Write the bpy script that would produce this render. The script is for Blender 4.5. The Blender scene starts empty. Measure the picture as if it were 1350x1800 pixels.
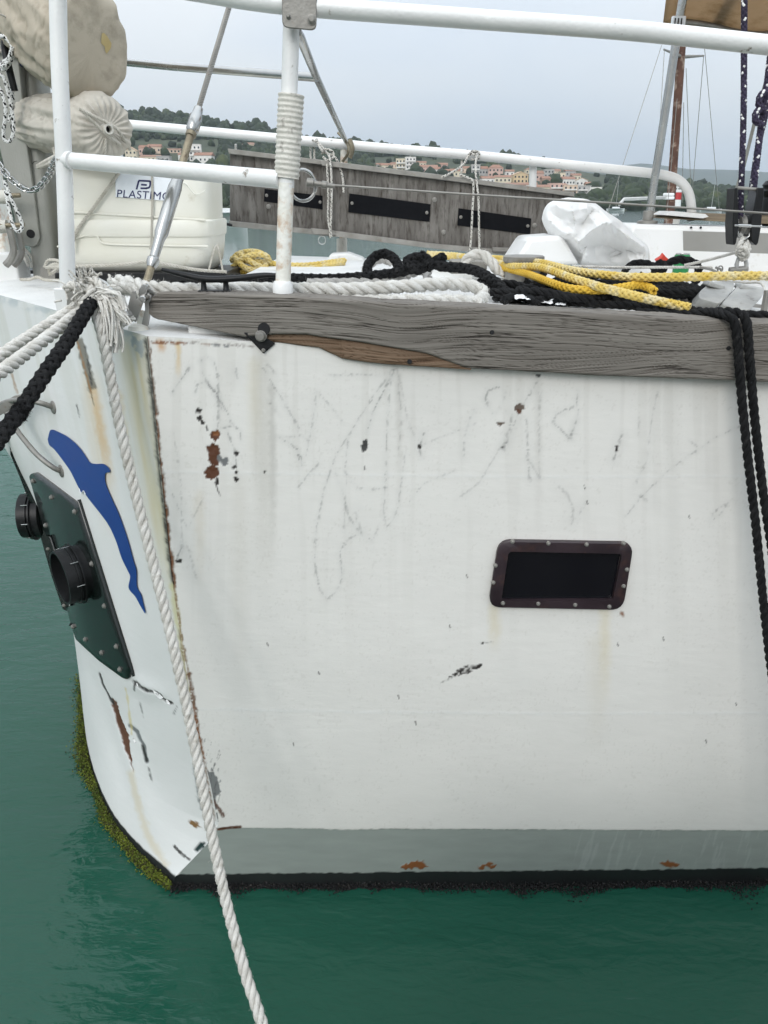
import bpy, bmesh, math, random
import numpy as np
from mathutils import Vector, Matrix
from mathutils.bvhtree import BVHTree

SC = bpy.context.scene
COL = SC.collection
R = math.radians

# ------------------------------------------------------------------ camera
F_PX, EYE, PITCH = 1352.0, 2.2, R(21.7)
cam_d = bpy.data.cameras.new('camera')
cam = bpy.data.objects.new('camera', cam_d); COL.objects.link(cam)
cam.location = (0, 0, EYE)
cam.rotation_euler = (math.pi / 2 - PITCH, 0, 0)
cam_d.sensor_fit = 'VERTICAL'; cam_d.sensor_height = 36.0
cam_d.lens = 36.0 * F_PX / 1800.0
cam_d.clip_start = 0.05; cam_d.clip_end = 20000
SC.camera = cam

# ------------------------------------------------------------------ sky, sun, exposure
SUN_EL, SUN_AZ = R(31), R(196)          # azimuth clockwise from +Y: high behind the photographer, a little to the left
world = bpy.data.worlds.new('World'); SC.world = world; world.use_nodes = True
wn = world.node_tree; wn.nodes.clear()
w_out = wn.nodes.new('ShaderNodeOutputWorld'); w_bg = wn.nodes.new('ShaderNodeBackground')
sky = wn.nodes.new('ShaderNodeTexSky'); sky.sky_type = 'NISHITA'; sky.sun_disc = False
sky.sun_elevation = SUN_EL; sky.sun_rotation = SUN_AZ; sky.air_density = 1.0; sky.dust_density = 2.0
w_co = wn.nodes.new('ShaderNodeTexCoord'); w_map = wn.nodes.new('ShaderNodeMapping')
w_map.inputs['Scale'].default_value = (1.2, 1.2, 3.5)
w_n = wn.nodes.new('ShaderNodeTexNoise'); w_n.inputs['Scale'].default_value = 1.6; w_n.inputs['Detail'].default_value = 5
w_n.inputs['Roughness'].default_value = 0.45
w_r = wn.nodes.new('ShaderNodeValToRGB')
w_r.color_ramp.elements[0].position = 0.36; w_r.color_ramp.elements[0].color = (5.2, 5.85, 6.65, 1)
w_r.color_ramp.elements[1].position = 0.66; w_r.color_ramp.elements[1].color = (6.65, 6.9, 7.05, 1)
w_mix = wn.nodes.new('ShaderNodeMix'); w_mix.data_type = 'RGBA'; w_mix.inputs[0].default_value = 0.9
# an overcast dome: pale at the horizon, brighter overhead
w_sep = wn.nodes.new('ShaderNodeSeparateXYZ')
w_rise = wn.nodes.new('ShaderNodeMapRange'); w_rise.inputs[1].default_value = 0.0; w_rise.inputs[2].default_value = 1.0
w_rise.inputs[3].default_value = 0.92; w_rise.inputs[4].default_value = 2.9
w_mul = wn.nodes.new('ShaderNodeVectorMath'); w_mul.operation = 'SCALE'
L = wn.links.new
L(w_co.outputs['Generated'], w_map.inputs[0]); L(w_map.outputs[0], w_n.inputs[0]); L(w_n.outputs[0], w_r.inputs[0])
L(w_co.outputs['Generated'], w_sep.inputs[0]); L(w_sep.outputs[2], w_rise.inputs[0])
L(w_r.outputs[0], w_mul.inputs[0]); L(w_rise.outputs[0], w_mul.inputs['Scale'])
L(sky.outputs[0], w_mix.inputs[6]); L(w_mul.outputs[0], w_mix.inputs[7]); L(w_mix.outputs[2], w_bg.inputs[0])
w_bg.inputs[1].default_value = 0.1
L(w_bg.outputs[0], w_out.inputs[0])

sun_d = bpy.data.lights.new('sun', 'SUN'); sun = bpy.data.objects.new('sun', sun_d); COL.objects.link(sun)
sun_d.energy = 1.2; sun_d.angle = R(26); sun_d.color = (1.0, 0.97, 0.93)
_sd = Vector((math.sin(SUN_AZ) * math.cos(SUN_EL), math.cos(SUN_AZ) * math.cos(SUN_EL), math.sin(SUN_EL)))
sun.rotation_euler = _sd.to_track_quat('Z', 'Y').to_euler()
sun.location = (0, -5, 12)

SC.view_settings.view_transform = 'Standard'; SC.view_settings.look = 'None'
SC.view_settings.exposure = 0.24; SC.view_settings.gamma = 1.0; SC.view_settings.use_curve_mapping = False
SC.render.engine = 'CYCLES'
SC.cycles.use_denoising = True
SC.cycles.max_bounces = 6; SC.cycles.diffuse_bounces = 3; SC.cycles.glossy_bounces = 3
SC.cycles.transmission_bounces = 4; SC.cycles.volume_bounces = 0
SC.cycles.caustics_reflective = False; SC.cycles.caustics_refractive = False

# ------------------------------------------------------------------ reading positions off the camera ray
_cp, _sp = math.cos(PITCH), math.sin(PITCH)
def ray(px, py):
    u = (px - 675.0) / F_PX; v = (900.0 - py) / F_PX
    return np.array([u, _cp + v * _sp, -_sp + v * _cp])
def at(px, py, Y):
    d = ray(px, py); t = Y / d[1]
    return np.array([d[0] * t, Y, EYE + d[2] * t])
def atz(px, py, z):
    d = ray(px, py); t = (z - EYE) / d[2]
    return np.array([d[0] * t, d[1] * t, z])
def pxm(px, py, Y):            # metres per photograph pixel there
    return Y / ray(px, py)[1] / F_PX
def project(V):
    x = V[:, 0]; y = V[:, 1]; z = V[:, 2] - EYE
    depth = y * _cp - z * _sp; up = y * _sp + z * _cp
    return 675 + F_PX * x / depth, 900 - F_PX * up / depth

# ------------------------------------------------------------------ noise in numpy
_rng = np.random.RandomState(7)
_T = _rng.rand(256, 256)
def vnoise(x, y, s=0):
    x = np.asarray(x, float) + s * 17.3; y = np.asarray(y, float) + s * 5.7
    xi = np.floor(x).astype(int); yi = np.floor(y).astype(int); fx = x - xi; fy = y - yi
    fx = fx * fx * (3 - 2 * fx); fy = fy * fy * (3 - 2 * fy)
    a = _T[xi % 256, yi % 256]; b = _T[(xi + 1) % 256, yi % 256]; c = _T[xi % 256, (yi + 1) % 256]; d = _T[(xi + 1) % 256, (yi + 1) % 256]
    return (a * (1 - fx) + b * fx) * (1 - fy) + (c * (1 - fx) + d * fx) * fy
def fbm(x, y, s=0, o=4):
    r = 0; a = 0.5; k = 1.0; n = 0
    for i in range(o):
        r = r + a * vnoise(x * k, y * k, s + i * 3.1); n += a; a *= 0.5; k *= 2.03
    return r / n

# ------------------------------------------------------------------ mesh builder
class MB:
    def __init__(s): s.v = []; s.n = 0; s.q = []; s.qm = []; s.g = []; s.gm = []
    def addv(s, A):
        A = np.asarray(A, float).reshape(-1, 3); b = s.n; s.v.append(A); s.n += len(A); return b
    def quads(s, Q, m=0):
        Q = np.asarray(Q, np.int64).reshape(-1, 4); s.q.append(Q)
        s.qm.append(np.full(len(Q), m, np.int32) if np.isscalar(m) else np.asarray(m, np.int32))
    def ngon(s, idx, m=0): s.g.append(list(idx)); s.gm.append(m)
    def grid(s, A, m=0, close_u=False, close_v=False):
        A = np.asarray(A, float); nu, nv = A.shape[:2]; b = s.addv(A)
        I = np.arange(nu * nv).reshape(nu, nv) + b
        if close_u: I = np.vstack([I, I[:1]])
        if close_v: I = np.hstack([I, I[:, :1]])
        Q = np.stack([I[:-1, :-1], I[1:, :-1], I[1:, 1:], I[:-1, 1:]], -1)
        mm = m
        if not np.isscalar(m): mm = np.asarray(m)[:Q.shape[0], :Q.shape[1]].reshape(-1)
        s.quads(Q.reshape(-1, 4), mm); return I
    def box(s, c, size, rot=None, m=0):
        h = np.asarray(size, float) / 2
        P = np.array([[x, y, z] for x in (-1, 1) for y in (-1, 1) for z in (-1, 1)], float) * h
        if rot is not None: P = P @ np.array(rot).T
        b = s.addv(P + np.asarray(c, float))
        s.quads([[b, b + 1, b + 3, b + 2], [b + 4, b + 6, b + 7, b + 5], [b, b + 4, b + 5, b + 1], [b + 2, b + 3, b + 7, b + 6], [b, b + 2, b + 6, b + 4], [b + 1, b + 5, b + 7, b + 3]], m)
    def prism(s, poly, d, m=0):      # poly: list of 3-D points, extruded along vector d
        P = np.asarray(poly, float); n = len(P); b = s.addv(P); c = s.addv(P + np.asarray(d, float))
        s.ngon([b + i for i in range(n)][::-1], m); s.ngon([c + i for i in range(n)], m)
        s.quads([[b + i, b + (i + 1) % n, c + (i + 1) % n, c + i] for i in range(n)], m)
    def tube(s, path, r, k=12, caps=True, m=0, close=False):
        P = np.asarray(path, float); n = len(P); rr = np.full(n, r) if np.isscalar(r) else np.asarray(r, float)
        T, N, B = frames(P, close)
        a = np.arange(k) * 2 * np.pi / k
        A = P[:, None] + rr[:, None, None] * (np.cos(a)[None, :, None] * N[:, None] + np.sin(a)[None, :, None] * B[:, None])
        I = s.grid(A, m, close_u=close, close_v=True)
        if caps and not close:
            s.ngon(list(I[0, :k])[::-1], m); s.ngon(list(I[n - 1, :k]), m)
    def lathe(s, prof, c, axis=(0, 0, 1), k=20, m=0):      # prof: (radius, height) pairs
        ax = Vector(axis).normalized(); q = np.array(ax.to_track_quat('Z', 'Y').to_matrix())
        a = np.arange(k) * 2 * np.pi / k
        A = np.array([[[r * math.cos(t), r * math.sin(t), h] for t in a] for r, h in prof])
        A = A @ q.T + np.asarray(c, float)
        I = s.grid(A, m, close_v=True)
        s.ngon(list(I[0, :k])[::-1], m); s.ngon(list(I[len(prof) - 1, :k]), m)
    def build(s, name, mats, parent=None, org=None, smooth=40, bevel=0.0):
        V = np.concatenate(s.v)
        if org is None: org = ORG.get(parent.name, (0, 0, 0)) if parent is not None else (0, 0, 0)
        V = V - np.asarray(org, float)
        Q = np.concatenate(s.q) if s.q else np.zeros((0, 4), np.int64)
        qm = np.concatenate(s.qm) if s.q else np.zeros(0, np.int32)
        loops = np.concatenate([Q.reshape(-1)] + [np.array(g, np.int64) for g in s.g])
        tot = np.concatenate([np.full(len(Q), 4), np.array([len(g) for g in s.g], int)]).astype(np.int32)
        start = np.concatenate([[0], np.cumsum(tot)[:-1]]).astype(np.int32)
        me = bpy.data.meshes.new(name)
        me.vertices.add(len(V)); me.vertices.foreach_set('co', V.astype(np.float32).reshape(-1))
        me.loops.add(len(loops)); me.loops.foreach_set('vertex_index', loops.astype(np.int32))
        me.polygons.add(len(tot)); me.polygons.foreach_set('loop_start', start)
        me.polygons.foreach_set('material_index', np.concatenate([qm, np.array(s.gm, np.int32)]).astype(np.int32))
        me.update(calc_edges=True); me.validate()
        for mt in (mats if isinstance(mats, (list, tuple)) else [mats]): me.materials.append(mt)
        me.polygons.foreach_set('use_smooth', np.ones(len(me.polygons), bool))
        if smooth < 180: me.set_sharp_from_angle(angle=R(smooth))
        o = bpy.data.objects.new(name, me); COL.objects.link(o)
        if parent is not None: o.parent = parent
        else: o.location = org
        ORG[o.name] = tuple(org)
        if bevel > 0:
            bm = o.modifiers.new('bevel', 'BEVEL'); bm.width = bevel; bm.segments = 2; bm.limit_method = 'ANGLE'; bm.angle_limit = R(35)
        return o
ORG = {}
def frames(P, close=False):
    n = len(P); T = np.empty_like(P)
    T[1:-1] = P[2:] - P[:-2]; T[0] = P[1] - P[0]; T[-1] = P[-1] - P[-2]
    if close: T[0] = P[1] - P[-1]; T[-1] = P[0] - P[-2]
    T /= np.maximum(np.linalg.norm(T, axis=1, keepdims=True), 1e-9)
    N = np.empty_like(P); u = np.array([0, 0, 1.0])
    if abs(T[0] @ u) > 0.9: u = np.array([0, 1.0, 0])
    x = u - T[0] * (T[0] @ u); N[0] = x / np.linalg.norm(x)
    for i in range(1, n):
        x = N[i - 1] - T[i] * (T[i] @ N[i - 1]); N[i] = x / max(np.linalg.norm(x), 1e-9)
    return T, N, np.cross(T, N)
def spline(pts, step):            # Catmull-Rom through the points, even spacing
    P = np.asarray(pts, float)
    if len(P) == 2: C = P[0] + (P[1] - P[0]) * np.linspace(0, 1, 30)[:, None]
    else:
        E = np.vstack([2 * P[0] - P[1], P, 2 * P[-1] - P[-2]]); C = []
        for i in range(1, len(E) - 2):
            p0, p1, p2, p3 = E[i - 1], E[i], E[i + 1], E[i + 2]
            t = np.linspace(0, 1, 24, endpoint=False)[:, None]
            C.append(0.5 * (2 * p1 + (p2 - p0) * t + (2 * p0 - 5 * p1 + 4 * p2 - p3) * t ** 2 + (3 * p1 - p0 - 3 * p2 + p3) * t ** 3))
        C = np.vstack(C + [P[-1:]])
    d = np.concatenate([[0], np.cumsum(np.linalg.norm(np.diff(C, axis=0), axis=1))])
    n = max(3, int(d[-1] / step) + 1); s = np.linspace(0, d[-1], n)
    return np.stack([np.interp(s, d, C[:, k]) for k in range(3)], 1)
def sweep(mb, C, Nn, r, k=7, flat=1.0, m=0):      # strand: centres C, outward normals Nn; flat < 1 squashes it outward
    T = np.gradient(C, axis=0); T /= np.maximum(np.linalg.norm(T, axis=1, keepdims=True), 1e-9)
    Nn = Nn - T * np.sum(T * Nn, 1, keepdims=True); Nn /= np.maximum(np.linalg.norm(Nn, axis=1, keepdims=True), 1e-9)
    B = np.cross(T, Nn); a = np.arange(k) * 2 * np.pi / k
    rr = r if not np.isscalar(r) else np.full(len(C), r)
    A = C[:, None] + rr[:, None, None] * (flat * np.cos(a)[None, :, None] * Nn[:, None] + np.sin(a)[None, :, None] * B[:, None])
    I = mb.grid(A, m, close_v=True)
    mm = 0 if not np.isscalar(m) else m
    mb.ngon(list(I[0, :k])[::-1], mm); mb.ngon(list(I[len(C) - 1, :k]), mm)
def laid(mb, pts, Rr, pitch=5.6, strands=3, seed=0, fuzz=0, m=0, wob=0.04):
    P = spline(pts, Rr * 0.42); n = len(P); T, N, B = frames(P)
    s = np.arange(n) * Rr * 0.42
    for j in range(strands):
        ph = 2 * np.pi * s / (pitch * Rr) + j * 2 * np.pi / strands
        O = np.cos(ph)[:, None] * N + np.sin(ph)[:, None] * B
        w = 1 + wob * (vnoise(s / Rr * 0.8, j * 9.0, seed) - 0.5) * 2
        sweep(mb, P + O * (Rr * 0.5 * w)[:, None], O, Rr * 0.51 * w, 8, 0.98, m)
    if fuzz: hairs(mb, P, N, B, Rr, fuzz, seed, m)
    return P
def hairs(mb, P, N, B, Rr, count, seed, m=0, ln=0.55):
    rg = np.random.RandomState(seed + 3); n = len(P); i = rg.randint(0, n - 1, count); a = rg.rand(count) * 2 * np.pi
    O = np.cos(a)[:, None] * N[i] + np.sin(a)[:, None] * B[i]
    ln = 0.12; b = P[i] + O * Rr * 0.95; tgt = b + O * (Rr * ln * rg.rand(count) ** 2)[:, None] + rg.randn(count, 3) * Rr * 0.16
    sd = rg.randn(count, 3) * Rr * 0.012
    A = np.stack([b - sd, b + sd, tgt + sd * 0.4, tgt - sd * 0.4], 1)
    b0 = mb.addv(A); mb.quads(np.arange(count * 4).reshape(-1, 4) + b0, m)
def plait(mb, pts, Rr, pitch=7.0, seed=0, fleck=None, fuzz=0, w=0.43):
    P = spline(pts, Rr * 0.36); n = len(P); T, N, B = frames(P); s = np.arange(n) * Rr * 0.36
    th = 2 * np.pi * s / (pitch * Rr)
    for sg in (1, -1):
        for j in range(4):
            ph = sg * th + j * np.pi / 2
            O = np.cos(ph)[:, None] * N + np.sin(ph)[:, None] * B
            ro = Rr * (0.72 + 0.13 * sg * np.cos(4 * th))
            mm = 0
            if fleck is not None and j in fleck[0]:
                mk = (((s / (pitch * Rr) * fleck[1] + j * 0.31 + (0.5 if sg > 0 else 0)) % 1) < fleck[2]).astype(int)
                mm = np.repeat(mk[:-1, None], 6, 1)
            sweep(mb, P + O * ro[:, None], O, Rr * w, 6, 0.72, mm)
    if fuzz: hairs(mb, P, N, B, Rr, fuzz, seed)
    return P

# ------------------------------------------------------------------ things and tags
def tag(o, label=None, cat=None, group=None, kind=None):
    if label: o['label'] = label
    if cat: o['category'] = cat
    if group: o['group'] = group
    if kind: o['kind'] = kind
    return o
def thing(name, org, label, cat, group=None):
    o = bpy.data.objects.new(name, None); COL.objects.link(o); o.location = org; o.empty_display_size = 0.05
    ORG[o.name] = tuple(org); return tag(o, label, cat, group)
def place(o, loc, axis=None, parent=None, name=None):      # a copy that shares the mesh, standing at loc with its Z along axis
    c = bpy.data.objects.new(name or o.name.split('.')[0], o.data); COL.objects.link(c)
    po = ORG.get(parent.name, (0, 0, 0)) if parent is not None else (0, 0, 0)
    c.location = Vector(loc) - Vector(po)
    if axis is not None: c.rotation_mode = 'QUATERNION'; c.rotation_quaternion = Vector(axis).to_track_quat('Z', 'Y')
    if parent is not None: c.parent = parent
    ORG[c.name] = po
    return c

# ------------------------------------------------------------------ materials
def srgb(r, g, b):
    f = lambda c: (c / 255) / 12.92 if c / 255 <= 0.04045 else ((c / 255 + 0.055) / 1.055) ** 2.4
    return (f(r), f(g), f(b), 1)
def material(name, col, col2=None, rough=0.5, metal=0.0, scale=8.0, stretch=(1, 1, 1), bump=0.0, bscale=60.0, lo=0.35, hi=0.65,
             dirt=None, dscale=30.0, dlo=0.58, dhi=0.7, rvar=0.1, spec=0.5, bstretch=None, detail=6.0, bdist=0.01, sss=0.0, warp=0.0):
    m = bpy.data.materials.new(name); m.use_nodes = True; nt = m.node_tree; p = nt.nodes['Principled BSDF']
    N = nt.nodes.new; K = nt.links.new
    co = N('ShaderNodeTexCoord'); mp = N('ShaderNodeMapping'); mp.inputs['Scale'].default_value = stretch
    K(co.outputs['Object'], mp.inputs[0])
    vec = mp.outputs[0]
    if warp:
        wn_ = N('ShaderNodeTexNoise'); wn_.inputs['Scale'].default_value = 3.0; K(co.outputs['Object'], wn_.inputs[0])
        va = N('ShaderNodeVectorMath'); va.operation = 'MULTIPLY_ADD'; va.inputs[1].default_value = (0, warp, warp)
        K(wn_.outputs['Color'], va.inputs[0]); K(mp.outputs[0], va.inputs[2]); vec = va.outputs[0]
    n1 = N('ShaderNodeTexNoise'); n1.inputs['Scale'].default_value = scale; n1.inputs['Detail'].default_value = detail; K(vec, n1.inputs[0])
    rp = N('ShaderNodeValToRGB'); rp.color_ramp.elements[0].position = lo; rp.color_ramp.elements[1].position = hi
    rp.color_ramp.elements[0].color = col; rp.color_ramp.elements[1].color = col2 or tuple(min(1, c * 1.18) for c in col[:3]) + (1,)
    K(n1.outputs[0], rp.inputs[0]); c_out = rp.outputs[0]
    if dirt:
        n2 = N('ShaderNodeTexNoise'); n2.inputs['Scale'].default_value = dscale; n2.inputs['Detail'].default_value = 8; n2.inputs['Roughness'].default_value = 0.65; K(vec, n2.inputs[0])
        mr = N('ShaderNodeMapRange'); mr.inputs[1].default_value = dlo; mr.inputs[2].default_value = dhi; K(n2.outputs[0], mr.inputs[0])
        mx = N('ShaderNodeMix'); mx.data_type = 'RGBA'; K(mr.outputs[0], mx.inputs[0]); K(c_out, mx.inputs[6]); mx.inputs[7].default_value = dirt; c_out = mx.outputs[2]
    K(c_out, p.inputs['Base Color'])
    r2 = N('ShaderNodeMapRange'); r2.inputs[3].default_value = max(0.02, rough - rvar); r2.inputs[4].default_value = min(1, rough + rvar)
    K(n1.outputs[0], r2.inputs[0]); K(r2.outputs[0], p.inputs['Roughness'])
    p.inputs['Metallic'].default_value = metal; p.inputs['Specular IOR Level'].default_value = spec
    if bump:
        nb = N('ShaderNodeTexNoise'); nb.inputs['Scale'].default_value = bscale; nb.inputs['Detail'].default_value = 5
        if bstretch:
            mb2 = N('ShaderNodeMapping'); mb2.inputs['Scale'].default_value = bstretch; K(co.outputs['Object'], mb2.inputs[0]); K(mb2.outputs[0], nb.inputs[0])
        else: K(vec, nb.inputs[0])
        bp = N('ShaderNodeBump'); bp.inputs['Strength'].default_value = bump; bp.inputs['Distance'].default_value = bdist
        K(nb.outputs[0], bp.inputs['Height']); K(bp.outputs[0], p.inputs['Normal'])
    return m

M = {}
M['deck'] = material('deck_paint', (.66, .66, .64, 1), (.74, .74, .72, 1), .5, scale=6, dirt=(.42, .38, .3, 1), dscale=14, dlo=.6, dhi=.78, bump=.25, bscale=90)
M['tube'] = material('white_tube_paint', (.7, .7, .685, 1), (.79, .79, .77, 1), .35, scale=5, dirt=(.25, .22, .18, 1), dscale=30, dlo=.645, dhi=.72, bump=.12, bscale=120)
M['rustpost'] = material('rust_stained_paint', (.74, .72, .64, 1), (.8, .79, .74, 1), .45, scale=10, dirt=(.45, .23, .08, 1), dscale=16, dlo=.5, dhi=.68, bump=.2, bscale=100)
M['wrap'] = material('grubby_rubber', (.55, .53, .47, 1), (.66, .64, .58, 1), .7, scale=20, dirt=(.25, .23, .2, 1), dscale=40, dlo=.58, dhi=.72, bump=.4, bscale=80)
M['steel'] = material('stainless_steel', (.42, .42, .41, 1), (.5, .5, .48, 1), .25, 1.0, scale=8, dirt=(.16, .13, .1, 1), dscale=22, dlo=.64, dhi=.78, bump=.03, bscale=90)
M['dullsteel'] = material('weathered_steel', (.22, .21, .19, 1), (.3, .29, .265, 1), .5, .45, scale=18, dirt=(.2, .13, .08, 1), dscale=45, dlo=.6, dhi=.8, bump=.12, bscale=120)
M['bronze'] = material('tarnished_fitting', (.2, .17, .12, 1), (.32, .28, .2, 1), .5, .7, scale=30, dirt=(.12, .08, .05, 1), bump=.3, bscale=150)
M['alu'] = material('anodised_aluminium', (.27, .27, .24, 1), (.33, .33, .3, 1), .5, .35, scale=7, stretch=(1, 1, .3), dirt=(.55, .55, .52, 1), dscale=60, dlo=.7, dhi=.75, bump=.15, bscale=200)
M['black'] = material('black_plastic', (.008, .0085, .009, 1), (.015, .0155, .016, 1), .4, scale=15, bump=.08, bscale=200, spec=.25)
M['hole'] = material('dark_opening', (.006, .006, .007, 1), (.009, .009, .01, 1), .8)
M['blackpad'] = material('black_grip_tape', (.004, .0045, .006, 1), (.007, .0075, .009, 1), .9, scale=60, spec=.15)
M['w3'] = material('white_rope_fibre', (.6, .575, .52, 1), (.72, .7, .65, 1), .85, scale=25, dirt=(.36, .33, .27, 1), dscale=40, dlo=.55, dhi=.75, bump=.6, bscale=350)
M['w8'] = material('white_hawser_fibre', (.62, .6, .55, 1), (.75, .74, .7, 1), .85, scale=25, dirt=(.4, .38, .33, 1), dscale=35, dlo=.55, dhi=.75, bump=.6, bscale=350)
M['bk'] = material('black_rope_fibre', (.006, .006, .0065, 1), (.016, .016, .0165, 1), .85, scale=30, dirt=(.05, .048, .045, 1), dscale=60, dlo=.6, dhi=.75, bump=.7, bscale=400, spec=.25)
M['yl'] = material('yellow_rope_fibre', (.62, .43, .07, 1), (.72, .56, .2, 1), .75, scale=12, dirt=(.68, .6, .38, 1), dscale=18, dlo=.48, dhi=.65, bump=.5, bscale=350)
M['cr'] = material('cream_cord_fibre', (.5, .47, .4, 1), (.62, .59, .52, 1), .85, scale=30, bump=.5, bscale=400)
M['pu'] = material('purple_rope_fibre', (.024, .018, .04, 1), (.048, .038, .075, 1), .85, scale=20, bump=.5, bscale=350)
M['nv'] = material('navy_rope_fibre', (.02, .022, .09, 1), (.035, .04, .13, 1), .85, scale=20, bump=.5, bscale=350)
M['fleck'] = material('white_fleck_fibre', (.7, .7, .68, 1), None, .85)
M['wood'] = None
M['canvas'] = material('beige_canvas', (.40, .35, .275, 1), (.49, .435, .35, 1), .9, scale=7, dirt=(.25, .22, .17, 1), dscale=9, dlo=.52, dhi=.75, bump=.25, bscale=600, spec=.2)
M['canvas2'] = material('pale_canvas', (.49, .455, .39, 1), (.58, .545, .48, 1), .9, scale=7, dirt=(.33, .3, .25, 1), dscale=12, dlo=.55, dhi=.75, bump=.25, bscale=600, spec=.2)
M['raft'] = material('cream_glassfibre', (.74, .72, .62, 1), (.79, .775, .7, 1), .4, scale=4, dirt=(.5, .45, .33, 1), dscale=10, dlo=.62, dhi=.8, bump=.03, bscale=60)
M['tarp'] = material('white_woven_plastic', (.9, .9, .89, 1), (.94, .94, .93, 1), .7, scale=6, dirt=(.7, .66, .57, 1), dscale=7, dlo=.6, dhi=.8, bump=.15, bscale=300)
M['sticker'] = material('sticker_white', (.74, .77, .8, 1), None, .3)
M['ink'] = material('sticker_ink', (.012, .016, .09, 1), None, .35)
M['panel'] = material('grey_panel', (.25, .245, .225, 1), (.29, .285, .265, 1), .55, scale=5)
M['cabin'] = material('cabin_paint', (.74, .74, .72, 1), (.8, .8, .79, 1), .4, scale=5, dirt=(.5, .46, .38, 1), dscale=8, dlo=.62, dhi=.8)
M['grplastic'] = material('grey_cast_alloy', (.33, .33, .32, 1), (.45, .45, .43, 1), .55, .2, scale=14, dirt=(.2, .19, .17, 1), bump=.3, bscale=80)
M['green'] = material('green_can_paint', (.02, .2, .06, 1), None, .3, .2)
M['redp'] = material('red_plastic', (.5, .04, .02, 1), None, .5)

def translucent(name, base, f):          # thin cloth that lets some daylight through
    m = M[base].copy(); m.name = name; nt = m.node_tree; p = nt.nodes['Principled BSDF']; out = nt.nodes['Material Output']
    t = nt.nodes.new('ShaderNodeBsdfTranslucent'); mx = nt.nodes.new('ShaderNodeMixShader'); mx.inputs[0].default_value = f
    src = p.inputs['Base Color'].links[0].from_socket; nt.links.new(src, t.inputs[0])
    nt.links.new(p.outputs[0], mx.inputs[1]); nt.links.new(t.outputs[0], mx.inputs[2]); nt.links.new(mx.outputs[0], out.inputs[0]); return m
M['tan'] = material('tan_canvas', (.5, .38, .26, 1), (.58, .46, .33, 1), .9, scale=6, dirt=(.3, .2, .1, 1), dscale=6, dlo=.5, dhi=.75, bump=.2, bscale=500, spec=.2)
M['canopy'] = translucent('canopy_canvas', 'tan', .6)
M['sackc'] = translucent('sack_plastic', 'tarp', .3)
# ================================================================== SETTING
HXK = 1.0762
def hx_at(px, Y): return (px - 675) / F_PX / HXK * Y          # along the horizon
# ---- water
def water_material():
    m = bpy.data.materials.new('harbour_water'); m.use_nodes = True; nt = m.node_tree; p = nt.nodes['Principled BSDF']
    N = nt.nodes.new; K = nt.links.new
    co = N('ShaderNodeTexCoord')
    p.inputs['IOR'].default_value = 1.33; p.inputs['Roughness'].default_value = 0.02
    n0 = N('ShaderNodeTexNoise'); n0.inputs['Scale'].default_value = 0.35; n0.inputs['Detail'].default_value = 3; K(co.outputs['Object'], n0.inputs[0])
    rp = N('ShaderNodeValToRGB'); rp.color_ramp.elements[0].position = .35; rp.color_ramp.elements[1].position = .65
    rp.color_ramp.elements[0].color = (.009, .060, .038, 1); rp.color_ramp.elements[1].color = (.013, .075, .049, 1)
    K(n0.outputs[0], rp.inputs[0]); K(rp.outputs[0], p.inputs['Base Color'])
    h = None
    for sc, st, amp, dt in ((1.0, (3.0, 8.0, 1), .5, 3), (1.0, (11, 26, 1), .21, 3), (1.0, (45, 80, 1), .022, 2), (1.0, (.5, 1.3, 1), 1.8, 2)):
        mp = N('ShaderNodeMapping'); mp.inputs['Scale'].default_value = st; mp.inputs['Rotation'].default_value = (0, 0, .22); K(co.outputs['Object'], mp.inputs[0])
        nn = N('ShaderNodeTexNoise'); nn.inputs['Scale'].default_value = sc; nn.inputs['Detail'].default_value = dt; nn.inputs['Distortion'].default_value = .6; K(mp.outputs[0], nn.inputs[0])
        mu = N('ShaderNodeMath'); mu.operation = 'MULTIPLY'; mu.inputs[1].default_value = amp; K(nn.outputs[0], mu.inputs[0])
        if h is None: h = mu.outputs[0]
        else:
            ad = N('ShaderNodeMath'); K(h, ad.inputs[0]); K(mu.outputs[0], ad.inputs[1]); h = ad.outputs[0]
    bp = N('ShaderNodeBump'); bp.inputs['Strength'].default_value = 1.0; bp.inputs['Distance'].default_value = 0.022
    K(h, bp.inputs['Height']); K(bp.outputs[0], p.inputs['Normal'])
    return m
M['water'] = water_material()
mb = MB()
gx = np.concatenate([[-6500, -1500, -300, -60, -20], np.linspace(-8, 8, 33), [20, 60, 300, 1500, 6500]])
gy = np.concatenate([[-200, -20, -4], np.linspace(0, 14, 29), [25, 60, 200, 600, 2000, 6500]])
G = np.zeros((len(gx), len(gy), 3)); G[..., 0] = gx[:, None]; G[..., 1] = gy[None]
mb.grid(G); tag(mb.build('water', M['water']), kind='structure')

# ---- the stone quay the photographer stands on (unseen; height, edge and left end shaped to shade the water)
M['stone'] = material('quay_concrete', (.16, .155, .14, 1), (.24, .235, .22, 1), .85, scale=3, dirt=(.15, .14, .12, 1), dscale=9, bump=.4, bscale=40)
mb = MB(); mb.box((9.8, -4.23, -.5), (20, 10, 3.0)); mb.box((-6.2, -6.6, -.5), (12, 5.2, 2.994)); tag(mb.build('quay', M['stone'], bevel=.03), kind='structure')

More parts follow.
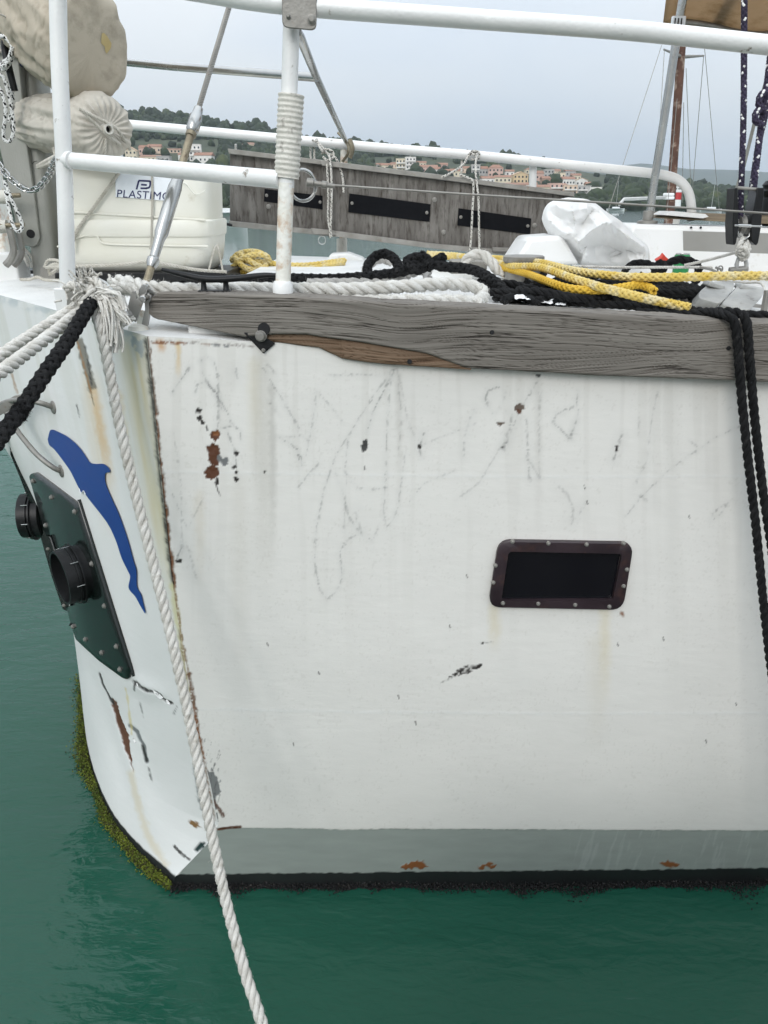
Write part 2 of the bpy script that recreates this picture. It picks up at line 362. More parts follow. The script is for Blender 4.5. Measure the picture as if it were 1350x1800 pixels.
# ---- wooded hills across the bay
def terrain(name, ridge, Y0, Y1, mat, sea=0.0, rows=26, back=1.25, px0=-1500, px1=2900, step=22, seed=1, bumpy=4.0):
    rx = [p[0] for p in ridge]; ry = [p[1] for p in ridge]
    pxs = np.arange(px0, px1, step); ridge_y = np.interp(pxs, rx, ry)
    hz = np.array([max(0.5, at(x, y, Y1)[2]) for x, y in zip(pxs, ridge_y)])
    fr = np.concatenate([np.linspace(0, 1, rows), [1.1, back]])
    A = np.zeros((len(pxs), len(fr), 3))
    for j, f in enumerate(fr):
        Y = Y0 + (Y1 - Y0) * f
        prof = (0.10 * f + 0.9 * f ** 1.25) if f <= 1 else 1 - (f - 1) * 1.6
        A[:, j, 0] = hx_at(pxs, Y)
        A[:, j, 1] = Y
        A[:, j, 2] = hz * prof + (bumpy * (fbm(pxs / 60, np.full(len(pxs), f * 7), seed) - .5) * min(1, f * 3) * (f < 1)) - (1.5 if f == 0 else 0)
    mb = MB(); mb.grid(A); o = tag(mb.build(name, mat, smooth=180), kind='structure')
    I = np.arange(A.shape[0] * A.shape[1]).reshape(A.shape[:2]); V = A.reshape(-1, 3)
    bv = BVHTree.FromPolygons([Vector(v) for v in V], np.stack([I[:-1, :-1], I[1:, :-1], I[1:, 1:], I[:-1, 1:]], -1).reshape(-1, 4).tolist())
    return o, bv
M['scrub'] = material('hillside_scrub', (.022, .034, .014, 1), (.05, .06, .026, 1), .9, scale=.05, dirt=(.13, .11, .08, 1), dscale=.12, dlo=.62, dhi=.75)
M['farhill'] = material('far_forest', (.03, .045, .022, 1), (.05, .062, .032, 1), .95, scale=.012)
RIDGE = [(-1500, 120), (-600, 130), (0, 165), (75, 172), (150, 182), (225, 197), (330, 205), (450, 224), (520, 238), (600, 250), (700, 262), (800, 268), (900, 279), (960, 287), (1020, 303), (1100, 311), (1180, 323), (1250, 335), (1300, 344), (1360, 351), (1500, 356), (2900, 357)]
hill, hill_bv = terrain('hill', RIDGE, 420, 900, M['scrub'])
FAR = [(-1500, 330), (200, 320), (700, 318), (900, 306), (1040, 298), (1085, 291), (1120, 287), (1150, 290), (1200, 297), (1290, 299), (1340, 303), (1500, 312), (2000, 322), (2900, 335)]
terrain('far_hill', FAR, 3000, 4300, M['farhill'], step=14, bumpy=18, seed=5)

def ground(px, py):
    d = ray(px, py); hit = hill_bv.ray_cast(Vector((0, 0, EYE)), Vector(d))
    return None if hit[0] is None else np.array(hit[0])

# ---- the forest on the near hill: too many crowns to count
rg = np.random.RandomState(11)
bm = bmesh.new(); bmesh.ops.create_icosphere(bm, subdivisions=2, radius=1.0)
ico_v = np.array([v.co[:] for v in bm.verts]); ico_f = np.array([[v.index for v in f.verts] for f in bm.faces]); bm.free()
VILLAGE = [(215, 246, 385, 292), (655, 276, 800, 312), (790, 288, 1000, 345), (900, 300, 1068, 358)]
def in_village(px, py):
    return any(x0 < px < x1 and y0 < py < y1 for x0, y0, x1, y1 in VILLAGE)
crowns = []
while len(crowns) < 9500:
    px = rg.uniform(-80, 1420); Y = 425 + 470 * rg.rand() ** 0.8
    x = hx_at(px, Y)
    hit = hill_bv.ray_cast(Vector((x, Y, 400)), Vector((0, 0, -1)))
    if hit[0] is None: continue
    ppx, ppy = project(np.array([[x, Y, hit[0].z]]))
    if in_village(ppx[0], ppy[0]) and rg.rand() < 0.97: continue
    crowns.append((x, Y, hit[0].z, rg.uniform(1.5, 3.6) * (1.0 if rg.rand() < .9 else 1.6)))
crowns = np.array(crowns)
var = [ico_v * (1 + 0.55 * (np.random.RandomState(k).rand(len(ico_v), 1) - .5)) for k in range(12)]
Vv = []; Qv = []
for i, (x, y, z, r) in enumerate(crowns):
    a = rg.rand() * 6.28; c, s_ = math.cos(a), math.sin(a); t = var[i % 12] * (r, r, r * rg.uniform(.8, 1.35))
    Vv.append(np.stack([t[:, 0] * c - t[:, 1] * s_ + x, t[:, 0] * s_ + t[:, 1] * c + y, t[:, 2] + z + r * .55], 1))
Vv = np.concatenate(Vv); nF = len(ico_f); Fv = (ico_f[None] + (np.arange(len(crowns)) * len(ico_v))[:, None, None]).reshape(-1, 3)
me = bpy.data.meshes.new('forest'); me.vertices.add(len(Vv)); me.vertices.foreach_set('co', Vv.astype(np.float32).reshape(-1))
me.loops.add(Fv.size); me.loops.foreach_set('vertex_index', Fv.astype(np.int32).reshape(-1))
me.polygons.add(len(Fv)); me.polygons.foreach_set('loop_start', (np.arange(len(Fv)) * 3).astype(np.int32)); me.update(calc_edges=True)
tone = np.repeat(rg.rand(len(crowns)), len(ico_v)).astype(np.float32)
me.attributes.new('tone', 'FLOAT', 'POINT').data.foreach_set('value', tone)
mf = material('forest_foliage', (.012, .023, .009, 1), (.034, .05, .019, 1), .9, scale=.35, lo=.3, hi=.7)
nt = mf.node_tree; pr = nt.nodes['Principled BSDF']; atn = nt.nodes.new('ShaderNodeAttribute'); atn.attribute_name = 'tone'
rpt = nt.nodes.new('ShaderNodeValToRGB'); rpt.color_ramp.elements[0].color = (.5, .55, .5, 1); rpt.color_ramp.elements[1].color = (1.25, 1.2, 1.15, 1)
e = rpt.color_ramp.elements.new(.93); e.color = (1.2, 1.2, 1.1, 1); rpt.color_ramp.elements[2].color = (2.4, 1.9, 1.7, 1)
mxt = nt.nodes.new('ShaderNodeMix'); mxt.data_type = 'RGBA'; mxt.blend_type = 'MULTIPLY'; mxt.inputs[0].default_value = 1
src = pr.inputs['Base Color'].links[0].from_socket
nt.links.new(atn.outputs['Fac'], rpt.inputs[0]); nt.links.new(src, mxt.inputs[6]); nt.links.new(rpt.outputs[0], mxt.inputs[7]); nt.links.new(mxt.outputs[2], pr.inputs['Base Color'])
me.materials.append(mf)
fo = bpy.data.objects.new('forest', me); COL.objects.link(fo); tag(fo, 'dark green wooded hillside across the bay', None, None, 'stuff')

# ---- houses of the village on the slope
WALL = {'cream': (.62, .55, .42, 1), 'pink': (.55, .38, .32, 1), 'white': (.72, .7, .66, 1), 'ochre': (.6, .46, .28, 1), 'grey': (.4, .39, .37, 1), 'peach': (.6, .47, .36, 1), 'brown': (.36, .24, .18, 1)}
for k, c in list(WALL.items()): M['wall_' + k] = material(k + '_render', c, None, .85, scale=.4)
M['roof'] = material('terracotta_tiles', (.24, .12, .08, 1), (.33, .19, .13, 1), .85, scale=.8)
M['roof2'] = material('pale_tiles', (.5, .34, .22, 1), (.58, .42, .3, 1), .85, scale=.8)
M['win'] = material('house_glass', (.02, .025, .03, 1), None, .2)
def house(px, py, wpx, hpx, colour, roof, label, ang=0.0, balc=False, depth=None):
    g = ground(px, py)
    if g is None: return None
    k = pxm(px, py, g[1]); w = wpx * k * 1.02; h = hpx * k * 1.12; d = depth or max(6.0, w * .8)
    t = thing('house', tuple(g), label, 'house', 'houses of the hillside village')
    q = np.array(Matrix.Rotation(ang, 3, 'Z'))
    W = lambda p: np.asarray(p, float) @ q.T + g
    mb = MB(); rz = 0.28 * h if roof in ('gable', 'hip', 'front') else 0
    b = h - rz
    mb.box(W((0, d / 2, b / 2 - 2)), (w, d, b + 4), q)
    if roof == 'front': mb.prism([W((-w / 2, 0.01, b)), W((w / 2, 0.01, b)), W((0, 0.01, b + rz - .15))], W((0, d - .02, 0)) - g)
    mb.build('wall', M['wall_' + colour], t, smooth=30)
    mr = MB(); o = .35
    if roof == 'gable':
        mr.prism([W((-w / 2 - o, -o, b - .1)), W((-w / 2 - o, d + o, b - .1)), W((-w / 2 - o, d / 2, b + rz))], W((w + 2 * o, 0, 0)) - g)
    elif roof == 'front':
        for s_ in (-1, 1):
            mr.prism([W((0, -o, b + rz)), W((s_ * (w / 2 + o), -o, b - .1)), W((s_ * (w / 2 + o), -o, b - .45)), W((0, -o, b + rz - .35))][::s_], W((0, d + 2 * o, 0)) - g)
    elif roof == 'hip':
        a = [W((-w / 2 - o, -o, b)), W((w / 2 + o, -o, b)), W((w / 2 + o, d + o, b)), W((-w / 2 - o, d + o, b)), W((-w * .22, d / 2, b + rz)), W((w * .22, d / 2, b + rz))]
        i = mr.addv(a); mr.ngon([i, i + 1, i + 5, i + 4]); mr.ngon([i + 1, i + 2, i + 5]); mr.ngon([i + 2, i + 3, i + 4, i + 5]); mr.ngon([i + 3, i, i + 4]); mr.ngon([i + 3, i + 2, i + 1, i])
    else:
        mr.box(W((0, d / 2, b + .22)), (w + .3, d + .3, .44), q)
    mr.build('roof', M['wall_' + colour] if roof == 'flat' else (M['roof2'] if roof == 'front' else M['roof']), t, smooth=30)
    nc = max(2, int(round(w / 2.9))); nr = max(1, int(b / 2.9))
    wm = None
    for r_ in range(nr):
        for c_ in range(nc):
            loc = W((-w / 2 + (c_ + .5) * w / nc, -.02, (r_ + .5) * b / nr))
            if wm is None:
                m_ = MB(); m_.box(loc, (1.15, .16, 1.35), q); wm = m_.build('window', M['win'], t, smooth=30); base = loc
            else:
                c2 = bpy.data.objects.new('window', wm.data); COL.objects.link(c2); c2.parent = t; c2.location = Vector(loc - base)
        if balc and r_ > 0:
            m_ = MB(); z0 = r_ * b / nr
            m_.box(W((0, -.75, z0)), (w * .86, 1.3, .18), q); m_.box(W((0, -1.36, z0 + .5)), (w * .86, .1, .85), q); m_.build('balcony', M['wall_white'], t, smooth=30)
    return t
HOUSES = [
 # px, py(base), width px, height px, wall, roof, angle, balconies, label
 (231, 281, 19, 19, 'cream', 'front', .05, 0, 'cream house with a pale front gable, at the lower rolled sail bag'),
 (253, 272, 17, 14, 'pink', 'gable', -.1, 0, 'pink house with terracotta roof beside the cream gabled house'),
 (272, 270, 22, 14, 'peach', 'gable', .1, 0, 'peach house, red roofed and topmost of the left cluster'),
 (263, 285, 34, 11, 'cream', 'gable', .0, 0, 'low wide cream house in front of the left cluster'),
 (287, 286, 22, 9, 'grey', 'flat', .0, 0, 'low grey flat-roofed building left of the rigging screw'),
 (305, 269, 24, 7, 'peach', 'gable', .1, 0, 'low peach house behind the rigging screw'),
 (344, 284, 20, 24, 'white', 'flat', .1, 1, 'tall white block with balconies just right of the rigging screw'),
 (357, 288, 30, 17, 'white', 'gable', -.05, 1, 'white house with terracotta roof beside the tall balconied block'),
 (439, 262, 26, 10, 'peach', 'hip', .05, 0, 'lone red-roofed house above the left end of the gangway'),
 (679, 300, 18, 11, 'cream', 'gable', .2, 0, 'small cream house left of the pale tower house'),
 (707, 303, 22, 19, 'cream', 'flat', -.1, 1, 'cream flat-roofed house with balconies below the thin spire'),
 (722, 305, 17, 23, 'white', 'flat', .1, 1, 'white tower-like house above the middle of the gangway'),
 (735, 307, 14, 14, 'white', 'gable', .2, 0, 'white house stepping down to the right of the tower-like one'),
 (752, 305, 34, 13, 'pink', 'gable', .02, 0, 'long pink house with terracotta roof left of the knotted cord'),
 (764, 309, 17, 13, 'white', 'gable', -.2, 0, 'white gabled house in front of the long pink one'),
 (784, 309, 18, 10, 'peach', 'gable', .1, 0, 'peach house low behind the gangway left of the knotted cord'),
 (802, 312, 20, 13, 'cream', 'gable', -.1, 0, 'cream house directly below the knotted cord'),
 (836, 308, 15, 15, 'grey', 'flat', .0, 1, 'grey flat-roofed block right of the knotted cord'),
 (850, 309, 16, 14, 'grey', 'gable', .2, 0, 'grey gabled house left of the tall pink house'),
 (871, 311, 25, 18, 'pink', 'hip', -.1, 0, 'tall pink house standing above the others left of the rail post'),
 (858, 324, 22, 12, 'white', 'gable', .1, 0, 'white house in front of the grey gabled house'),
 (884, 322, 28, 12, 'cream', 'gable', .0, 0, 'cream house directly below the tall pink house'),
 (873, 333, 34, 10, 'brown', 'gable', .05, 0, 'brown house low behind the gangway edge left of the rail post'),
 (915, 322, 26, 17, 'ochre', 'front', .1, 0, 'ochre gabled house just left of the rail post'),
 (907, 334, 32, 11, 'brown', 'gable', -.05, 0, 'reddish brown house below the ochre gabled house'),
 (948, 318, 15, 15, 'pink', 'gable', .2, 0, 'pink house touching the right side of the rail post'),
 (965, 312, 17, 11, 'grey', 'flat', .0, 0, 'grey house highest of those right of the rail post'),
 (963, 324, 20, 12, 'brown', 'gable', .1, 0, 'brown gabled house below the grey one right of the rail post'),
 (983, 323, 19, 15, 'cream', 'flat', -.1, 1, 'cream block with balconies between brown and white gabled houses'),
 (1003, 311, 18, 12, 'grey', 'gable', .1, 0, 'grey house alone among trees above the village right end'),
 (1000, 327, 22, 14, 'white', 'gable', .15, 0, 'white gabled house in the middle of the right cluster'),
 (1022, 328, 20, 13, 'white', 'front', -.1, 0, 'white front-gabled house at the top right of the cluster'),
 (953, 340, 26, 13, 'cream', 'gable', .0, 0, 'cream house low beside the top of the white sack'),
 (978, 340, 24, 14, 'pink', 'flat', .05, 1, 'pinkish block with balconies above the white sack'),
 (1002, 343, 24, 14, 'peach', 'flat', -.05, 1, 'peach terraced block in the right cluster by the shore'),
 (1026, 343, 24, 13, 'grey', 'flat', .1, 1, 'grey terraced block in the right cluster by the shore'),
 (1046, 347, 20, 14, 'white', 'flat', .0, 1, 'white terraced block at the right end of the village'),
 (1018, 355, 30, 11, 'white', 'flat', .0, 1, 'long white block lowest by the shore'),
 (1050, 357, 26, 9, 'grey', 'flat', .05, 0, 'low grey waterfront block at the village right end'),
 (668, 296, 12, 8, 'grey', 'gable', .1, 0, 'tiny grey house at the left end of the village above the gangway'),
 (693, 296, 13, 9, 'peach', 'gable', -.1, 0, 'small peach house behind the cream flat-roofed house by the spire'),
 (741, 294, 16, 9, 'cream', 'gable', .0, 0, 'small cream house up the slope above the long pink house'),
 (778, 298, 18, 10, 'pink', 'gable', .1, 0, 'small pink house up the slope left of the knotted cord'),
 (817, 304, 14, 10, 'peach', 'gable', -.15, 0, 'small peach house between knotted cord and grey flat-roofed block'),
 (846, 334, 22, 10, 'peach', 'gable', .1, 0, 'peach house low at the gangway edge right of the knotted cord'),
 (896, 310, 15, 10, 'white', 'gable', .0, 0, 'small white house right of the tall pink house'),
 (932, 306, 16, 9, 'cream', 'hip', .1, 0, 'small cream house seen above the ochre gabled house by the rail post'),
 (934, 336, 18, 13, 'white', 'gable', -.1, 0, 'white house low against the rail post'),
 (978, 309, 15, 10, 'peach', 'gable', .2, 0, 'peach house up the slope right of the rail post'),
 (1012, 318, 17, 11, 'cream', 'gable', -.1, 0, 'cream house between the lone grey one and the white front gable'),
 (1038, 334, 16, 12, 'peach', 'gable', .1, 0, 'peach gabled house at the upper right end of the village'),
 (990, 334, 18, 10, 'brown', 'hip', .0, 0, 'brown hip-roofed house in the middle of the right cluster'),
 (1060, 350, 14, 11, 'cream', 'flat', .0, 1, 'cream block furthest right in the waterfront village'),
 (241, 289, 22, 10, 'brown', 'gable', .1, 0, 'brown house lowest in the left cluster beside the sail bag'),
 (322, 281, 16, 10, 'white', 'gable', .1, 0, 'white house partly behind the threaded rod of the rigging screw'),
 (1103, 321, 13, 6, 'cream', 'hip', .0, 0, 'tiny cream villa among the woods left of the steel pole'),
 (1138, 325, 10, 6, 'cream', 'hip', .0, 0, 'tiny cream villa among the woods touching the steel pole'),
]
for hx, hy, hw, hh, wc, rf, an, bl, lb in HOUSES: house(hx, hy, hw, hh, wc, rf, lb, an, bool(bl))
g = ground(721, 283)
if g is not None:
    mb = MB(); mb.lathe([(.55, -6), (.5, 6.5), (.75, 6.6), (.75, 7.2), (.35, 7.3), (.05, 11)], g, k=8)
    tag(mb.build('spire', M['wall_grey'], smooth=30), 'thin pale spire above the tower-like white house', 'spire')

# ---- boats on the far side of the bay
M['ghull'] = material('white_gelcoat', (.72, .73, .73, 1), None, .35)
M['spar'] = material('pale_spar', (.5, .5, .48, 1), None, .4, .3)
M['ruststeel'] = material('rust_red_spar', (.075, .034, .022, 1), (.12, .056, .036, 1), .75, scale=6, dirt=(.3, .22, .17, 1), dscale=9, dlo=.52, dhi=.62, bump=.3, bscale=60)
def hull_mesh(mb, c, Ln, Bm, H, ang, m=0):
    n = 14; A = np.zeros((n, 7, 3))
    for i in range(n):
        u = i / (n - 1); hw = Bm / 2 * (1 - abs(2 * u - .85) ** 2.6 * (.75 if u > .425 else .35)) if u < .98 else .02
        for j in range(7):
            v = j / 6 * 2 - 1; A[i, j] = ((u - .5) * Ln, hw * v, -.25 * H + 1.25 * H * abs(v) ** .8 + .12 * H * u * u)
    ca, sa = math.cos(ang), math.sin(ang); A = A @ np.array([[ca, sa, 0], [-sa, ca, 0], [0, 0, 1]]) + np.asarray(c, float)
    I = mb.grid(A, m)
    mb.grid(np.stack([A[:, 0], A[:, 0] * .5 + A[:, 6] * .5 + (0, 0, .06), A[:, 6]], 1) - (0, 0, .03 * H), m)
    mb.ngon(list(I[0]), m)
def yacht(px, Y, Ln, ang, mast, label, cat='sailboat', grp='boats moored across the bay'):
    x = hx_at(px, Y); c = (x, Y, 0)
    t = thing('moored_boat', c, label, cat, grp)
    a = MB(); hull_mesh(a, c, Ln, Ln * .3, Ln * .11, ang); a.build('hull', M['ghull'], t)
    a = MB(); a.box((x, Y, Ln * .16), (Ln * .35, Ln * .17, Ln * .08), np.array(Matrix.Rotation(ang, 3, 'Z'))); a.build('cabin', M['ghull'], t, bevel=.1)
    if mast: a = MB(); a.tube([(x, Y, Ln * .1), (x, Y, mast)], Ln * .008, 6); a.build('mast', M['spar'], t)
for bx, bY, bl, ba, bmst, lb in ((389, 150, 9, .3, 0, 'white motor boat beyond the bay water at the right edge of the cream canister'),
        (399, 175, 8, -.2, 0, 'small white motor boat moored next to the left end of the gangway'),
        (1083, 390, 9, .2, 13, 'white sailboat with bare mast moored by the shore left of the steel pole'),
        (1251, 330, 9, .1, 11, 'white sailboat anchored just left of the purple ropes'),
        (1236, 350, 7, -.3, 0, 'tiny white motor boat left of the anchored sailboat')):
    yacht(bx, bY, bl, ba, bmst, lb, 'sailboat' if bmst else 'motorboat')
M['grjetty'] = material('pale_stone', (.42, .4, .37, 1), None, .9)
mb = MB(); mb.box((hx_at(392, 200) - 14, 200, .2), (36, 5, 1.2)); tag(mb.build('jetty', M['grjetty']), 'low stone jetty across the bay behind the canister', 'jetty')

# ---- red and white harbour light
lx = hx_at(1189, 95); LB = (lx, 95.0, 0.0); k = pxm(1189, 340, 95)
lt = thing('harbour_light', LB, 'red and white harbour light tower behind the end of the far rail', 'lighthouse')
M['lred'] = material('signal_red', (.45, .03, .03, 1), None, .5); M['lwhite'] = material('signal_white', (.75, .75, .74, 1), None, .5)
zt = lambda py: at(1189, py, 95)[2]
a = MB(); a.lathe([(9 * k, -1), (9 * k, .7), (8 * k, .8)], LB, k=14); a.build('foundation', M['grjetty'], lt)
for y0, y1, mt, nm in ((366, 351, 'lwhite', 'lower_drum'), (351, 338, 'lred', 'middle_drum'), (338, 333, 'lwhite', 'upper_drum')):
    a = MB(); r0 = (5.6 + (y0 - 330) * .05) * k; r1 = (5.6 + (y1 - 330) * .05) * k
    a.lathe([(r0, zt(y0)), (r1, zt(y1) - .01)], (lx, 95, 0), k=14); a.build(nm, M[mt], lt)
for sx in (-1, 1):
    for iy in range(2):
        a = MB()
        cx = lx + sx * 3.6 * k; cz = zt(327 - iy * 7)
        for e_ in (-1, 1):
            a.box((cx + e_ * 3 * k, 95, cz), (.9 * k, .1, 6.4 * k)); a.box((cx, 95, cz + e_ * 3 * k), (6.8 * k, .11, .9 * k))
        a.box((cx, 95, cz), (.9 * k, .08, 6 * k)); a.build('topmark_panel', M['lwhite'], lt)
a = MB(); a.tube([(lx, 95.3, zt(334)), (lx, 95.3, zt(318))], .9 * k, 6); a.build('topmark_post', M['lwhite'], lt)

# ---- old sailing boat moored behind, with a rust-red mast
YB = 12.0
mbase = at(1178, 372, YB); c0 = (mbase[0], YB, 0.0)
sb = thing('moored_sailboat', c0, 'moored boat behind with rust red mast and thin wire rigging', 'sailboat')
a = MB(); hull_mesh(a, (mbase[0] + .5, YB, 0.1), 9, 2.8, 1.0, 0.1); a.build('hull', M['ghull'], sb)
mtop = at(1216, -330, YB)
a = MB(); a.tube([(mbase[0] - .05, YB, .9), tuple(mbase), tuple(at(1200, 50, YB)), tuple(mtop)], [.065, .062, .057, .05], 12); mast = a.build('mast', M['ruststeel'], sb)
for yy in (342, 348):
    a = MB(); p = at(1176, yy, YB); a.lathe([(.075, -.02), (.082, -.01), (.082, .01), (.075, .02)], p, k=14); a.build('mast_band', M['lwhite'], mast)
for xe, ye in ((1167, 87), (1237, 98)):
    a = MB(); a.tube([tuple(at(1199, 100, YB)), tuple(at(xe, ye, YB + .3 * (1 if xe > 1190 else -1)))], [.025, .012], 6); a.build('spreader', M['dullsteel'], sb)
bo = [at(1088, 360, YB - .6), at(1097, 350, YB - .55), at(1110, 349.5, YB - .5), at(1174, 347, YB)]
a = MB(); a.tube(bo, .022, 6); a.build('boom', M['spar'], sb)
for x0, y0, x1, y1, dy in ((1163, 80, 1096, 287, -1.5), (1168, 88, 1155, 300, -.6), (1237, 98, 1220, 300, .6), (1238, 80, 1258, 300, 1.2), (1195, 120, 1176, 335, -.2), (1206, 120, 1213, 295, .3), (1203, 40, 1160, 260, -.8), (1202, 180, 1200, 310, .2)):
    a = MB(); p0 = at(x0, y0, YB); p1 = at(x1, y1, YB + dy); p2 = p1 + (p1 - p0) * .38
    a.tube([tuple(p0), tuple(p2)], .0045, 5); a.build('stay', M['dullsteel'], sb)
    
# ---- air
mh = bpy.data.materials.new('haze_air'); mh.use_nodes = True; nt = mh.node_tree; nt.nodes.remove(nt.nodes['Principled BSDF'])
pv = nt.nodes.new('ShaderNodeVolumePrincipled'); pv.inputs['Color'].default_value = (.80, .90, 1.0, 1); pv.inputs['Density'].default_value = 0.00014; pv.inputs['Anisotropy'].default_value = .3
nt.links.new(pv.outputs[0], nt.nodes['Material Output'].inputs['Volume'])
mb = MB(); mb.box((0, 3000, 222), (15000, 8000, 450)); hz_ = mb.build('haze', mh, smooth=30); tag(hz_, 'thin pale haze over the bay', None, None, 'stuff')
# ================================================================== THE BOAT
BO = (0.4, 3.4, 0.0)
boat = thing('sailing_boat', BO, 'weathered white steel sailing boat with rust stains and a grey plank along its deck edge', 'sailboat')
YC = 3.4                                    # centreline
def smooth_interp(z, zs, vs): return np.interp(z, zs, vs)
AZ = [-.6, 0.0, .05, .12, .2, .28, .45, .75, 1.2, 1.89, 2.2]
AX = [-.72, -.735, -.72, -.66, -.595, -.553, -.565, -.60, -.616, -.608, -.605]
def corner_x(z): return np.interp(z, AZ, AX)
def ztop(X): return 1.89 - 0.05 * (np.asarray(X) + .61) * (np.asarray(X) > -.61) + .02 * np.maximum(0, -.61 - np.asarray(X))
def side_y(X, z):
    return 2.0 + .02 * np.maximum(0, X - .6) ** 1.3 + .012 * np.maximum(0, .3 - z) - .05 * np.maximum(0, .28 - z) * 0 + .0035 * (fbm(X * 2.2, z * 2.2, 4, 2) - .5) * 2
# bow plan curve: quadratic from the corner to the stem; the stem position is solved so that the outline leans as it does
RZ = [-.6, 0.0, .4, .7, .85, 1.0, 1.15, 1.3, 1.6, 1.9]
RR = [.47, .473, .464, .464, .472, .488, .511, .537, .555, .56]
def ctrl(z, cx):
    w = np.clip(z / 1.89, 0, 1) ** 1.3
    return (-1.25 * (1 - w) + -1.05 * w, 2.32 * (1 - w) + 2.5 * w)
_sz = np.linspace(-.6, 2.2, 281); _so = np.interp(_sz, AZ, AX) - np.interp(_sz, [-.6, .2, .5, .75, 1.2, 1.89, 2.2], [-.58, -.575, -.575, -.60, -.616, -.608, -.605])
_gk = np.exp(-(np.arange(-45, 46) / 18.0) ** 2); _so = np.convolve(np.pad(_so, 45, 'edge'), _gk / _gk.sum(), 'valid')
def bow_pt(t, z, cx):
    am = np.interp(z, [-.6, .2, .5, .75, 1.2, 1.89, 2.2], [-.58, -.575, -.575, -.60, -.616, -.608, -.605]); qx, qy = ctrl(z, cx)
    d_ = corner_x(z) - am; ds_ = np.interp(z, _sz, _so); w_ = np.clip(1 - t, 0, 1)
    loc = d_ * w_ ** 14 + ds_ * (w_ ** 2 - w_ ** 14); ax = am
    return (loc + (1 - t) ** 2 * ax + 2 * t * (1 - t) * qx + t * t * cx, (1 - t) ** 2 * 2.0 + 2 * t * (1 - t) * qy + t * t * YC)
_tt = np.linspace(0, 1, 60)
def solve_cx(z):
    R_ = np.interp(z, RZ, RR); lo, hi = -1.0, -2.6
    for _ in range(30):
        mid = (lo + hi) / 2; x, y = bow_pt(_tt, z, mid)
        if np.max(-x / y) < R_: lo = mid
        else: hi = mid
    return (lo + hi) / 2
_zs = np.linspace(-.6, 2.2, 90); _cx = np.array([solve_cx(z) for z in _zs])
_cx = np.convolve(np.pad(_cx, 4, 'edge'), np.ones(9) / 9, 'valid')
def stem_x(z): return np.interp(z, _zs, _cx)
def bow_surface(T, Z):
    x, y = bow_pt(T, Z, stem_x(Z)); return x, y
NV = 470
vz = np.concatenate([[-.5, -.25], np.linspace(-.06, 1, NV)])          # fraction of the height, from below the water up
def rows_z(X, v): return np.where(v < 0, v, v * ztop(X))
def side_grid(us, vs):
    V_, U_ = np.meshgrid(vs, us); z0 = np.where(V_ < 0, V_, V_ * 1.89)
    ax = corner_x(z0); X = ax + U_ * (1.5 - ax) if np.max(us) <= 1 else ax + U_ * (1.5 - ax)
    Z = rows_z(X, V_); return np.stack([X, side_y(X, Z), Z], -1)
us = np.concatenate([np.linspace(0, 1, 640), np.linspace(1.05, 3.2, 12)])
SG = side_grid(us, vz)
tb = np.linspace(0, 1, 240) ** 0.9
Vb, Tb = np.meshgrid(vz, tb)
Zb0 = np.where(Vb < 0, Vb, Vb * 1.89); xb, yb = bow_surface(Tb, Zb0); BG = np.stack([xb, yb, np.where(Vb < 0, Vb, Vb * ztop(xb))], -1)
# the plating is dented between its frames
bn = 0.010 * (fbm(Tb * 4, Zb0 * 3, 9, 2) - .5) * np.clip(Tb * 5, 0, 1)
BG[..., 0] += -.75 * bn; BG[..., 1] += -.65 * bn

# coarse copies for finding points on the plating
def bvh_of(A):
    V = A.reshape(-1, 3); I = np.arange(len(V)).reshape(A.shape[:2])
    return BVHTree.FromPolygons([Vector(v) for v in V], np.stack([I[:-1, :-1], I[1:, :-1], I[1:, 1:], I[:-1, 1:]], -1).reshape(-1, 4).tolist())
bow_bv = bvh_of(BG[::4, ::6]); side_bv = bvh_of(SG[::10, ::10])
def on_bow(px, py, off=0.0):
    d = Vector(ray(px, py)); h = bow_bv.ray_cast(Vector((0, 0, EYE)), d)
    if h[0] is None:
        q = Vector(ray(px, py)) * 2.9 + Vector((0, 0, EYE)); h = bow_bv.find_nearest(q)
    n = h[1] if h[1].dot(d) < 0 else -h[1]
    return np.array(h[0] + n * off), np.array(n)
def on_side(px, py, off=0.0):
    d = Vector(ray(px, py)); h = side_bv.ray_cast(Vector((0, 0, EYE)), d)
    n = h[1] if h[1].dot(d) < 0 else -h[1]
    return np.array(h[0] + n * off), np.array(n)

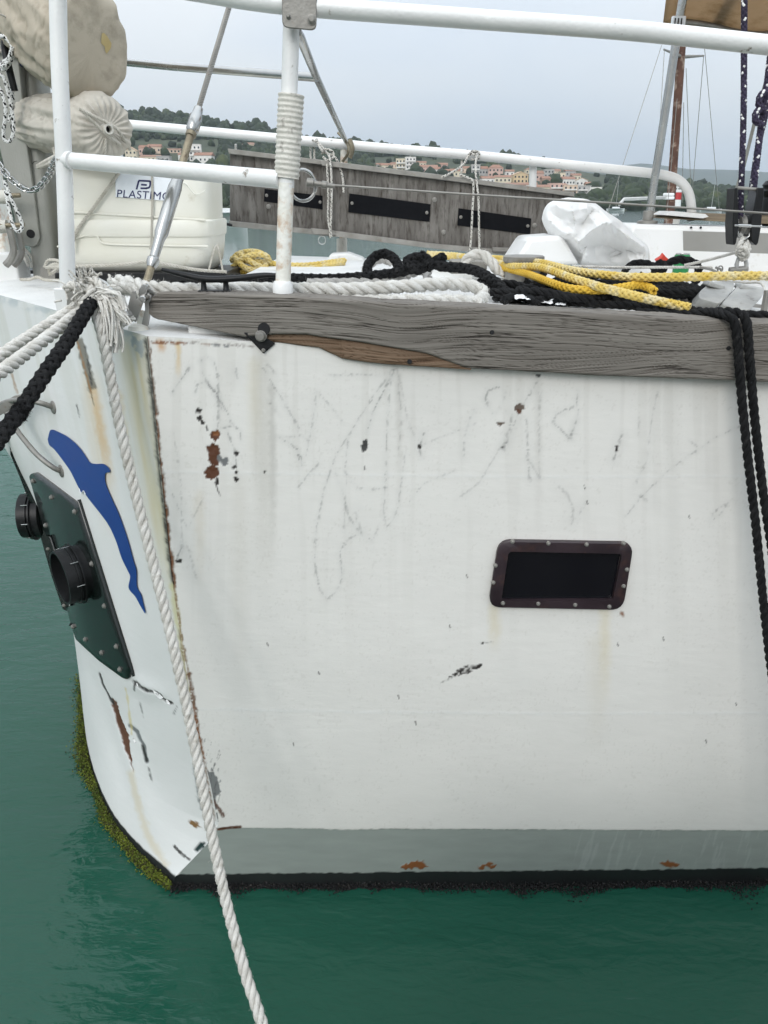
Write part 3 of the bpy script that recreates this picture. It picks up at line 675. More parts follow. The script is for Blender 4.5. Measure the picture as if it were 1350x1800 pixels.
# ---- paint and wear, painted on the plating where it sits
class Paint:
    def __init__(s, V, base):
        s.V = V; s.px, s.py = project(V); s.c = np.tile(np.array(base[:3]), (len(V), 1)); s.h = np.zeros(len(V)); s.r = np.zeros(len(V))
        n = vnoise(s.px / 3.1, s.py / 3.1, 3); s.n1 = n; s.n2 = fbm(s.px / 9, s.py / 9, 5, 3); s.n3 = fbm(s.px / 60, s.py / 60, 8, 4)
    def lay(s, m, col, h=0.0, r=0.0):
        s.c = s.c * (1 - m[:, None]) + np.array(col[:3]) * m[:, None]; s.h += m * h; s.r = s.r * (1 - m) + r * m
    def dist(s, pts, reach):
        P = np.asarray(pts, float); x0, y0 = P.min(0) - reach; x1, y1 = P.max(0) + reach
        k = np.where((s.px > x0) & (s.px < x1) & (s.py > y0) & (s.py < y1))[0]
        d = np.full(len(k), 1e9); u = np.zeros(len(k)); tot = 0
        L_ = np.linalg.norm(np.diff(P, axis=0), axis=1); T_ = max(L_.sum(), 1e-6)
        for i in range(len(P) - 1):
            a = P[i]; ab = P[i + 1] - a; q = np.clip(((s.px[k] - a[0]) * ab[0] + (s.py[k] - a[1]) * ab[1]) / max(ab @ ab, 1e-9), 0, 1)
            dd = np.hypot(s.px[k] - a[0] - q * ab[0], s.py[k] - a[1] - q * ab[1]); w = dd < d
            d[w] = dd[w]; u[w] = (tot + q[w] * L_[i]) / T_; tot += L_[i]
        return k, d, u
    def stroke(s, pts, w, col, a=1.0, rough=.5, wob=2.0, soft=.6, h=0.0, fade=0.0):
        k, d, u = s.dist(pts, w + wob + 4)
        d = d + (s.n2[k] - .5) * 2 * wob
        m = np.clip((w - d) / max(soft * w, .6) + .5, 0, 1) * a
        if rough: m = m * np.clip((.55 * s.n1[k] + .45 * s.n2[k] - rough * .75) * 3.2 + .35, 0, 1)
        if fade: m = m * np.clip((1 - u) / fade, 0, 1)
        M_ = np.zeros(len(s.px)); M_[k] = m; s.lay(M_, col, h)
    def patch(s, pts, col, a=1.0, rag=3.0, soft=1.5, h=0.0):     # ragged polygon
        P = np.asarray(pts, float); x0, y0 = P.min(0) - 12; x1, y1 = P.max(0) + 12
        k = np.where((s.px > x0) & (s.px < x1) & (s.py > y0) & (s.py < y1))[0]
        x = s.px[k] + (s.n2[k] - .5) * 2 * rag + (s.n1[k] - .5) * rag; y = s.py[k] + (vnoise(s.px[k] / 5, s.py[k] / 5, 31) - .5) * 2 * rag
        ins = np.zeros(len(k), bool); d = np.full(len(k), 1e9); n = len(P)
        for i in range(n):
            a_, b_ = P[i], P[(i + 1) % n]
            c = ((a_[1] > y) != (b_[1] > y)); xi = (b_[0] - a_[0]) * (y - a_[1]) / (b_[1] - a_[1] + 1e-12) + a_[0]; ins ^= c & (x < xi)
            ab = b_ - a_; q = np.clip(((x - a_[0]) * ab[0] + (y - a_[1]) * ab[1]) / max(ab @ ab, 1e-9), 0, 1); d = np.minimum(d, np.hypot(x - a_[0] - q * ab[0], y - a_[1] - q * ab[1]))
        sd = np.where(ins, d, -d); m = np.clip(sd / soft + .5, 0, 1) * a; M_ = np.zeros(len(s.px)); M_[k] = m; s.lay(M_, col, h)
RUST, RUST2, DARK, GREYP, STAIN, SCR = (.09, .032, .014), (.2, .075, .025), (.022, .018, .016), (.16, .165, .165), (.55, .42, .2), (.05, .05, .048)
BASE = (.70, .685, .645)
P_ = Paint(SG.reshape(-1, 3), BASE)
# broad tone: hand-rolled paint, faint weld seams, rain streaks
streak = fbm(P_.px / 16, P_.py / 420, 12, 4); low = fbm(P_.px / 170, P_.py / 130, 2, 3); chalk = fbm(P_.px / 30, P_.py / 12, 21, 4)
P_.c *= (1 + .07 * (low - .5) + .05 * (chalk - .5))[:, None]
P_.lay(np.clip((streak - .56) * 1.6, 0, .14) * np.clip((1250 - P_.py) / 600, 0, 1), (.4, .38, .33))
for yy in (828, 1244): P_.stroke([(250, yy), (600, yy + 6), (1000, yy + 10), (1400, yy + 8)], 2.2, (.70, .705, .69), .35, .3, 3, 1.0, .0008)
P_.lay(np.clip((P_.n1 - .8) * 4, 0, .25) * (P_.n3 > .5), (.5, .48, .43))
# long drips
for x, y0, y1, w, c, a in ((313, 602, 668, 4, (.62, .42, .14), .6), (282, 602, 622, 6, (.5, .26, .08), .7), (463, 640, 1090, 16, (.36, .34, .28), .28), (445, 640, 820, 10, (.55, .5, .36), .3), (478, 680, 1000, 5, (.3, .29, .26), .3),
        (1093, 1078, 1085, 3, RUST2, .9), (868, 1072, 1150, 9, (.6, .52, .32), .4), (1062, 1072, 1240, 9, (.6, .52, .32), .38), (1048, 1130, 1330, 14, (.55, .5, .38), .22), (700, 660, 900, 5, (.42, .4, .36), .3), (945, 670, 1000, 6, (.42, .4, .36), .22), (1180, 690, 1300, 12, (.5, .49, .45), .2), (420, 850, 1250, 14, (.5, .47, .4), .22), (350, 870, 1050, 8, (.58, .5, .36), .22)):
    P_.stroke([(x, y0), (x + 2, (y0 + y1) / 2), (x, y1)], w, c, a, .15, 4, 1.4, 0, .6)
# rubbing scrawls under the plank
for pts, w, a in (([(335, 645), (318, 668), (303, 690)], 1.6, .9), ([(355, 632), (357, 655), (368, 678), (384, 697)], 1.5, .8), ([(353, 634), (362, 626), (376, 634), (383, 660), (384, 700), (390, 720)], 1.4, .7), ([(343, 690), (348, 674), (362, 671), (378, 688), (400, 726), (408, 745)], 1.4, .6),
        ([(384, 700), (384, 745), (380, 758)], 2, .7), ([(392, 752), (410, 748), (422, 756), (424, 775)], 1.3, .7), ([(400, 760), (413, 790), (418, 845)], 1.5, .7), ([(415, 650), (418, 665)], 4, .7), ([(462, 646), (480, 676), (497, 702), (525, 751)], 2.0, .6), ([(470, 700), (492, 732)], 1.3, .5), ([(470, 640), (488, 662)], 1.5, .5),
        ([(489, 767), (512, 781), (523, 790)], 1.4, .8), ([(524, 799), (527, 812), (531, 818), (529, 803)], 1.6, .9), ([(490, 768), (530, 766), (545, 778)], 1.0, .5), ([(556, 690), (550, 740), (541, 785), (538, 800)], 2.2, .45), ([(560, 690), (590, 725), (606, 745)], 1.0, .4),
        ([(695, 648), (678, 680), (655, 725), (645, 760)], 1.7, .9), ([(693, 648), (660, 690), (625, 745), (590, 800), (570, 860), (556, 930), (553, 985), (560, 1030), (575, 1055), (590, 1040), (602, 1015)], 1.2, .55), ([(690, 650), (684, 700), (680, 760), (678, 830), (674, 905), (680, 925), (690, 915), (700, 890), (712, 800)], 1.5, .5),
        ([(697, 648), (708, 690), (716, 740), (728, 765)], 3.0, .35), ([(697, 648), (706, 730), (700, 800)], 1.0, .4), ([(590, 830), (604, 870), (612, 905), (628, 930), (640, 940), (655, 950)], 1.8, .55), ([(602, 1015), (597, 970), (612, 946), (632, 938)], 1.6, .6), ([(610, 830), (607, 880), (604, 935)], 2.2, .35), ([(628, 905), (636, 940), (625, 900)], 3.5, .4),
        ([(612, 770), (606, 830), (630, 858), (660, 860), (680, 856)], 1.2, .4), ([(525, 855), (540, 835), (560, 815)], 1.6, .5), ([(655, 950), (668, 920)], 1.2, .4),
        ([(740, 800), (737, 785), (745, 762)], 2.0, .8), ([(735, 785), (770, 770), (835, 745)], 1.0, .35), ([(720, 880), (745, 850), (790, 830), (800, 826)], 1.0, .4),
        ([(876, 680), (858, 686), (853, 700), (858, 712)], 1.8, .8), ([(858, 712), (868, 731), (882, 712), (888, 690)], 1.2, .5), ([(835, 720), (826, 735), (816, 770), (815, 803)], 2.4, .5), ([(945, 670), (925, 700), (905, 740), (890, 780)], 2.2, .65), ([(880, 785), (862, 815), (840, 850), (800, 880)], 1.8, .35), ([(900, 730), (895, 755), (885, 790)], 3.6, .6), ([(925, 738), (927, 770), (930, 838), (933, 845)], 3.0, .6), ([(949, 690), (947, 760), (948, 840), (925, 800)], 1.6, .35), ([(948, 720), (950, 690)], 3.5, .3),
        ([(1016, 688), (1013, 712), (978, 728), (972, 742), (1000, 770), (1013, 738), (1017, 720)], 1.6, .7), ([(1003, 768), (1012, 742)], 2.4, .8), ([(1092, 764), (1086, 785), (1078, 808)], 3.2, .8), ([(1155, 690), (1143, 750), (1137, 810), (1116, 850)], 2.4, .4), ([(1124, 735), (1122, 765)], 2.6, .35), ([(1300, 748), (1255, 770), (1222, 793), (1170, 830), (1125, 875), (1100, 907)], 1.2, .6), ([(1125, 870), (1135, 878)], 5, .35), ([(982, 855), (998, 870), (1008, 895), (1003, 920)], 4, .4), ([(1030, 880), (1018, 905)], 3, .35), ([(1212, 775), (1225, 785)], 1.5, .5),
        ([(1246, 915), (1262, 893), (1280, 884), (1262, 908), (1247, 916)], 1.4, .6), ([(305, 760), (318, 845), (320, 960)], 2.4, .35), ([(300, 860), (330, 930), (355, 880)], 1.0, .4), ([(320, 960), (312, 980), (309, 985)], 1.6, .9), ([(330, 960), (345, 1015)], 2.4, .35), ([(570, 660), (640, 658), (690, 662)], 1.2, .45)):
    P_.stroke(pts, w * .62, SCR, min(1, a * .66), .46 + .12 * (w > 2), 3.2, .9); P_.stroke(pts, w * 3.2, (.42, .42, .4), a * .22, .2, 3, 1.5)
# chips down to primer and rust
for x, y, w, h_, c in ((350, 722, 6, 4, DARK), (351, 735, 5, 6, DARK), (357, 742, 4, 4, DARK), (364, 752, 2, 6, DARK), (379, 766, 9, 10, RUST), (380, 762, 6, 5, RUST2), (376, 800, 11, 22, RUST), (371, 790, 8, 8, RUST), (396, 812, 7, 7, GREYP), (386, 806, 6, 8, GREYP), (372, 832, 13, 9, RUST), (374, 826, 9, 8, RUST), (382, 845, 3, 6, DARK), (416, 797, 5, 5, DARK), (412, 820, 6, 3, DARK), (416, 831, 3, 3, DARK), (416, 842, 5, 5, DARK), (315, 987, 6, 4, DARK),
        (640, 788, 7, 8, SCR), (643, 780, 4, 8, SCR), (738, 786, 4, 4, DARK), (914, 717, 9, 7, (.12, .09, .07)), (912, 723, 4, 5, RUST), (880, 745, 7, 4, (.12, .09, .07)), (1084, 787, 3, 6, DARK), (883, 788, 3, 2, DARK), (848, 1130, 2, 1.5, DARK), (945, 660, 5, 3, SCR), (1028, 857, 1.2, 3, DARK), (465, 830, 2, 3, DARK)):
    P_.patch([(x - w, y - h_ * .6), (x, y - h_), (x + w, y - h_ * .5), (x + w * .8, y + h_ * .6), (x, y + h_), (x - w * .9, y + h_ * .5)], c, 1, max(2.2, w * .35), 1.2, -.001)
P_.stroke([(379, 848), (383, 862), (387, 870)], 1.5, DARK, .9, .2, 1)
for dy in range(6): P_.stroke([(790 + dy * 5, 1189 - dy * 3.6), (824 + dy * 3, 1181 - dy * 2.6), (846, 1170 - dy * .6)], 1.7, DARK, .95, .5, 2, .6)
P_.stroke([(775, 1200), (805, 1186)], 1.4, SCR, .5, .6, 2)
P_.stroke([(845, 1130), (866, 1128)], 1.2, SCR, .6, .6, 1)
for x, y in ((700, 1222), (515, 1305), (1210, 905), (1085, 1130), (790, 1098), (730, 1268), (1165, 1120), (640, 820), (1240, 1300), (1031, 880), (560, 1180), (820, 1010), (470, 1130), (1293, 1235)): P_.stroke([(x, y), (x + 1.5, y + 5)], 1.1, DARK, .8, .2, .6)
# chipped deck edge
P_.stroke([(262, 600), (300, 601), (345, 602), (400, 606), (445, 609)], 2.2, (.25, .22, .2), .9, .6, 3)
P_.stroke([(268, 602), (326, 603)], 2.2, RUST2, .9, .45, 2.5); P_.stroke([(355, 604), (368, 606)], 3, RUST2, .5, .4, 2); P_.stroke([(372, 606), (400, 608)], 2, GREYP, .9, .4, 2)
# bottom corner: flaked to grey primer with rust
P_.patch([(352, 1352), (372, 1352), (388, 1378), (386, 1394), (378, 1408), (384, 1440), (362, 1448), (354, 1420)], GREYP, .95, 5, 1.4, -.001)
P_.stroke([(345, 1280), (352, 1300), (360, 1345), (368, 1390), (372, 1420)], 3, RUST2, .9, .45, 3); P_.stroke([(375, 1408), (392, 1432)], 3, RUST, .9, .3, 3)
for i in range(26):
    x = rg.uniform(352, 384); y = rg.uniform(1290, 1410); P_.stroke([(x, y), (x + rg.uniform(1, 5), y - rg.uniform(6, 16))], 1.0, SCR, .55, .5, 1.5)
# boot stripe: grey band with its own rust, then the black line at the water
edge = 1455 + 5 * (P_.px - 400) / 950 + (P_.n2 - .5) * 3 + 2.5 * np.exp(-((P_.px - 610) / 50) ** 2)
left = 1455 + np.clip(378 - P_.px, 0, 90) * 1.3
band = np.clip((P_.py - np.maximum(edge, left)) / 1.6 + .5, 0, 1)
gcol = np.array((.275, .305, .28)) * (1 + .16 * (fbm(P_.px / 40, P_.py / 8, 40, 4) - .5))[:, None]
P_.c = P_.c * (1 - band[:, None]) + gcol * band[:, None]
P_.lay(np.clip((fbm((P_.px + P_.py * .3) / 7, P_.py / 60, 44, 3) - .62) * 4, 0, .35) * band * (P_.px > 1000), (.4, .42, .41))
for x, y, w, h_ in ((729, 1521, 24, 6), (712, 1523, 8, 3), (857, 1522, 16, 3.5), (1177, 1519, 17, 4)): P_.patch([(x - w, y), (x - w * .3, y - h_), (x + w * .7, y - h_), (x + w, y + h_ * .3), (x + w * .2, y + h_), (x - w * .6, y + h_)], RUST2, 1, 4, 1.3, .001)
P_.stroke([(378, 1459), (398, 1455), (422, 1453)], 2.6, RUST, 1, .1, 1.5)
wl = np.clip((P_.py - (1537 - 11 * (P_.px - 300) / 1050) - (P_.n2 - .5) * 4) / 1.6 + .5, 0, 1)
P_.lay(wl, (.012, .014, .014)); P_.h += .0016 * (1 - band)
# the rusted seam at the corner of the bow
seam = [(256, 598), (260, 640), (265, 680), (271, 730), (274, 770), (280, 830), (287, 890), (294, 950), (300, 1000), (305, 1030)]
P_.stroke(seam, 7.0, (.15, .1, .07), .95, .15, 5, .5, -.002); P_.stroke(seam[3:], 5.0, RUST2, .95, .4, 4, .6); P_.stroke(seam, 2.4, DARK, .9, .3, 3, .6, -.002)
P_.stroke([(305, 1030), (315, 1090), (325, 1180), (333, 1220)], 3, (.5, .45, .25), .8, .2, 3); P_.stroke([(306, 1030), (318, 1110), (333, 1190)], 2.2, (.2, .13, .07), .8, .4, 3.0); P_.stroke([(333, 1185), (340, 1230), (348, 1290), (356, 1350), (366, 1400), (374, 1450)], 4.2, (.14, .075, .04), .95, .35, 4.5); P_.stroke([(340, 1240), (352, 1310), (364, 1380)], 2.2, RUST2, .9, .4, 3)
def hull_paint():
    m = bpy.data.materials.new('hull_paint'); m.use_nodes = True; nt = m.node_tree; p = nt.nodes['Principled BSDF']; N = nt.nodes.new; K = nt.links.new
    a = N('ShaderNodeAttribute'); a.attribute_name = 'paint'; K(a.outputs['Color'], p.inputs['Base Color'])
    co = N('ShaderNodeTexCoord'); n = N('ShaderNodeTexNoise'); n.inputs['Scale'].default_value = 5; n.inputs['Detail'].default_value = 6; K(co.outputs['Object'], n.inputs[0])
    r = N('ShaderNodeMapRange'); r.inputs[3].default_value = .34; r.inputs[4].default_value = .62; K(n.outputs[0], r.inputs[0]); K(r.outputs[0], p.inputs['Roughness'])
    mp = N('ShaderNodeMapping'); mp.inputs['Scale'].default_value = (5, 5, 15); K(co.outputs['Object'], mp.inputs[0])
    b1 = N('ShaderNodeTexNoise'); b1.inputs['Scale'].default_value = 3; b1.inputs['Detail'].default_value = 7; b1.inputs['Roughness'].default_value = .6; K(mp.outputs[0], b1.inputs[0])
    bp = N('ShaderNodeBump'); bp.inputs['Strength'].default_value = .3; bp.inputs['Distance'].default_value = .003; K(b1.outputs[0], bp.inputs['Height']); K(bp.outputs[0], p.inputs['Normal'])
    return m
M['hull'] = hull_paint()
def plating(name, G, paint, nrm, parent):
    V = G.reshape(-1, 3) + paint.h[:, None] * np.asarray(nrm).reshape(-1, 3)
    mb = MB(); mb.grid(V.reshape(G.shape)); o = mb.build(name, M['hull'], parent, smooth=180)
    at_ = o.data.color_attributes.new('paint', 'FLOAT_COLOR', 'POINT')
    at_.data.foreach_set('color', np.concatenate([np.clip(paint.c, 0, 1), np.ones((len(V), 1))], 1).astype(np.float32).reshape(-1)); return o
plating('side_plating', SG, P_, np.tile((0, -1.0, 0), (SG.shape[0] * SG.shape[1], 1)), boat)

B_ = Paint(BG.reshape(-1, 3), (.69, .695, .675))
st2 = fbm(B_.px / 11 - B_.py / 44, B_.py / 260, 51, 4)
B_.c *= (1 + .07 * (fbm(B_.px / 90, B_.py / 90, 53, 3) - .5))[:, None]
B_.lay(np.clip((st2 - .5) * 2.2, 0, .35) * np.clip((900 - B_.py) / 300, 0, 1), (.5, .5, .42))
def band_between(x0, x1, y0, y1, col, a, slope=.34):         # a stained run that follows the lean of the bow
    c = (x0 + x1) / 2 + (B_.py - y0) * slope * .42; w = (x1 - x0) / 2
    m = np.clip(1.2 - np.abs(B_.px - c) / w, 0, 1) * np.clip((B_.py - y0) / 40, 0, 1) * np.clip((y1 - B_.py) / 160, 0, 1) * np.clip(.35 + 1.1 * (fbm(B_.px / 7 - B_.py / 40, B_.py / 130, 57, 3) - .2), 0, 1) * a
    B_.lay(np.clip(m, 0, 1), col)
band_between(195, 262, 570, 1050, (.60, .54, .36), 1.0); band_between(135, 175, 640, 960, (.62, .5, .32), .7); band_between(250, 300, 760, 1250, (.6, .56, .38), .7)
B_.stroke([(165, 688), (178, 760), (192, 830), (200, 860)], 7, (.62, .42, .2), .6, .15, 5, 1.2, 0, .5); B_.stroke([(208, 690), (220, 780), (236, 860)], 6, (.6, .45, .22), .45, .15, 5, 1.2, 0, .5)
B_.patch([(132, 592), (146, 596), (158, 640), (170, 680), (156, 690), (146, 650)], (.14, .125, .09), .85, 3, 3); B_.stroke([(150, 610), (162, 680)], 2, DARK, .9, .5, 2); B_.stroke([(136, 600), (160, 690)], 1.6, (.3, .16, .06), .9, .3, 1.5)
B_.stroke([(187, 596), (192, 620), (196, 655), (205, 698)], 1.5, DARK, .95, .05, 1.0); B_.stroke([(190, 604), (194, 622)], 2.6, DARK, .9, .2, 1)
B_.stroke([(135, 712), (140, 732)], 1.4, SCR, .8, .4, 1); B_.stroke([(160, 690), (165, 712)], 1.2, DARK, .7, .4, 1); B_.stroke([(20, 655), (30, 690)], 2, (.35, .22, .12), .7, .3, 2)
# rough blue-grey primer showing along the deck edge
ed = np.clip((B_.V[:, 2] - (ztop(B_.V[:, 0]) - .035)) / .02, 0, 1) * np.clip((fbm(B_.px / 14, B_.py / 10, 61, 4) - .42) * 5, 0, 1); B_.lay(ed * .55, (.36, .42, .44))
B_.patch([(225, 590), (252, 596), (256, 622), (246, 625), (234, 605)], (.3, .36, .4), .7, 6, 2)
B_.stroke(seam, 5, (.45, .44, .36), .8, .1, 4); B_.stroke(seam, 2.6, DARK, .9, .2, 2.5, .6, -.002); B_.stroke([(305, 1030), (318, 1110), (330, 1190)], 7, (.58, .55, .3), .7, .1, 4)
# lower bow: buckled plate, rust wound, cracks
B_.patch([(192, 1225), (204, 1232), (212, 1262), (226, 1290), (230, 1320), (237, 1358), (226, 1330), (216, 1310), (206, 1280)], (.12, .05, .028), 1, 3, 1.3, -.004); B_.patch([(200, 1240), (208, 1248), (216, 1280), (222, 1300), (210, 1290)], RUST, .8, 4, 2)
B_.stroke([(174, 1185), (180, 1205), (190, 1224), (198, 1240)], 2.0, DARK, .95, .1, 1.5, .6, -.003); B_.stroke([(228, 1276), (240, 1286), (252, 1310), (258, 1338)], 3.2, (.18, .19, .19), 1, .05, 2, .6, -.002); B_.stroke([(250, 1310), (258, 1338)], 2, DARK, .9, .1, 1)
B_.stroke([(236, 1196), (250, 1206), (262, 1214), (276, 1216), (290, 1230), (302, 1236)], 2.2, DARK, .95, .25, 3, .6, -.004); B_.stroke([(240, 1202), (238, 1212)], 1.6, DARK, .9, .1, 1); B_.stroke([(222, 1210), (228, 1260), (232, 1290)], 2, (.6, .5, .2), .6, .2, 2)
B_.stroke([(232, 1358), (246, 1420), (262, 1470), (290, 1520)], 6, (.6, .5, .3), .45, .1, 5, 1.3)
B_.patch([(330, 1444), (338, 1440), (348, 1446), (352, 1456), (340, 1452)], (.2, .11, .04), 1, 3, 1.2); B_.patch([(338, 1492), (346, 1486), (360, 1480), (362, 1492), (344, 1496)], (.01, .03, .028), 1, 3, 1.2, -.003)
B_.stroke([(307, 1488), (316, 1498), (332, 1510)], 2.2, DARK, .95, .1, 1.5); B_.stroke([(318, 1110), (336, 1210), (352, 1310), (372, 1440)], 5, (.17, .1, .055), .9, .35, 4.5); B_.patch([(334, 1272), (340, 1272), (341, 1282), (335, 1282)], DARK, 1, 2, 1); B_.stroke([(340, 1225), (350, 1300), (366, 1390)], 3, RUST2, .7, .5, 3); B_.stroke([(345, 1350), (356, 1420)], 5, GREYP, .8, .3, 4)
for pts in ([(246, 1235), (252, 1260)], [(262, 1350), (267, 1372)], [(305, 1255), (312, 1240)]): B_.stroke(pts, 1.2, SCR, .7, .4, 1.5)
bwl = np.clip((.052 - B_.V[:, 2] + .008 * (B_.n2 - .5)) / .006 + .5, 0, 1); B_.lay(bwl, (.014, .016, .017))
nb = np.zeros((len(B_.V), 3)); nb[:, 0] = -.77; nb[:, 1] = -.64
# buckles in the lower plates
def bump_line(pts, w, h):
    k, d, u = B_.dist(pts, w * 3); m = np.zeros(len(B_.px)); m[k] = np.exp(-(d / w) ** 2) * np.sin(np.pi * np.clip(u, 0, 1)) * h; B_.h += m
bump_line([(205, 1195), (240, 1202), (300, 1230)], 16, .007); bump_line([(160, 1160), (185, 1260), (225, 1400)], 14, -.006); bump_line([(215, 1270), (245, 1380), (290, 1500)], 18, .006); bump_line([(150, 1180), (170, 1330)], 12, .005)
plating('bow_plating', BG, B_, nb, boat)
# the far side of the hull, seen only from elsewhere
FG = np.vstack([BG[::8, ::8][::-1], SG[::24, ::8], SG[-1:, ::8]]).copy(); FG[..., 1] = 2 * YC - FG[..., 1]
M['plain'] = material('white_hull_paint', (.66, .665, .64, 1), (.7, .705, .69, 1), .45, scale=3)
mb = MB(); mb.grid(FG); mb.build('port_plating', M['plain'], boat, smooth=60)
# deck
oe = np.vstack([SG[::-1, -1][::12], BG[:, -1][::8]])
mb = MB(); rows = []
for p in oe:
    rows.append([(p[0], p[1] + (YC * 2 - 2 * p[1]) * f, p[2] + .03 * math.sin(math.pi * f) * min(1, (YC - p[1]) * 2) - .001) for f in np.linspace(0, 1, 9)])
mb.grid(np.array(rows)); mb.build('deck', M['deck'], boat, smooth=60)
def zdeck(x): return 1.945 - .035 * x                # the raised deck inboard of the plank
mb = MB(); x0, x1 = -.52, 4.5
mb.prism([(x0, 2.075, zdeck(x0)), (x1, 2.075, zdeck(x1)), (x1, 2.075, zdeck(x1) - .25), (x0, 2.075, zdeck(x0) - .12)], (0, 2.1, 0)); mb.build('raised_deck', M['deck'], boat, bevel=.004)
def ondeck(px, py, lift=0.0):
    x = 0.0
    for _ in range(4): p = atz(px, py, zdeck(x) + lift); x = p[0]
    return p
# ================================================================== FITTINGS OF THE BOAT
def A3(pts): return [tuple(at(*p)) for p in pts]
def tube_part(name, pts, r, mat, parent=None, k=14, sm=True, m=0, step=.02):
    parent = boat if parent is None else parent
    P = A3(pts) if not sm or len(pts) < 3 else spline(A3(pts), step)
    mb = MB(); mb.tube(P, r, k); return mb.build(name, mat, parent, smooth=50)
def poly_part(name, pts, Y, th, mat, parent, bevel=.002, smooth=30):       # flat plate facing the quay, outline read at depth Y
    mb = MB(); P = [at(x, y, Y) for x, y in pts]
    e1 = P[1] - P[0]; e2 = P[2] - P[1]
    if np.cross(e1, e2)[1] < 0: pass
    mb.prism(P, (0, th, 0)); return mb.build(name, mat, parent, bevel=bevel, smooth=smooth)
def rounded(pts, r, n=6):
    out = []; m = len(pts); P = np.asarray(pts, float)
    for i in range(m):
        a, b, c = P[i - 1], P[i], P[(i + 1) % m]; u = (a - b) / np.linalg.norm(a - b); v = (c - b) / np.linalg.norm(c - b)
        p, q = b + u * r, b + v * r
        for t in np.linspace(0, 1, n): out.append((1 - t) ** 2 * p + 2 * t * (1 - t) * b + t * t * q)
    return out
BOLTS = {}
def bolt(parent, pos, nrm, r=.007, mat='dullsteel', name='bolt'):
    key = (mat, r)
    if key not in BOLTS:
        mb = MB(); mb.lathe([(r * 1.35, -.004), (r * 1.35, .0012), (r * 1.0, .002), (r * .92, .006), (r * .6, .0078)], (0, 0, 0), k=10)
        o = mb.build(name, M[mat], parent, org=(0, 0, 0), smooth=30); BOLTS[key] = o
        o.location = Vector(pos) - Vector(ORG[parent.name]); o.rotation_mode = 'QUATERNION'; o.rotation_quaternion = Vector(nrm).to_track_quat('Z', 'Y'); ORG[o.name] = ORG[parent.name]; return o
    return place(BOLTS[key], pos, nrm, parent, name)

# ---- the weathered plank
def plank_material(name, c0, c1, c2):
    m = bpy.data.materials.new(name); m.use_nodes = True; nt = m.node_tree; p = nt.nodes['Principled BSDF']; N = nt.nodes.new; K = nt.links.new
    a = N('ShaderNodeAttribute'); a.attribute_name = 'grain'; rp = N('ShaderNodeValToRGB'); rp.color_ramp.elements[0].position = .15; rp.color_ramp.elements[1].position = .8
    rp.color_ramp.elements[0].color = c0; rp.color_ramp.elements[1].color = c2; e = rp.color_ramp.elements.new(.48); e.color = c1
    K(a.outputs['Fac'], rp.inputs[0])
    co = N('ShaderNodeTexCoord'); mp = N('ShaderNodeMapping'); mp.inputs['Scale'].default_value = (3, 8, 8); K(co.outputs['Object'], mp.inputs[0])
    n = N('ShaderNodeTexNoise'); n.inputs['Scale'].default_value = 1.2; n.inputs['Detail'].default_value = 5; K(mp.outputs[0], n.inputs[0])
    r2 = N('ShaderNodeMapRange'); r2.inputs[3].default_value = .7; r2.inputs[4].default_value = 1.3; K(n.outputs[0], r2.inputs[0])
    ml = N('ShaderNodeVectorMath'); ml.operation = 'SCALE'; K(rp.outputs[0], ml.inputs[0]); K(r2.outputs[0], ml.inputs['Scale']); K(ml.outputs[0], p.inputs['Base Color'])
    p.inputs['Roughness'].default_value = .85; p.inputs['Specular IOR Level'].default_value = .25
    return m
M['greywood'] = plank_material('silvered_teak', (.026, .022, .019, 1), (.136, .122, .106, 1), (.225, .208, .183, 1))
M['brownwood'] = plank_material('split_teak', (.03, .017, .01, 1), (.125, .078, .048, 1), (.2, .14, .095, 1))
def grain_at(x, z, seed=0):
    zz = z + .05 * (fbm(x * 1.6, z * 4, 71 + seed, 3) - .5) + .012 * np.exp(-((x - .05) / .10) ** 2) + .018 * np.exp(-((x - .75) / .16) ** 2) * np.sign(z - 1.86)
    l1 = np.abs(fbm(x * 2.2, zz * 95, 73 + seed, 3) - .5); l2 = np.abs(fbm(x * 3.5, zz * 210, 77 + seed, 2) - .5)
    brk = np.clip(fbm(x * 7, zz * 60, 79 + seed, 2) * 2.2 - .5, 0, 1)
    return .62 + .22 * (fbm(x * 5, zz * 260, 75 + seed, 2) - .5) + .2 * (fbm(x * 1.5, zz * 30, 78 + seed, 3) - .5) - .42 * np.clip(1 - l1 / .035, 0, 1) * brk - .25 * np.clip(1 - l2 / .04, 0, 1)
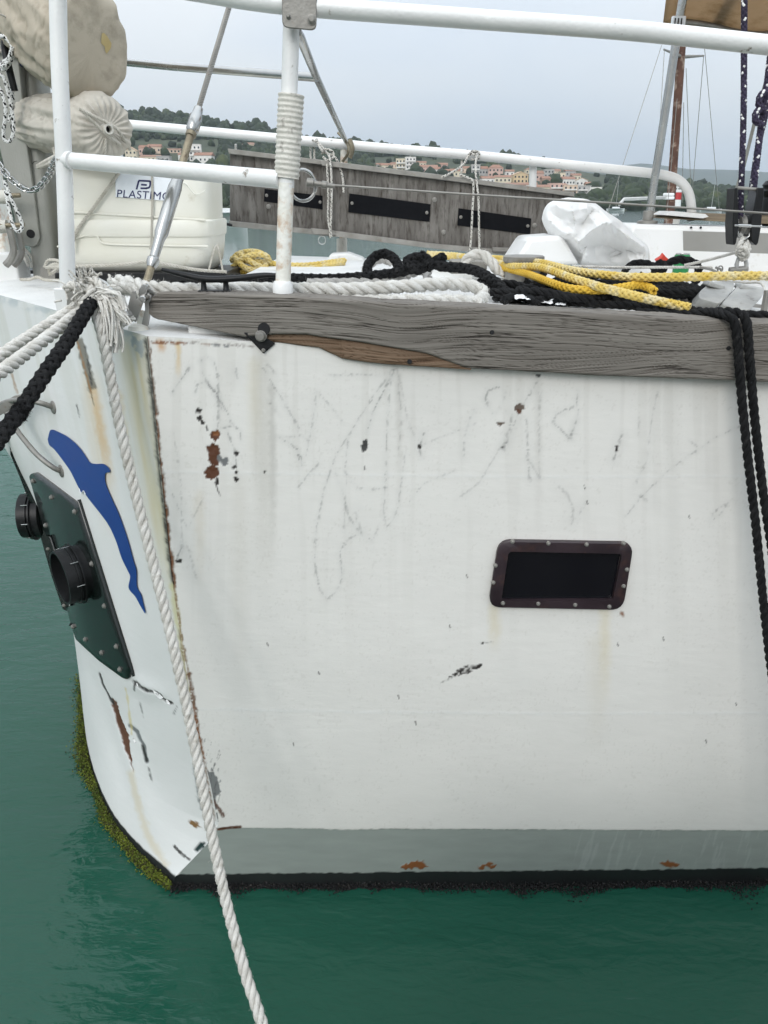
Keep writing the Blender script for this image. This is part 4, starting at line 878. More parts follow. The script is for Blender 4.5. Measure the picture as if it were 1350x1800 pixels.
def plank(name, mat, stations, yf, th, seed=0, nx=720, nz=120):
    st = np.array(stations, float); pxs = np.linspace(st[0, 0], st[-1, 0], nx)
    top = np.interp(pxs, st[:, 0], st[:, 1]); bot = np.interp(pxs, st[:, 0], st[:, 2]); Y = yf(pxs)
    T = np.array([at(a, b, c) for a, b, c in zip(pxs, top, Y)]); Bm = np.array([at(a, b, c) for a, b, c in zip(pxs, bot, Y)])
    f = np.linspace(0, 1, nz)
    F = T[:, None] * (1 - f)[None, :, None] + Bm[:, None] * f[None, :, None]
    g_ = grain_at(F[..., 0], F[..., 2], seed)
    rnd = np.minimum(np.minimum(f, 1 - f) * (T[:, 2] - Bm[:, 2]).mean(), .008)[None]; F[..., 1] += .008 - np.sqrt(np.maximum(0, .008 ** 2 - (.008 - rnd) ** 2)) - np.clip(g_ - .6, -.4, .12) * .008
    F[:, 0, 2] += (fbm(pxs / 40, pxs * 0, 81 + seed) - .5) * .006; F[:, -1, 2] += (fbm(pxs / 30, pxs * 0, 83 + seed) - .5) * .004
    tf = np.linspace(0, 1, 12)[1:]
    Tp = F[:, :1] + np.array([0, th, 0])[None, None] * tf[None, :, None]; gt = grain_at(Tp[..., 0], Tp[..., 1], seed + 5); Tp[..., 2] += (gt - .6) * .006
    Bt = F[:, -1:] + np.array([0, th, 0])[None, None] * tf[None, :, None]; gb = np.repeat(g_[:, -1:], len(tf), 1)
    A = np.concatenate([Tp[:, ::-1], F, Bt], 1); Gr = np.concatenate([gt[:, ::-1], g_, gb], 1)
    mb = MB(); I = mb.grid(A); mb.ngon(list(I[0])); mb.ngon(list(I[-1])[::-1]); o = mb.build(name, mat, boat, smooth=60)
    o.data.attributes.new('grain', 'FLOAT', 'POINT').data.foreach_set('value', Gr.astype(np.float32).reshape(-1)); return o
yf_ = lambda p: np.interp(p, [262, 450, 700, 1350, 1700], [2.095, 1.985, 1.965, 1.95, 1.95])
pl_ = plank('rubbing_plank', M['greywood'], [(262, 531, 552), (268, 521, 558), (278, 514, 562), (350, 515, 577), (430, 518, 593), (480, 520, 588), (540, 523, 588), (560, 524, 592), (640, 529, 603), (750, 535, 622), (820, 539, 648), (900, 543, 653), (1060, 551, 661), (1350, 567, 672), (1700, 586, 690)], yf_, .085)
sp_ = plank('split_underside', M['brownwood'], [(462, 582, 599), (520, 584, 607), (560, 590, 612), (600, 596, 631), (650, 603, 639), (720, 614, 644), (780, 625, 648), (828, 645, 651)], lambda p: yf_(p) + .012 - .004 * (p > 600), .05, seed=9, nx=220, nz=30)
mb = MB(); c = at(465, 577, 1.992); mb.lathe([(.0155, 0), (.0155, .012)], c, (0, -1, 0), k=18); mb.build('bolt_hole', M['hole'], boat)
mb = MB(); c = at(459, 590, 1.985); mb.lathe([(.015, -.01), (.015, .004), (.0135, .0055), (.0125, .0055), (.0105, .014), (.009, .016), (0.001, .016)], c, (0, -1, 0), k=20); mb.build('bolt', M['dullsteel'], boat, smooth=30)
poly_part('corner_plate', [(428, 585), (449, 582), (484, 604), (463, 622)], 1.993, .004, M['black'], boat)
for bx, by in ((463, 616), ): bolt(boat, at(bx, by, 1.993), (0, -1, 0), .004)
for kx, ky in ((865, 584), (1281, 612), (720, 636)):
    mb = MB(); mb.lathe([(.0065, -.002), (.005, .002)], at(kx, ky, yf_(kx) - .0005), (0, -1, 0), k=9); mb.build('nail_hole', M['hole'], pl_)

# ---- bow guard rail
YP1, YP2 = 2.35, 2.06
tube_part('stanchion', [(101, -60, YP1 + .03), (104, 100, YP1 + .02), (113, 300, YP1 + .01), (119, 500, YP1), (119, 520, YP1)], .0225, M['tube'])
mb = MB(); a_ = at(117, 508, YP1); b_ = at(116, 556, 2.33); mb.box((a_ + b_) / 2 + (0, .01, 0), (.052, .055, abs(a_[2] - b_[2]) + .01)); mb.build('stanchion_foot', M['tube'], boat, bevel=.004)
s2 = tube_part('stanchion', [(513, 20, YP2 + .02), (509, 150, YP2 + .015), (503, 330, YP2)], .0195, M['tube'])
tube_part('stanchion_lower', [(503, 322, YP2), (500, 420, YP2 - .005), (497, 512, YP2 - .01)], .0192, M['rustpost'])
mb = MB(); a_ = at(497, 508, YP2 - .01); mb.lathe([(.026, -.01), (.026, .012), (.021, .02)], a_, k=16); mb.build('stanchion_socket', M['tube'], boat)
tube_part('mid_rail', [(112, 281, YP1 + .01), (300, 298, 2.21), (494, 316, YP2)], .0212, M['tube'], sm=False)
mb = MB(); mb.lathe([(.0225, -.006), (.024, 0), (.022, .006)], at(122, 282, YP1 - .01), at(300, 298, 2.21) - at(112, 281, YP1), k=16); mb.build('weld_collar', M['tube'], boat)
tube_part('top_rail', [(60, -62, 2.42), (330, -17, 2.13), (510, 9, 2.05), (800, 31, 2.02), (1100, 53, 2.0), (1350, 79, 2.0), (1700, 116, 2.02)], .0205, M['tube'])
# corrugated sleeve round the stanchion
mb = MB(); n = 64; ys = np.linspace(166, 313, n)
P = np.array([at(np.interp(y, [166, 313], [512, 504]), y, YP2 + .008) for y in ys]); rr = .0305 + .0014 * np.sin(np.linspace(0, 2 * np.pi * 16, n)) + .001 * (fbm(ys / 9, ys * 0, 4) - .5)
mb.tube(P, rr, 22); mb.build('stanchion_sleeve', M['wrap'], boat, smooth=70)
br = poly_part('rail_bracket', rounded([(495, -14), (557, -14), (556, 54), (496, 48)], 12), 2.02, .006, M['dullsteel'], boat)
for bx, by, r_ in ((548, 34, .0085), (507, 29, .004)): bolt(br, at(bx, by, 2.019), (0, -1, 0), r_)
# cross brace of thin stainless tube to the far rail
p0, p1 = at(528, 66, 2.10), at(612, 262, 4.28)
tube_part('cross_brace', [(522, 56, 2.08), (528, 66, 2.10), (555, 133, 2.62), (584, 196, 3.36), (609, 250, 4.26)], .0115, M['steel'], sm=False, k=12)
tube_part('cross_brace', [(150, 103, 3.45), (300, 117, 3.1), (452, 128, 2.8), (557, 136, 2.63)], .0125, M['steel'], sm=False, k=12)
mb = MB(); P = spline(A3([(595, 232, 4.22), (606, 244, 4.2), (614, 258, 4.18), (613, 272, 4.18), (603, 286, 4.2)]), .012); T, N, Bq = frames(P)
mb.grid(np.stack([P - (.0, .03, 0), P + (0, .03, 0)], 1)); o = mb.build('brace_strap', M['bronze'], boat); o.modifiers.new('solid', 'SOLIDIFY').thickness = .01
# far rail
tube_part('far_rail', [(60, 205, 4.6), (225, 219, 4.45), (560, 250, 4.34), (680, 261, 4.32), (830, 273, 4.3), (1000, 290, 4.3), (1130, 303, 4.3), (1172, 309, 4.3), (1196, 319, 4.3), (1210, 338, 4.3), (1215, 362, 4.3), (1216, 388, 4.3)], .0235, M['tube'])
for x, y0, y1 in ((605, 255, 440), (937, 285, 430), (210, 222, 470)):
    tube_part('far_stanchion', [(x, y0, 4.34), (x - 1, (y0 + y1) / 2, 4.34), (x - 2, y1, 4.33)], .019, M['tube'] if x != 605 else M['rustpost'])
tube_part('rail_clamp', [(613, 246, 4.3), (618, 262, 4.3), (613, 277, 4.3)], .017, M['bronze'])

# ---- lifeline: ring, terminal and wire
rg_ = MB(); cc = at(532, 326, 2.075)
P = np.array([cc + np.array([.033 * math.cos(a) * .95, .012 * math.cos(a), .036 * math.sin(a)]) for a in np.linspace(0, 2 * np.pi, 40)[:-1]])
rg_.tube(P, .0042, 8, close=True); rg_.build('lifeline_ring', M['steel'], boat)
mb = MB(); d_ = at(575, 326, 2.06) - at(540, 321, 2.06)
mb.lathe([(.004, -.008), (.0105, -.006), (.0105, .010), (.0065, .012), (.0065, .03), (.009, .031), (.009, .042), (.006, .045), (.005, .062)], at(544, 321, 2.06), d_, k=14); mb.build('lifeline_terminal', M['dullsteel'], boat, smooth=30)
tube_part('lifeline_wire', [(576, 325, 2.06), (830, 342, 2.03), (1090, 358, 2.0), (1350, 375, 1.98), (1700, 397, 1.97)], .0026, M['dullsteel'], k=8)

# ---- forestay: chainplate, toggle, rigging screw, wire
fs = [(238, 562, 2.10), (263, 470, 2.18), (290, 380, 2.26), (322, 243, 2.37), (340, 190, 2.41), (402, 5, 2.56), (432, -85, 2.63)]
sv = np.array(A3(fs)); ax_ = sv[-1] - sv[0]; ax_ /= np.linalg.norm(ax_)
base_ = sv[0]
def on_stay(py):          # the point of the straight stay that shows at photograph row py
    lo, hi = -.2, 3.0
    for _ in range(40):
        mid = (lo + hi) / 2; q = base_ + ax_ * mid; yy = project(q[None])[1][0]
        if yy > py: lo = mid
        else: hi = mid
    return lo
stay = MB(); s0, s1 = on_stay(190), on_stay(-90)
P = base_ + ax_ * np.linspace(s0, s1, 400)[:, None]; T, N, Bq = frames(P); sl = np.linspace(0, s1 - s0, 400)
for j in range(7):
    ph = 2 * np.pi * sl / .055 + j * 2 * np.pi / 7; O = np.cos(ph)[:, None] * N + np.sin(ph)[:, None] * Bq; sweep(stay, P + O * .0052, O, .0026, 5)
wire = stay.build('forestay_wire', M['dullsteel'], boat)
def stay_piece(name, prof, mat, parent=None, k=18, smooth=35):
    mb = MB(); s_ = [(r_, on_stay(y_)) for y_, r_ in prof]; mb.lathe(s_, base_, ax_, k); return mb.build(name, M[mat], parent or boat, smooth=smooth)
stay_piece('swage_socket', [(232, .0135), (228, .0175), (205, .0175), (202, .0145), (190, .012), (188, .007)], 'steel')
scr = stay_piece('rigging_screw', [(470, .0115), (462, .0165), (455, .0165), (452, .0125), (420, .014), (410, .0185), (330, .0185), (320, .0155), (300, .0165), (290, .012)], 'steel')
stay_piece('threaded_stud', [(292, .0105), (240, .0105), (239, .0145), (233, .0145), (231, .011)], 'bronze')
stay_piece('lower_stud', [(520, .0115), (505, .0105), (466, .0105)], 'bronze')
M['fork'] = material('brushed_fork', (.36, .35, .33, 1), (.46, .45, .43, 1), .38, .75, scale=14, dirt=(.22, .16, .1, 1), dscale=20, dlo=.6, dhi=.75, bump=.06, bscale=120)
# fork and cheek plates
poly_part('toggle_cheek', rounded([(222, 550), (231, 513), (237, 511), (240, 527), (248, 519), (256, 516), (239, 567), (230, 561)], 2.2, 4), 2.072, .008, M['fork'], boat)
poly_part('toggle_cheek', rounded([(253, 520), (259, 514), (266, 521), (266, 533), (259, 574), (252, 577), (249, 569), (255, 544)], 2.2, 4), 2.098, .012, M['fork'], boat)
mb = MB(); mb.lathe([(.0115, -.01), (.0115, .006), (.009, .009), (.001, .009)], at(223, 553, 2.065), (-.4, -1, .1), 6); mb.build('toggle_nut', M['fork'], boat, smooth=20)
poly_part('fork_head', rounded([(243, 510), (252, 498), (260, 502), (258, 516), (246, 526)], 4, 4), 2.09, .02, M['steel'], boat)
mb = MB(); mb.lathe([(.008, -.03), (.008, .032), (.006, .034)], at(257, 523, 2.09), (0, -1, 0), k=16); mb.build('clevis_pin', M['steel'], boat, smooth=30)
poly_part('chainplate', [(237, 580), (246, 545), (254, 548), (250, 582)], 2.10, .012, M['rustpost'], boat)
mb = MB(); mb.lathe([(.030, -.004), (.026, .008), (.012, .014)], at(244, 578, 2.105), k=14); mb.build('chainplate_weld', M['rustpost'], boat)

# ---- rope horns (fairlead) at the deck corner
tube_part('fairlead_horn', [(125, 520, 2.16), (127, 508, 2.16), (132, 500, 2.15), (141, 496, 2.13)], .0095, M['dullsteel'], k=14)
tube_part('fairlead_horn', [(172, 494, 2.12), (186, 502, 2.11), (197, 518, 2.1), (206, 540, 2.09)], .0095, M['steel'], k=14)
poly_part('fairlead_base', [(117, 512), (146, 511), (146, 536), (117, 540)], 2.15, .04, M['dullsteel'], boat)

# ---- black horn cleat on the plank
mb = MB(); P = spline(A3([(285, 474, 2.10), (310, 480, 2.09), (350, 489, 2.08), (380, 491, 2.075), (420, 489, 2.07), (462, 484, 2.06), (492, 484, 2.055)]), .01); n = len(P); u = np.linspace(-1, 1, n)
mb.tube(P, .0085 * (1 - .45 * np.abs(u) ** 3), 10); mb.build('mooring_cleat', M['black'], boat)
for x in (359, 398):
    mb = MB(); mb.lathe([(.012, 0), (.008, .008), (.007, .022), (.011, .034)], at(x, 513, 2.085), k=10); mb.build('cleat_leg', M['black'], boat)
mb = MB(); a_ = at(378, 512, 2.085); mb.box(a_, (.085, .03, .007)); mb.build('cleat_base', M['black'], boat, bevel=.002)

# ---- mooring bollards
def bollard(px, ptop, w, Y, zb):
    t_ = at(px, ptop, Y); r = w / 2 * pxm(px, ptop, Y)
    mb = MB(); h = t_[2] - zb
    mb.lathe([(r * .9, 0), (r * .9, h * .78), (r * .97, h * .8), (r, h * .84), (r, h * .97), (r * .93, h)], (t_[0], t_[1], zb), k=28); return mb.build('mooring_bollard', M['dullsteel'], boat, smooth=35)
bollard(921, 449, 72, 2.85, zdeck(.5)); bollard(436, 441, 44, 3.9, 1.88)
tube_part('bollard_pin', [(830, 486, 2.85), (905, 491, 2.85)], .012, M['steel'], k=12, sm=False)

# ---- grey alloy post at the bow with its holed plate
YG = 3.3
post_pts = [(28, -90, YG + .04), (42, 20, YG + .03), (60, 200, YG + .02), (78, 360, YG), (91, 492, YG)]
mb = MB(); P = spline(A3(post_pts), .05); T, N, Bq = frames(P); n = len(P)
a_ = np.linspace(0, 2 * np.pi, 25)[:-1]; c_, s_ = np.cos(a_), np.sin(a_); sq = lambda v: np.sign(v) * np.abs(v) ** .55
A = P[:, None] + .056 * sq(c_)[None, :, None] * np.array([1, 0, 0]) + .075 * sq(s_)[None, :, None] * np.array([0, 1, 0])
I = mb.grid(A, close_v=True); mb.ngon(list(I[n - 1, :24])); gp = mb.build('bow_post', M['alu'], boat, smooth=50)
pl2 = poly_part('holed_plate', [(-40, -60), (24, -60), (33, 100), (48, 260), (60, 340), (70, 418), (66, 430), (56, 435), (40, 430), (33, 418), (22, 370), (6, 290), (-6, 240)], YG - .09, .1, M['alu'], boat, bevel=.004)
for hx, hy, hr, hY in ((54, 411, 6.5, YG - .092), (66, 293, 8.5, YG - .062), (26, 224, 6.5, YG - .092)):
    r_ = hr * pxm(hx, hy, hY)
    mb = MB(); mb.lathe([(r_ * 1.12, -.002), (r_ * 1.12, .001), (r_, .0016), (r_, .0004)], at(hx, hy, hY), (.15, -1, -.1), k=20); rim = mb.build('plate_hole', M['hole'], pl2, smooth=30)
poly_part('post_foot', rounded([(69, 470), (106, 462), (110, 492), (72, 494)], 4), YG - .1, .16, M['dullsteel'], boat)
for py, x1 in ((344, 36), (396, 43)):
    tube_part('roller_pin', [(-30, py + 1, YG - .2), (x1, py - 1, YG - .17)], .0085, M['bronze'], k=10, sm=False)
    tube_part('roller_sleeve', [(-30, py + 4, YG - .18), (13, py + 2, YG - .17)], .024, M['wrap'], k=14, sm=False)
for dx, dd in ((0, 0), (14, .05)):
    mb = MB(); P = spline(A3([(17 + dx, 402, YG - .2 + dd), (22 + dx, 425, YG - .2 + dd), (24 + dx, 442, YG - .2 + dd), (18 + dx, 457, YG - .2 + dd), (10 + dx, 466, YG - .2 + dd)]), .01)
    mb.tube(P, .014, 8); mb.build('roller_cheek', M['dullsteel'], boat)
mb = MB(); a_ = at(2, 484, 3.15); mb.box(a_ + (-.05, .1, 0), (.2, .12, .16)); mb.build('deck_pad', M['tube'], boat, bevel=.008)
mb = MB(); a_ = at(-30, 385, 3.6); mb.box(a_ + (-.05, 0, -.05), (.3, .1, .5)); mb.build('bow_roller_housing', M['rustpost'], boat, bevel=.01)
mb = MB(); a_ = at(45, 480, 3.45); mb.box(a_, (.16, .1, .03)); mb.build('dark_locker_lid', M['black'], boat, bevel=.004)

# ---- bow handles (curved grey steps)
def bow_handle(pts, r, name='bow_handle'):
    P = spline(pts, .01); n = len(P); T, N, Bq = frames(P); mb = MB(); mb.tube(P, r, 10); return mb.build(name, M['dullsteel'], boat)
h0, n0 = on_bow(94, 716); h1, n1 = on_bow(108, 828); nb_ = (n0 + n1) / 2
far = at(-60, 760, 2.75)
bow_handle([h0, at(70, 708, h0[1] - .03), at(40, 703, h0[1] + .0), at(8, 708, h0[1] + .08), at(-30, 730, 2.7)], .009)
bow_handle([h1, at(94, 822, h1[1] - .02), at(66, 800, h1[1]), at(40, 770, h1[1] + .05), at(22, 745, h1[1] + .1), at(8, 722, 2.65), at(-20, 705, 2.72)], .009)
poly_part('handle_tread', rounded([(-14, 722), (24, 696), (50, 692), (44, 706), (14, 722), (-6, 734)], 4), 2.55, .012, M['dullsteel'], boat)
for h_, n_ in ((h0, n0), (h1, n1)):
    mb = MB(); mb.lathe([(.024, -.004), (.022, .003), (.012, .007)], h_, n_, k=12); mb.build('handle_pad', M['dullsteel'], boat)
mb = MB(); mb.tube([tuple(at(-60, 810, 3.0)), tuple(at(2, 773, 2.98)), tuple(at(22, 757, 2.98))], .016, 12); mb.build('bob_tube', M['tube'], boat)

# ---- black inspection plates with their pipe stubs on both bows
def bow_plate(outline, bolts, pipe, flip=False):
    hit = [on_bow(x, y) for x, y in outline]; P = np.array([h[0] for h in hit])
    c = P.mean(0); u_, s__, vt = np.linalg.svd(P - c); n = vt[2]
    if n @ (np.array([0, 0, EYE]) - c) < 0: n = -n
    P = P - ((P - c) @ n)[:, None] * n; off = max(0.0, max((np.array(h[0]) - c) @ n for h in hit)) * .35
    e1 = np.cross(n, (0, 0, 1)); e1 /= np.linalg.norm(e1); e2 = np.cross(n, e1)
    return P, c, n, e1, e2, off
def mirror(V): V = np.array(V, float); V[..., 1] = 2 * YC - V[..., 1]; return V
def conform(name, poly, off, fine=9):          # a sheet cut to an outline and laid on the bow plating
    bm = bmesh.new(); vs_ = [bm.verts.new((x, -y, 0)) for x, y in spline([(x, y, 0) for x, y in list(poly) + [poly[0]]], 3.0)[:-1, :2]]
    fc = bm.faces.new(vs_); bmesh.ops.triangulate(bm, faces=[fc])
    for _ in range(6):
        long_ = [e for e in bm.edges if e.calc_length() > fine]
        if not long_: break
        bmesh.ops.subdivide_edges(bm, edges=long_, cuts=1); bmesh.ops.triangulate(bm, faces=[f for f in bm.faces if len(f.verts) > 3])
    for v in bm.verts:
        h = on_bow(v.co.x, -v.co.y, off); v.co = Vector(h[0]) - Vector(BO)
    bm.normal_update(); bmesh.ops.recalc_face_normals(bm, faces=bm.faces); bm.normal_update(); me = bpy.data.meshes.new(name)
    f0 = next(iter(bm.faces)); flip = f0.normal.dot(Vector((0, 0, EYE)) - Vector(BO) - f0.calc_center_median()) < 0
    if flip: bmesh.ops.reverse_faces(bm, faces=list(bm.faces))
    for f in bm.faces: f.smooth = True
    bm.to_mesh(me); bm.free(); return me
outline = rounded([(56, 834), (66, 829), (92, 848), (140, 884), (147, 893), (234, 1172), (232, 1192), (222, 1190), (180, 1160), (138, 1122), (127, 1085)], 5, 3)
P, c, n, e1, e2, off = bow_plate(outline, None, None)
M['plate'] = material('black_gloss_plate', (.007, .0105, .0095, 1), (.010, .014, .0125, 1), .18, scale=6, spec=.5, rvar=.05, bump=.05, bscale=9, bdist=.02)
bl_px = [(64, 844), (97, 873), (138, 898), (86, 922), (116, 1020), (134, 1100), (156, 1122), (185, 1145), (217, 1174), (211, 1134), (190, 1063), (168, 989)]
me = conform('inspection_plate', outline, .012, 12); me.materials.append(M['plate']); pt = bpy.data.objects.new('inspection_plate', me); COL.objects.link(pt); pt.parent = boat; ORG[pt.name] = BO
sm_ = pt.modifiers.new('solid', 'SOLIDIFY'); sm_.thickness = .012; sm_.offset = 1
PROF = [(.096, 0), (.096, .028), (.108, .029), (.108, .034), (.096, .035), (.096, .042), (.104, .043), (.104, .048), (.096, .049), (.095, .083), (.088, .083), (.087, .02), (.001, .018)]
ctr, n_c = on_bow(150, 1003, .004); n = (n * .6 + n_c * .4); n /= np.linalg.norm(n)
def stub_on(parent, ctr, n):
    e1 = np.cross(n, (0, 0, 1)); e1 /= np.linalg.norm(e1); e2 = np.cross(n, e1)
    mb = MB(); mb.lathe(PROF, ctr, n, k=40); stub = mb.build('pipe_stub', M['black'], parent, smooth=30)
    for ang in range(0, 360, 45):
        d_ = math.cos(R(ang)) * e1 + math.sin(R(ang)) * e2; q = ctr + d_ * .1045 + n * .046
        mb = MB(); mb.tube([tuple(q - n * .012), tuple(q + n * .014)], .0018, 5); mb.build('clamp_screw', M['steel'], stub)
stub_on(pt, ctr, n)
for bx, by in bl_px:
    h = on_bow(bx, by, .0125); bolt(pt, h[0], h[1], .0075)
# its twin on the other bow shows past the outline of the stem
Yt = 3.02
pt2 = poly_part('inspection_plate', [(16, 778), (26, 786), (48, 828), (78, 900), (104, 1000), (121, 1076), (110, 1071), (90, 1012), (62, 912), (34, 838), (18, 800)], Yt, .5, M['plate'], boat, bevel=.002)
n2 = np.array((-.96, -.12, .0)); n2 /= np.linalg.norm(n2)
stub_on(pt2, at(76, 905, Yt + .06), n2)
for bx, by in ((22, 792), (36, 820), (84, 965), (99, 1020), (112, 1064)): bolt(pt2, at(bx, by, Yt - .001), (-.3, -.9, .1), .0055)

# ---- blue dolphin decal, laid on the plating
DOL = [(86, 772), (90, 757), (95, 755), (103, 758), (122, 768), (140, 784), (152, 800), (160, 812), (170, 815), (184, 815), (192, 820), (196, 827), (195, 830), (188, 831), (187, 842), (190, 855), (200, 878), (212, 905), (226, 945), (237, 985), (242, 1002), (243, 1030), (250, 1044), (254, 1060), (258, 1078), (250, 1066), (240, 1048), (231, 1038), (228, 1030), (231, 1014), (228, 1005), (216, 980), (206, 950), (194, 924), (180, 904), (164, 884), (152, 868), (148, 862), (146, 866), (138, 852), (126, 828), (112, 808), (98, 790), (89, 782)]
S2 = [tuple(p) for p in DOL]
def inside(poly, x, y):
    r_ = False; n_ = len(poly)
    for i in range(n_):
        (x1, y1), (x2, y2) = poly[i], poly[(i + 1) % n_]
        if (y1 > y) != (y2 > y) and x < (x2 - x1) * (y - y1) / (y2 - y1) + x1: r_ = not r_
    return r_
me = conform('dolphin_decal', DOL, .0045)
M['blue'] = material('blue_vinyl', (.008, .042, .205, 1), (.011, .052, .235, 1), .38, scale=5, dirt=(.05, .09, .2, 1), dscale=30, dlo=.66, dhi=.75)
me.materials.append(M['blue']); dd = bpy.data.objects.new('dolphin_decal', me); COL.objects.link(dd); dd.parent = boat; ORG[dd.name] = BO
# pectoral fin outline shows as a pale sliver
mb = MB(); P = spline([on_bow(x, y, .007)[0] for x, y in ((143, 858), (146, 867), (150, 862), (154, 868))], .004); mb.tube(P, .0012, 5); mb.build('decal_fin_edge', M['sticker'], dd)

# ---- portlight
YS = side_y(np.array([.45]), np.array([1.0]))[0] - .004
outer = rounded([(876, 947), (1112, 951), (1093, 1069), (857, 1064)], 22, 7); inner = rounded([(893, 966), (1091, 970), (1075, 1051), (880, 1052)], 5, 4)
M['portframe'] = material('dark_plum_frame', (.018, .011, .014, 1), (.035, .022, .027, 1), .4, scale=9, dirt=(.06, .03, .025, 1), dscale=12, dlo=.55, dhi=.7, bump=.1, bscale=60)
def ring_plate(name, outer, inner, Y, th, mat, parent):
    k = 96
    def res(p):
        p = np.array([at(x, y, Y) for x, y in p]); p = np.vstack([p, p[:1]]); d = np.concatenate([[0], np.cumsum(np.linalg.norm(np.diff(p, axis=0), axis=1))]); s = np.linspace(0, d[-1], k + 1)[:-1]
        return np.stack([np.interp(s, d, p[:, j]) for j in range(3)], 1)
    o_, i_ = res(outer), res(inner); t = np.array([0, -th, 0])
    mb = MB(); mb.grid(np.stack([o_, o_ + t, o_ * .97 + o_.mean(0) * .03 + t * 1.2, i_ + t * 1.2, i_ + t, i_ + (0, .02, 0)], 1), close_u=True); return mb.build(name, mat, parent, smooth=30)
pf = ring_plate('portlight', outer, inner, YS, .012, M['portframe'], boat)
poly_part('portlight_glass', inner, YS - .002, .004, material('dark_pane', (.004, .004, .006, 1), None, .08), pf, bevel=0)
poly_part('sealant', [(868, 946), (900, 943), (1000, 944), (1105, 948), (1108, 952), (880, 950)], YS + .0015, .004, M['cabin'], pf, bevel=0)
for bx, by in ((901, 952), (964, 955), (1031, 957), (1096, 955), (871, 994), (867, 1024), (1102, 1001), (1096, 1030), (884, 1060), (946, 1061), (1011, 1063), (1071, 1066)):
    bolt(pf, at(bx, by, YS - .0135), (0, -1, 0), .0048)

# ---- cabin trunk, hatch box, handrail pole, canopy
YCAB = 3.95
mb = MB(); zc = [at(1112, 394, YCAB)[2], at(1350, 401, YCAB)[2]]; xl, xr = at(1112, 394, YCAB)[0], 4.6
f = lambda x: zc[0] + (zc[1] - zc[0]) * (x - xl) / (at(1350, 401, YCAB)[0] - xl)
mb.prism([(xl + .0, YCAB, f(xl)), (xr, YCAB, f(xr)), (xr, YCAB, 1.75), (xl - .12, YCAB - .02, 1.75)], (0, .62, 0)); cab = mb.build('cabin_trunk', M['cabin'], boat, bevel=.02)
poly_part('cabin_panel', [(1201, 406), (1700, 420), (1700, 478), (1201, 463)], YCAB - .006, .01, M['panel'], cab, bevel=.001)
for bx in (1215, 1232): bolt(cab, at(bx, 400, YCAB - .004), (0, -1, 0), .004, 'black')
mb = MB(); P0 = at(1165, 381, 4.12); mb.prism([at(1165, 384, 4.12), at(1182, 372, 4.2), at(1700, 392, 4.2), at(1700, 412, 4.12)], (0, .25, 0)); mb.build('wooden_grab_board', material('oiled_teak', (.13, .095, .055, 1), (.24, .19, .12, 1), .7, scale=4, stretch=(1, 12, 12), bump=.3, bscale=30), cab, bevel=.004)
poly_part('grey_hatch', [(1168, 378), (1182, 371), (1240, 376), (1246, 381), (1236, 384)], 4.1, .2, M['deck'], cab)
mb = MB(); P0 = at(1352, 390, 4.35)
mb.lathe([(.06, 0), (.055, .05), (.05, .13), (.048, .14), (.06, .15), (.066, .17), (.058, .18), (.058, .19), (.064, .2), (.05, .22), (.02, .225)], (P0[0], 4.35, P0[2] - .02), k=24); mb.build('sheet_winch', M['black'], cab, smooth=35)
pole = [(1139, 388, 4.18), (1150, 320, 4.17), (1170, 192, 4.15), (1187, 82, 4.13), (1200, 0, 4.12), (1210, -60, 4.1)]
tube_part('canopy_pole', pole, .0195, M['steel'], k=16)
mb = MB(); b_ = at(1138, 390, 4.18); mb.lathe([(.05, -.008), (.05, .004), (.026, .01), (.026, .05), (.022, .053)], b_, k=18); mb.build('pole_foot', M['dullsteel'], boat, smooth=30)
mb = MB(); Pm = [(908, 463), (930, 419), (986, 413), (1004, 430), (1100, 446), (1130, 470)]; mb.prism([at(x, y, 3.55) for x, y in [(900, 466), (932, 418), (990, 414), (1020, 466)]], (0, .35, 0)); mb.build('dorade_box', M['cabin'], boat, bevel=.018)
tube_part('deck_stub_post', [(601, 420, 4.3), (601, 462, 4.28)], .028, M['wrap'], k=12, sm=False)
poly_part('grey_chock', [(570, 470), (580, 447), (612, 445), (640, 455), (640, 480), (572, 482)], 4.0, .15, M['deck'], boat, bevel=.01)
mb = MB(); mb.box(at(822, 468, 3.1), (.14, .08, .05)); mb.build('deck_chock', M['dullsteel'], boat, bevel=.006)
# canopy
def canopy():
    n, m = 30, 20; A = np.zeros((n, m, 3))
    fl, fr_, nl, nr = at(1186, 44, 4.6), at(1800, 70, 4.6), at(1204, -70, 3.8), at(1820, -40, 3.8)
    nl = fl + (nl - fl) * 2.2; nr = fr_ + (nr - fr_) * 2.2
    for i in range(n):
        for j in range(m):
            u, v = i / (n - 1), j / (m - 1); p = (fl * (1 - u) + fr_ * u) * (1 - v) + (nl * (1 - u) + nr * u) * v
            A[i, j] = p + np.array([0, 0, .06 * math.sin(math.pi * v) + .012 * math.sin(u * 19 + v * 3) * (1 - v) - .03 * math.sin(math.pi * min(1, u * 2.4)) * (1 - v)])
    return A
CA = canopy(); mb = MB(); mb.grid(CA); cp = mb.build('canopy_cloth', M['canopy'], boat, smooth=80); cp.modifiers.new('solid', 'SOLIDIFY').thickness = .004
mb = MB(); P = spline(CA[:, 0] - (0, .01, .008), .04); mb.tube(P, .016, 10); mb.build('canopy_hem', M['canvas'], boat)
mb = MB(); P = spline(CA[:, 1] - (0, 0, .02), .04); mb.tube(P, .012, 10); mb.build('canopy_tube', M['dullsteel'], boat)
e0 = CA[0, :14]; mb = MB(); G_ = np.stack([e0 + (0, 0, .004), e0 + (-.03, -.01, -.012), e0 + (-.065, -.02, .006 + .0)], 1); G_[:, 2, 2] -= np.linspace(.03, .0, 14); mb.grid(G_); o = mb.build('canopy_flap', M['canopy'], boat, smooth=80); o.modifiers.new('solid', 'SOLIDIFY').thickness = .006
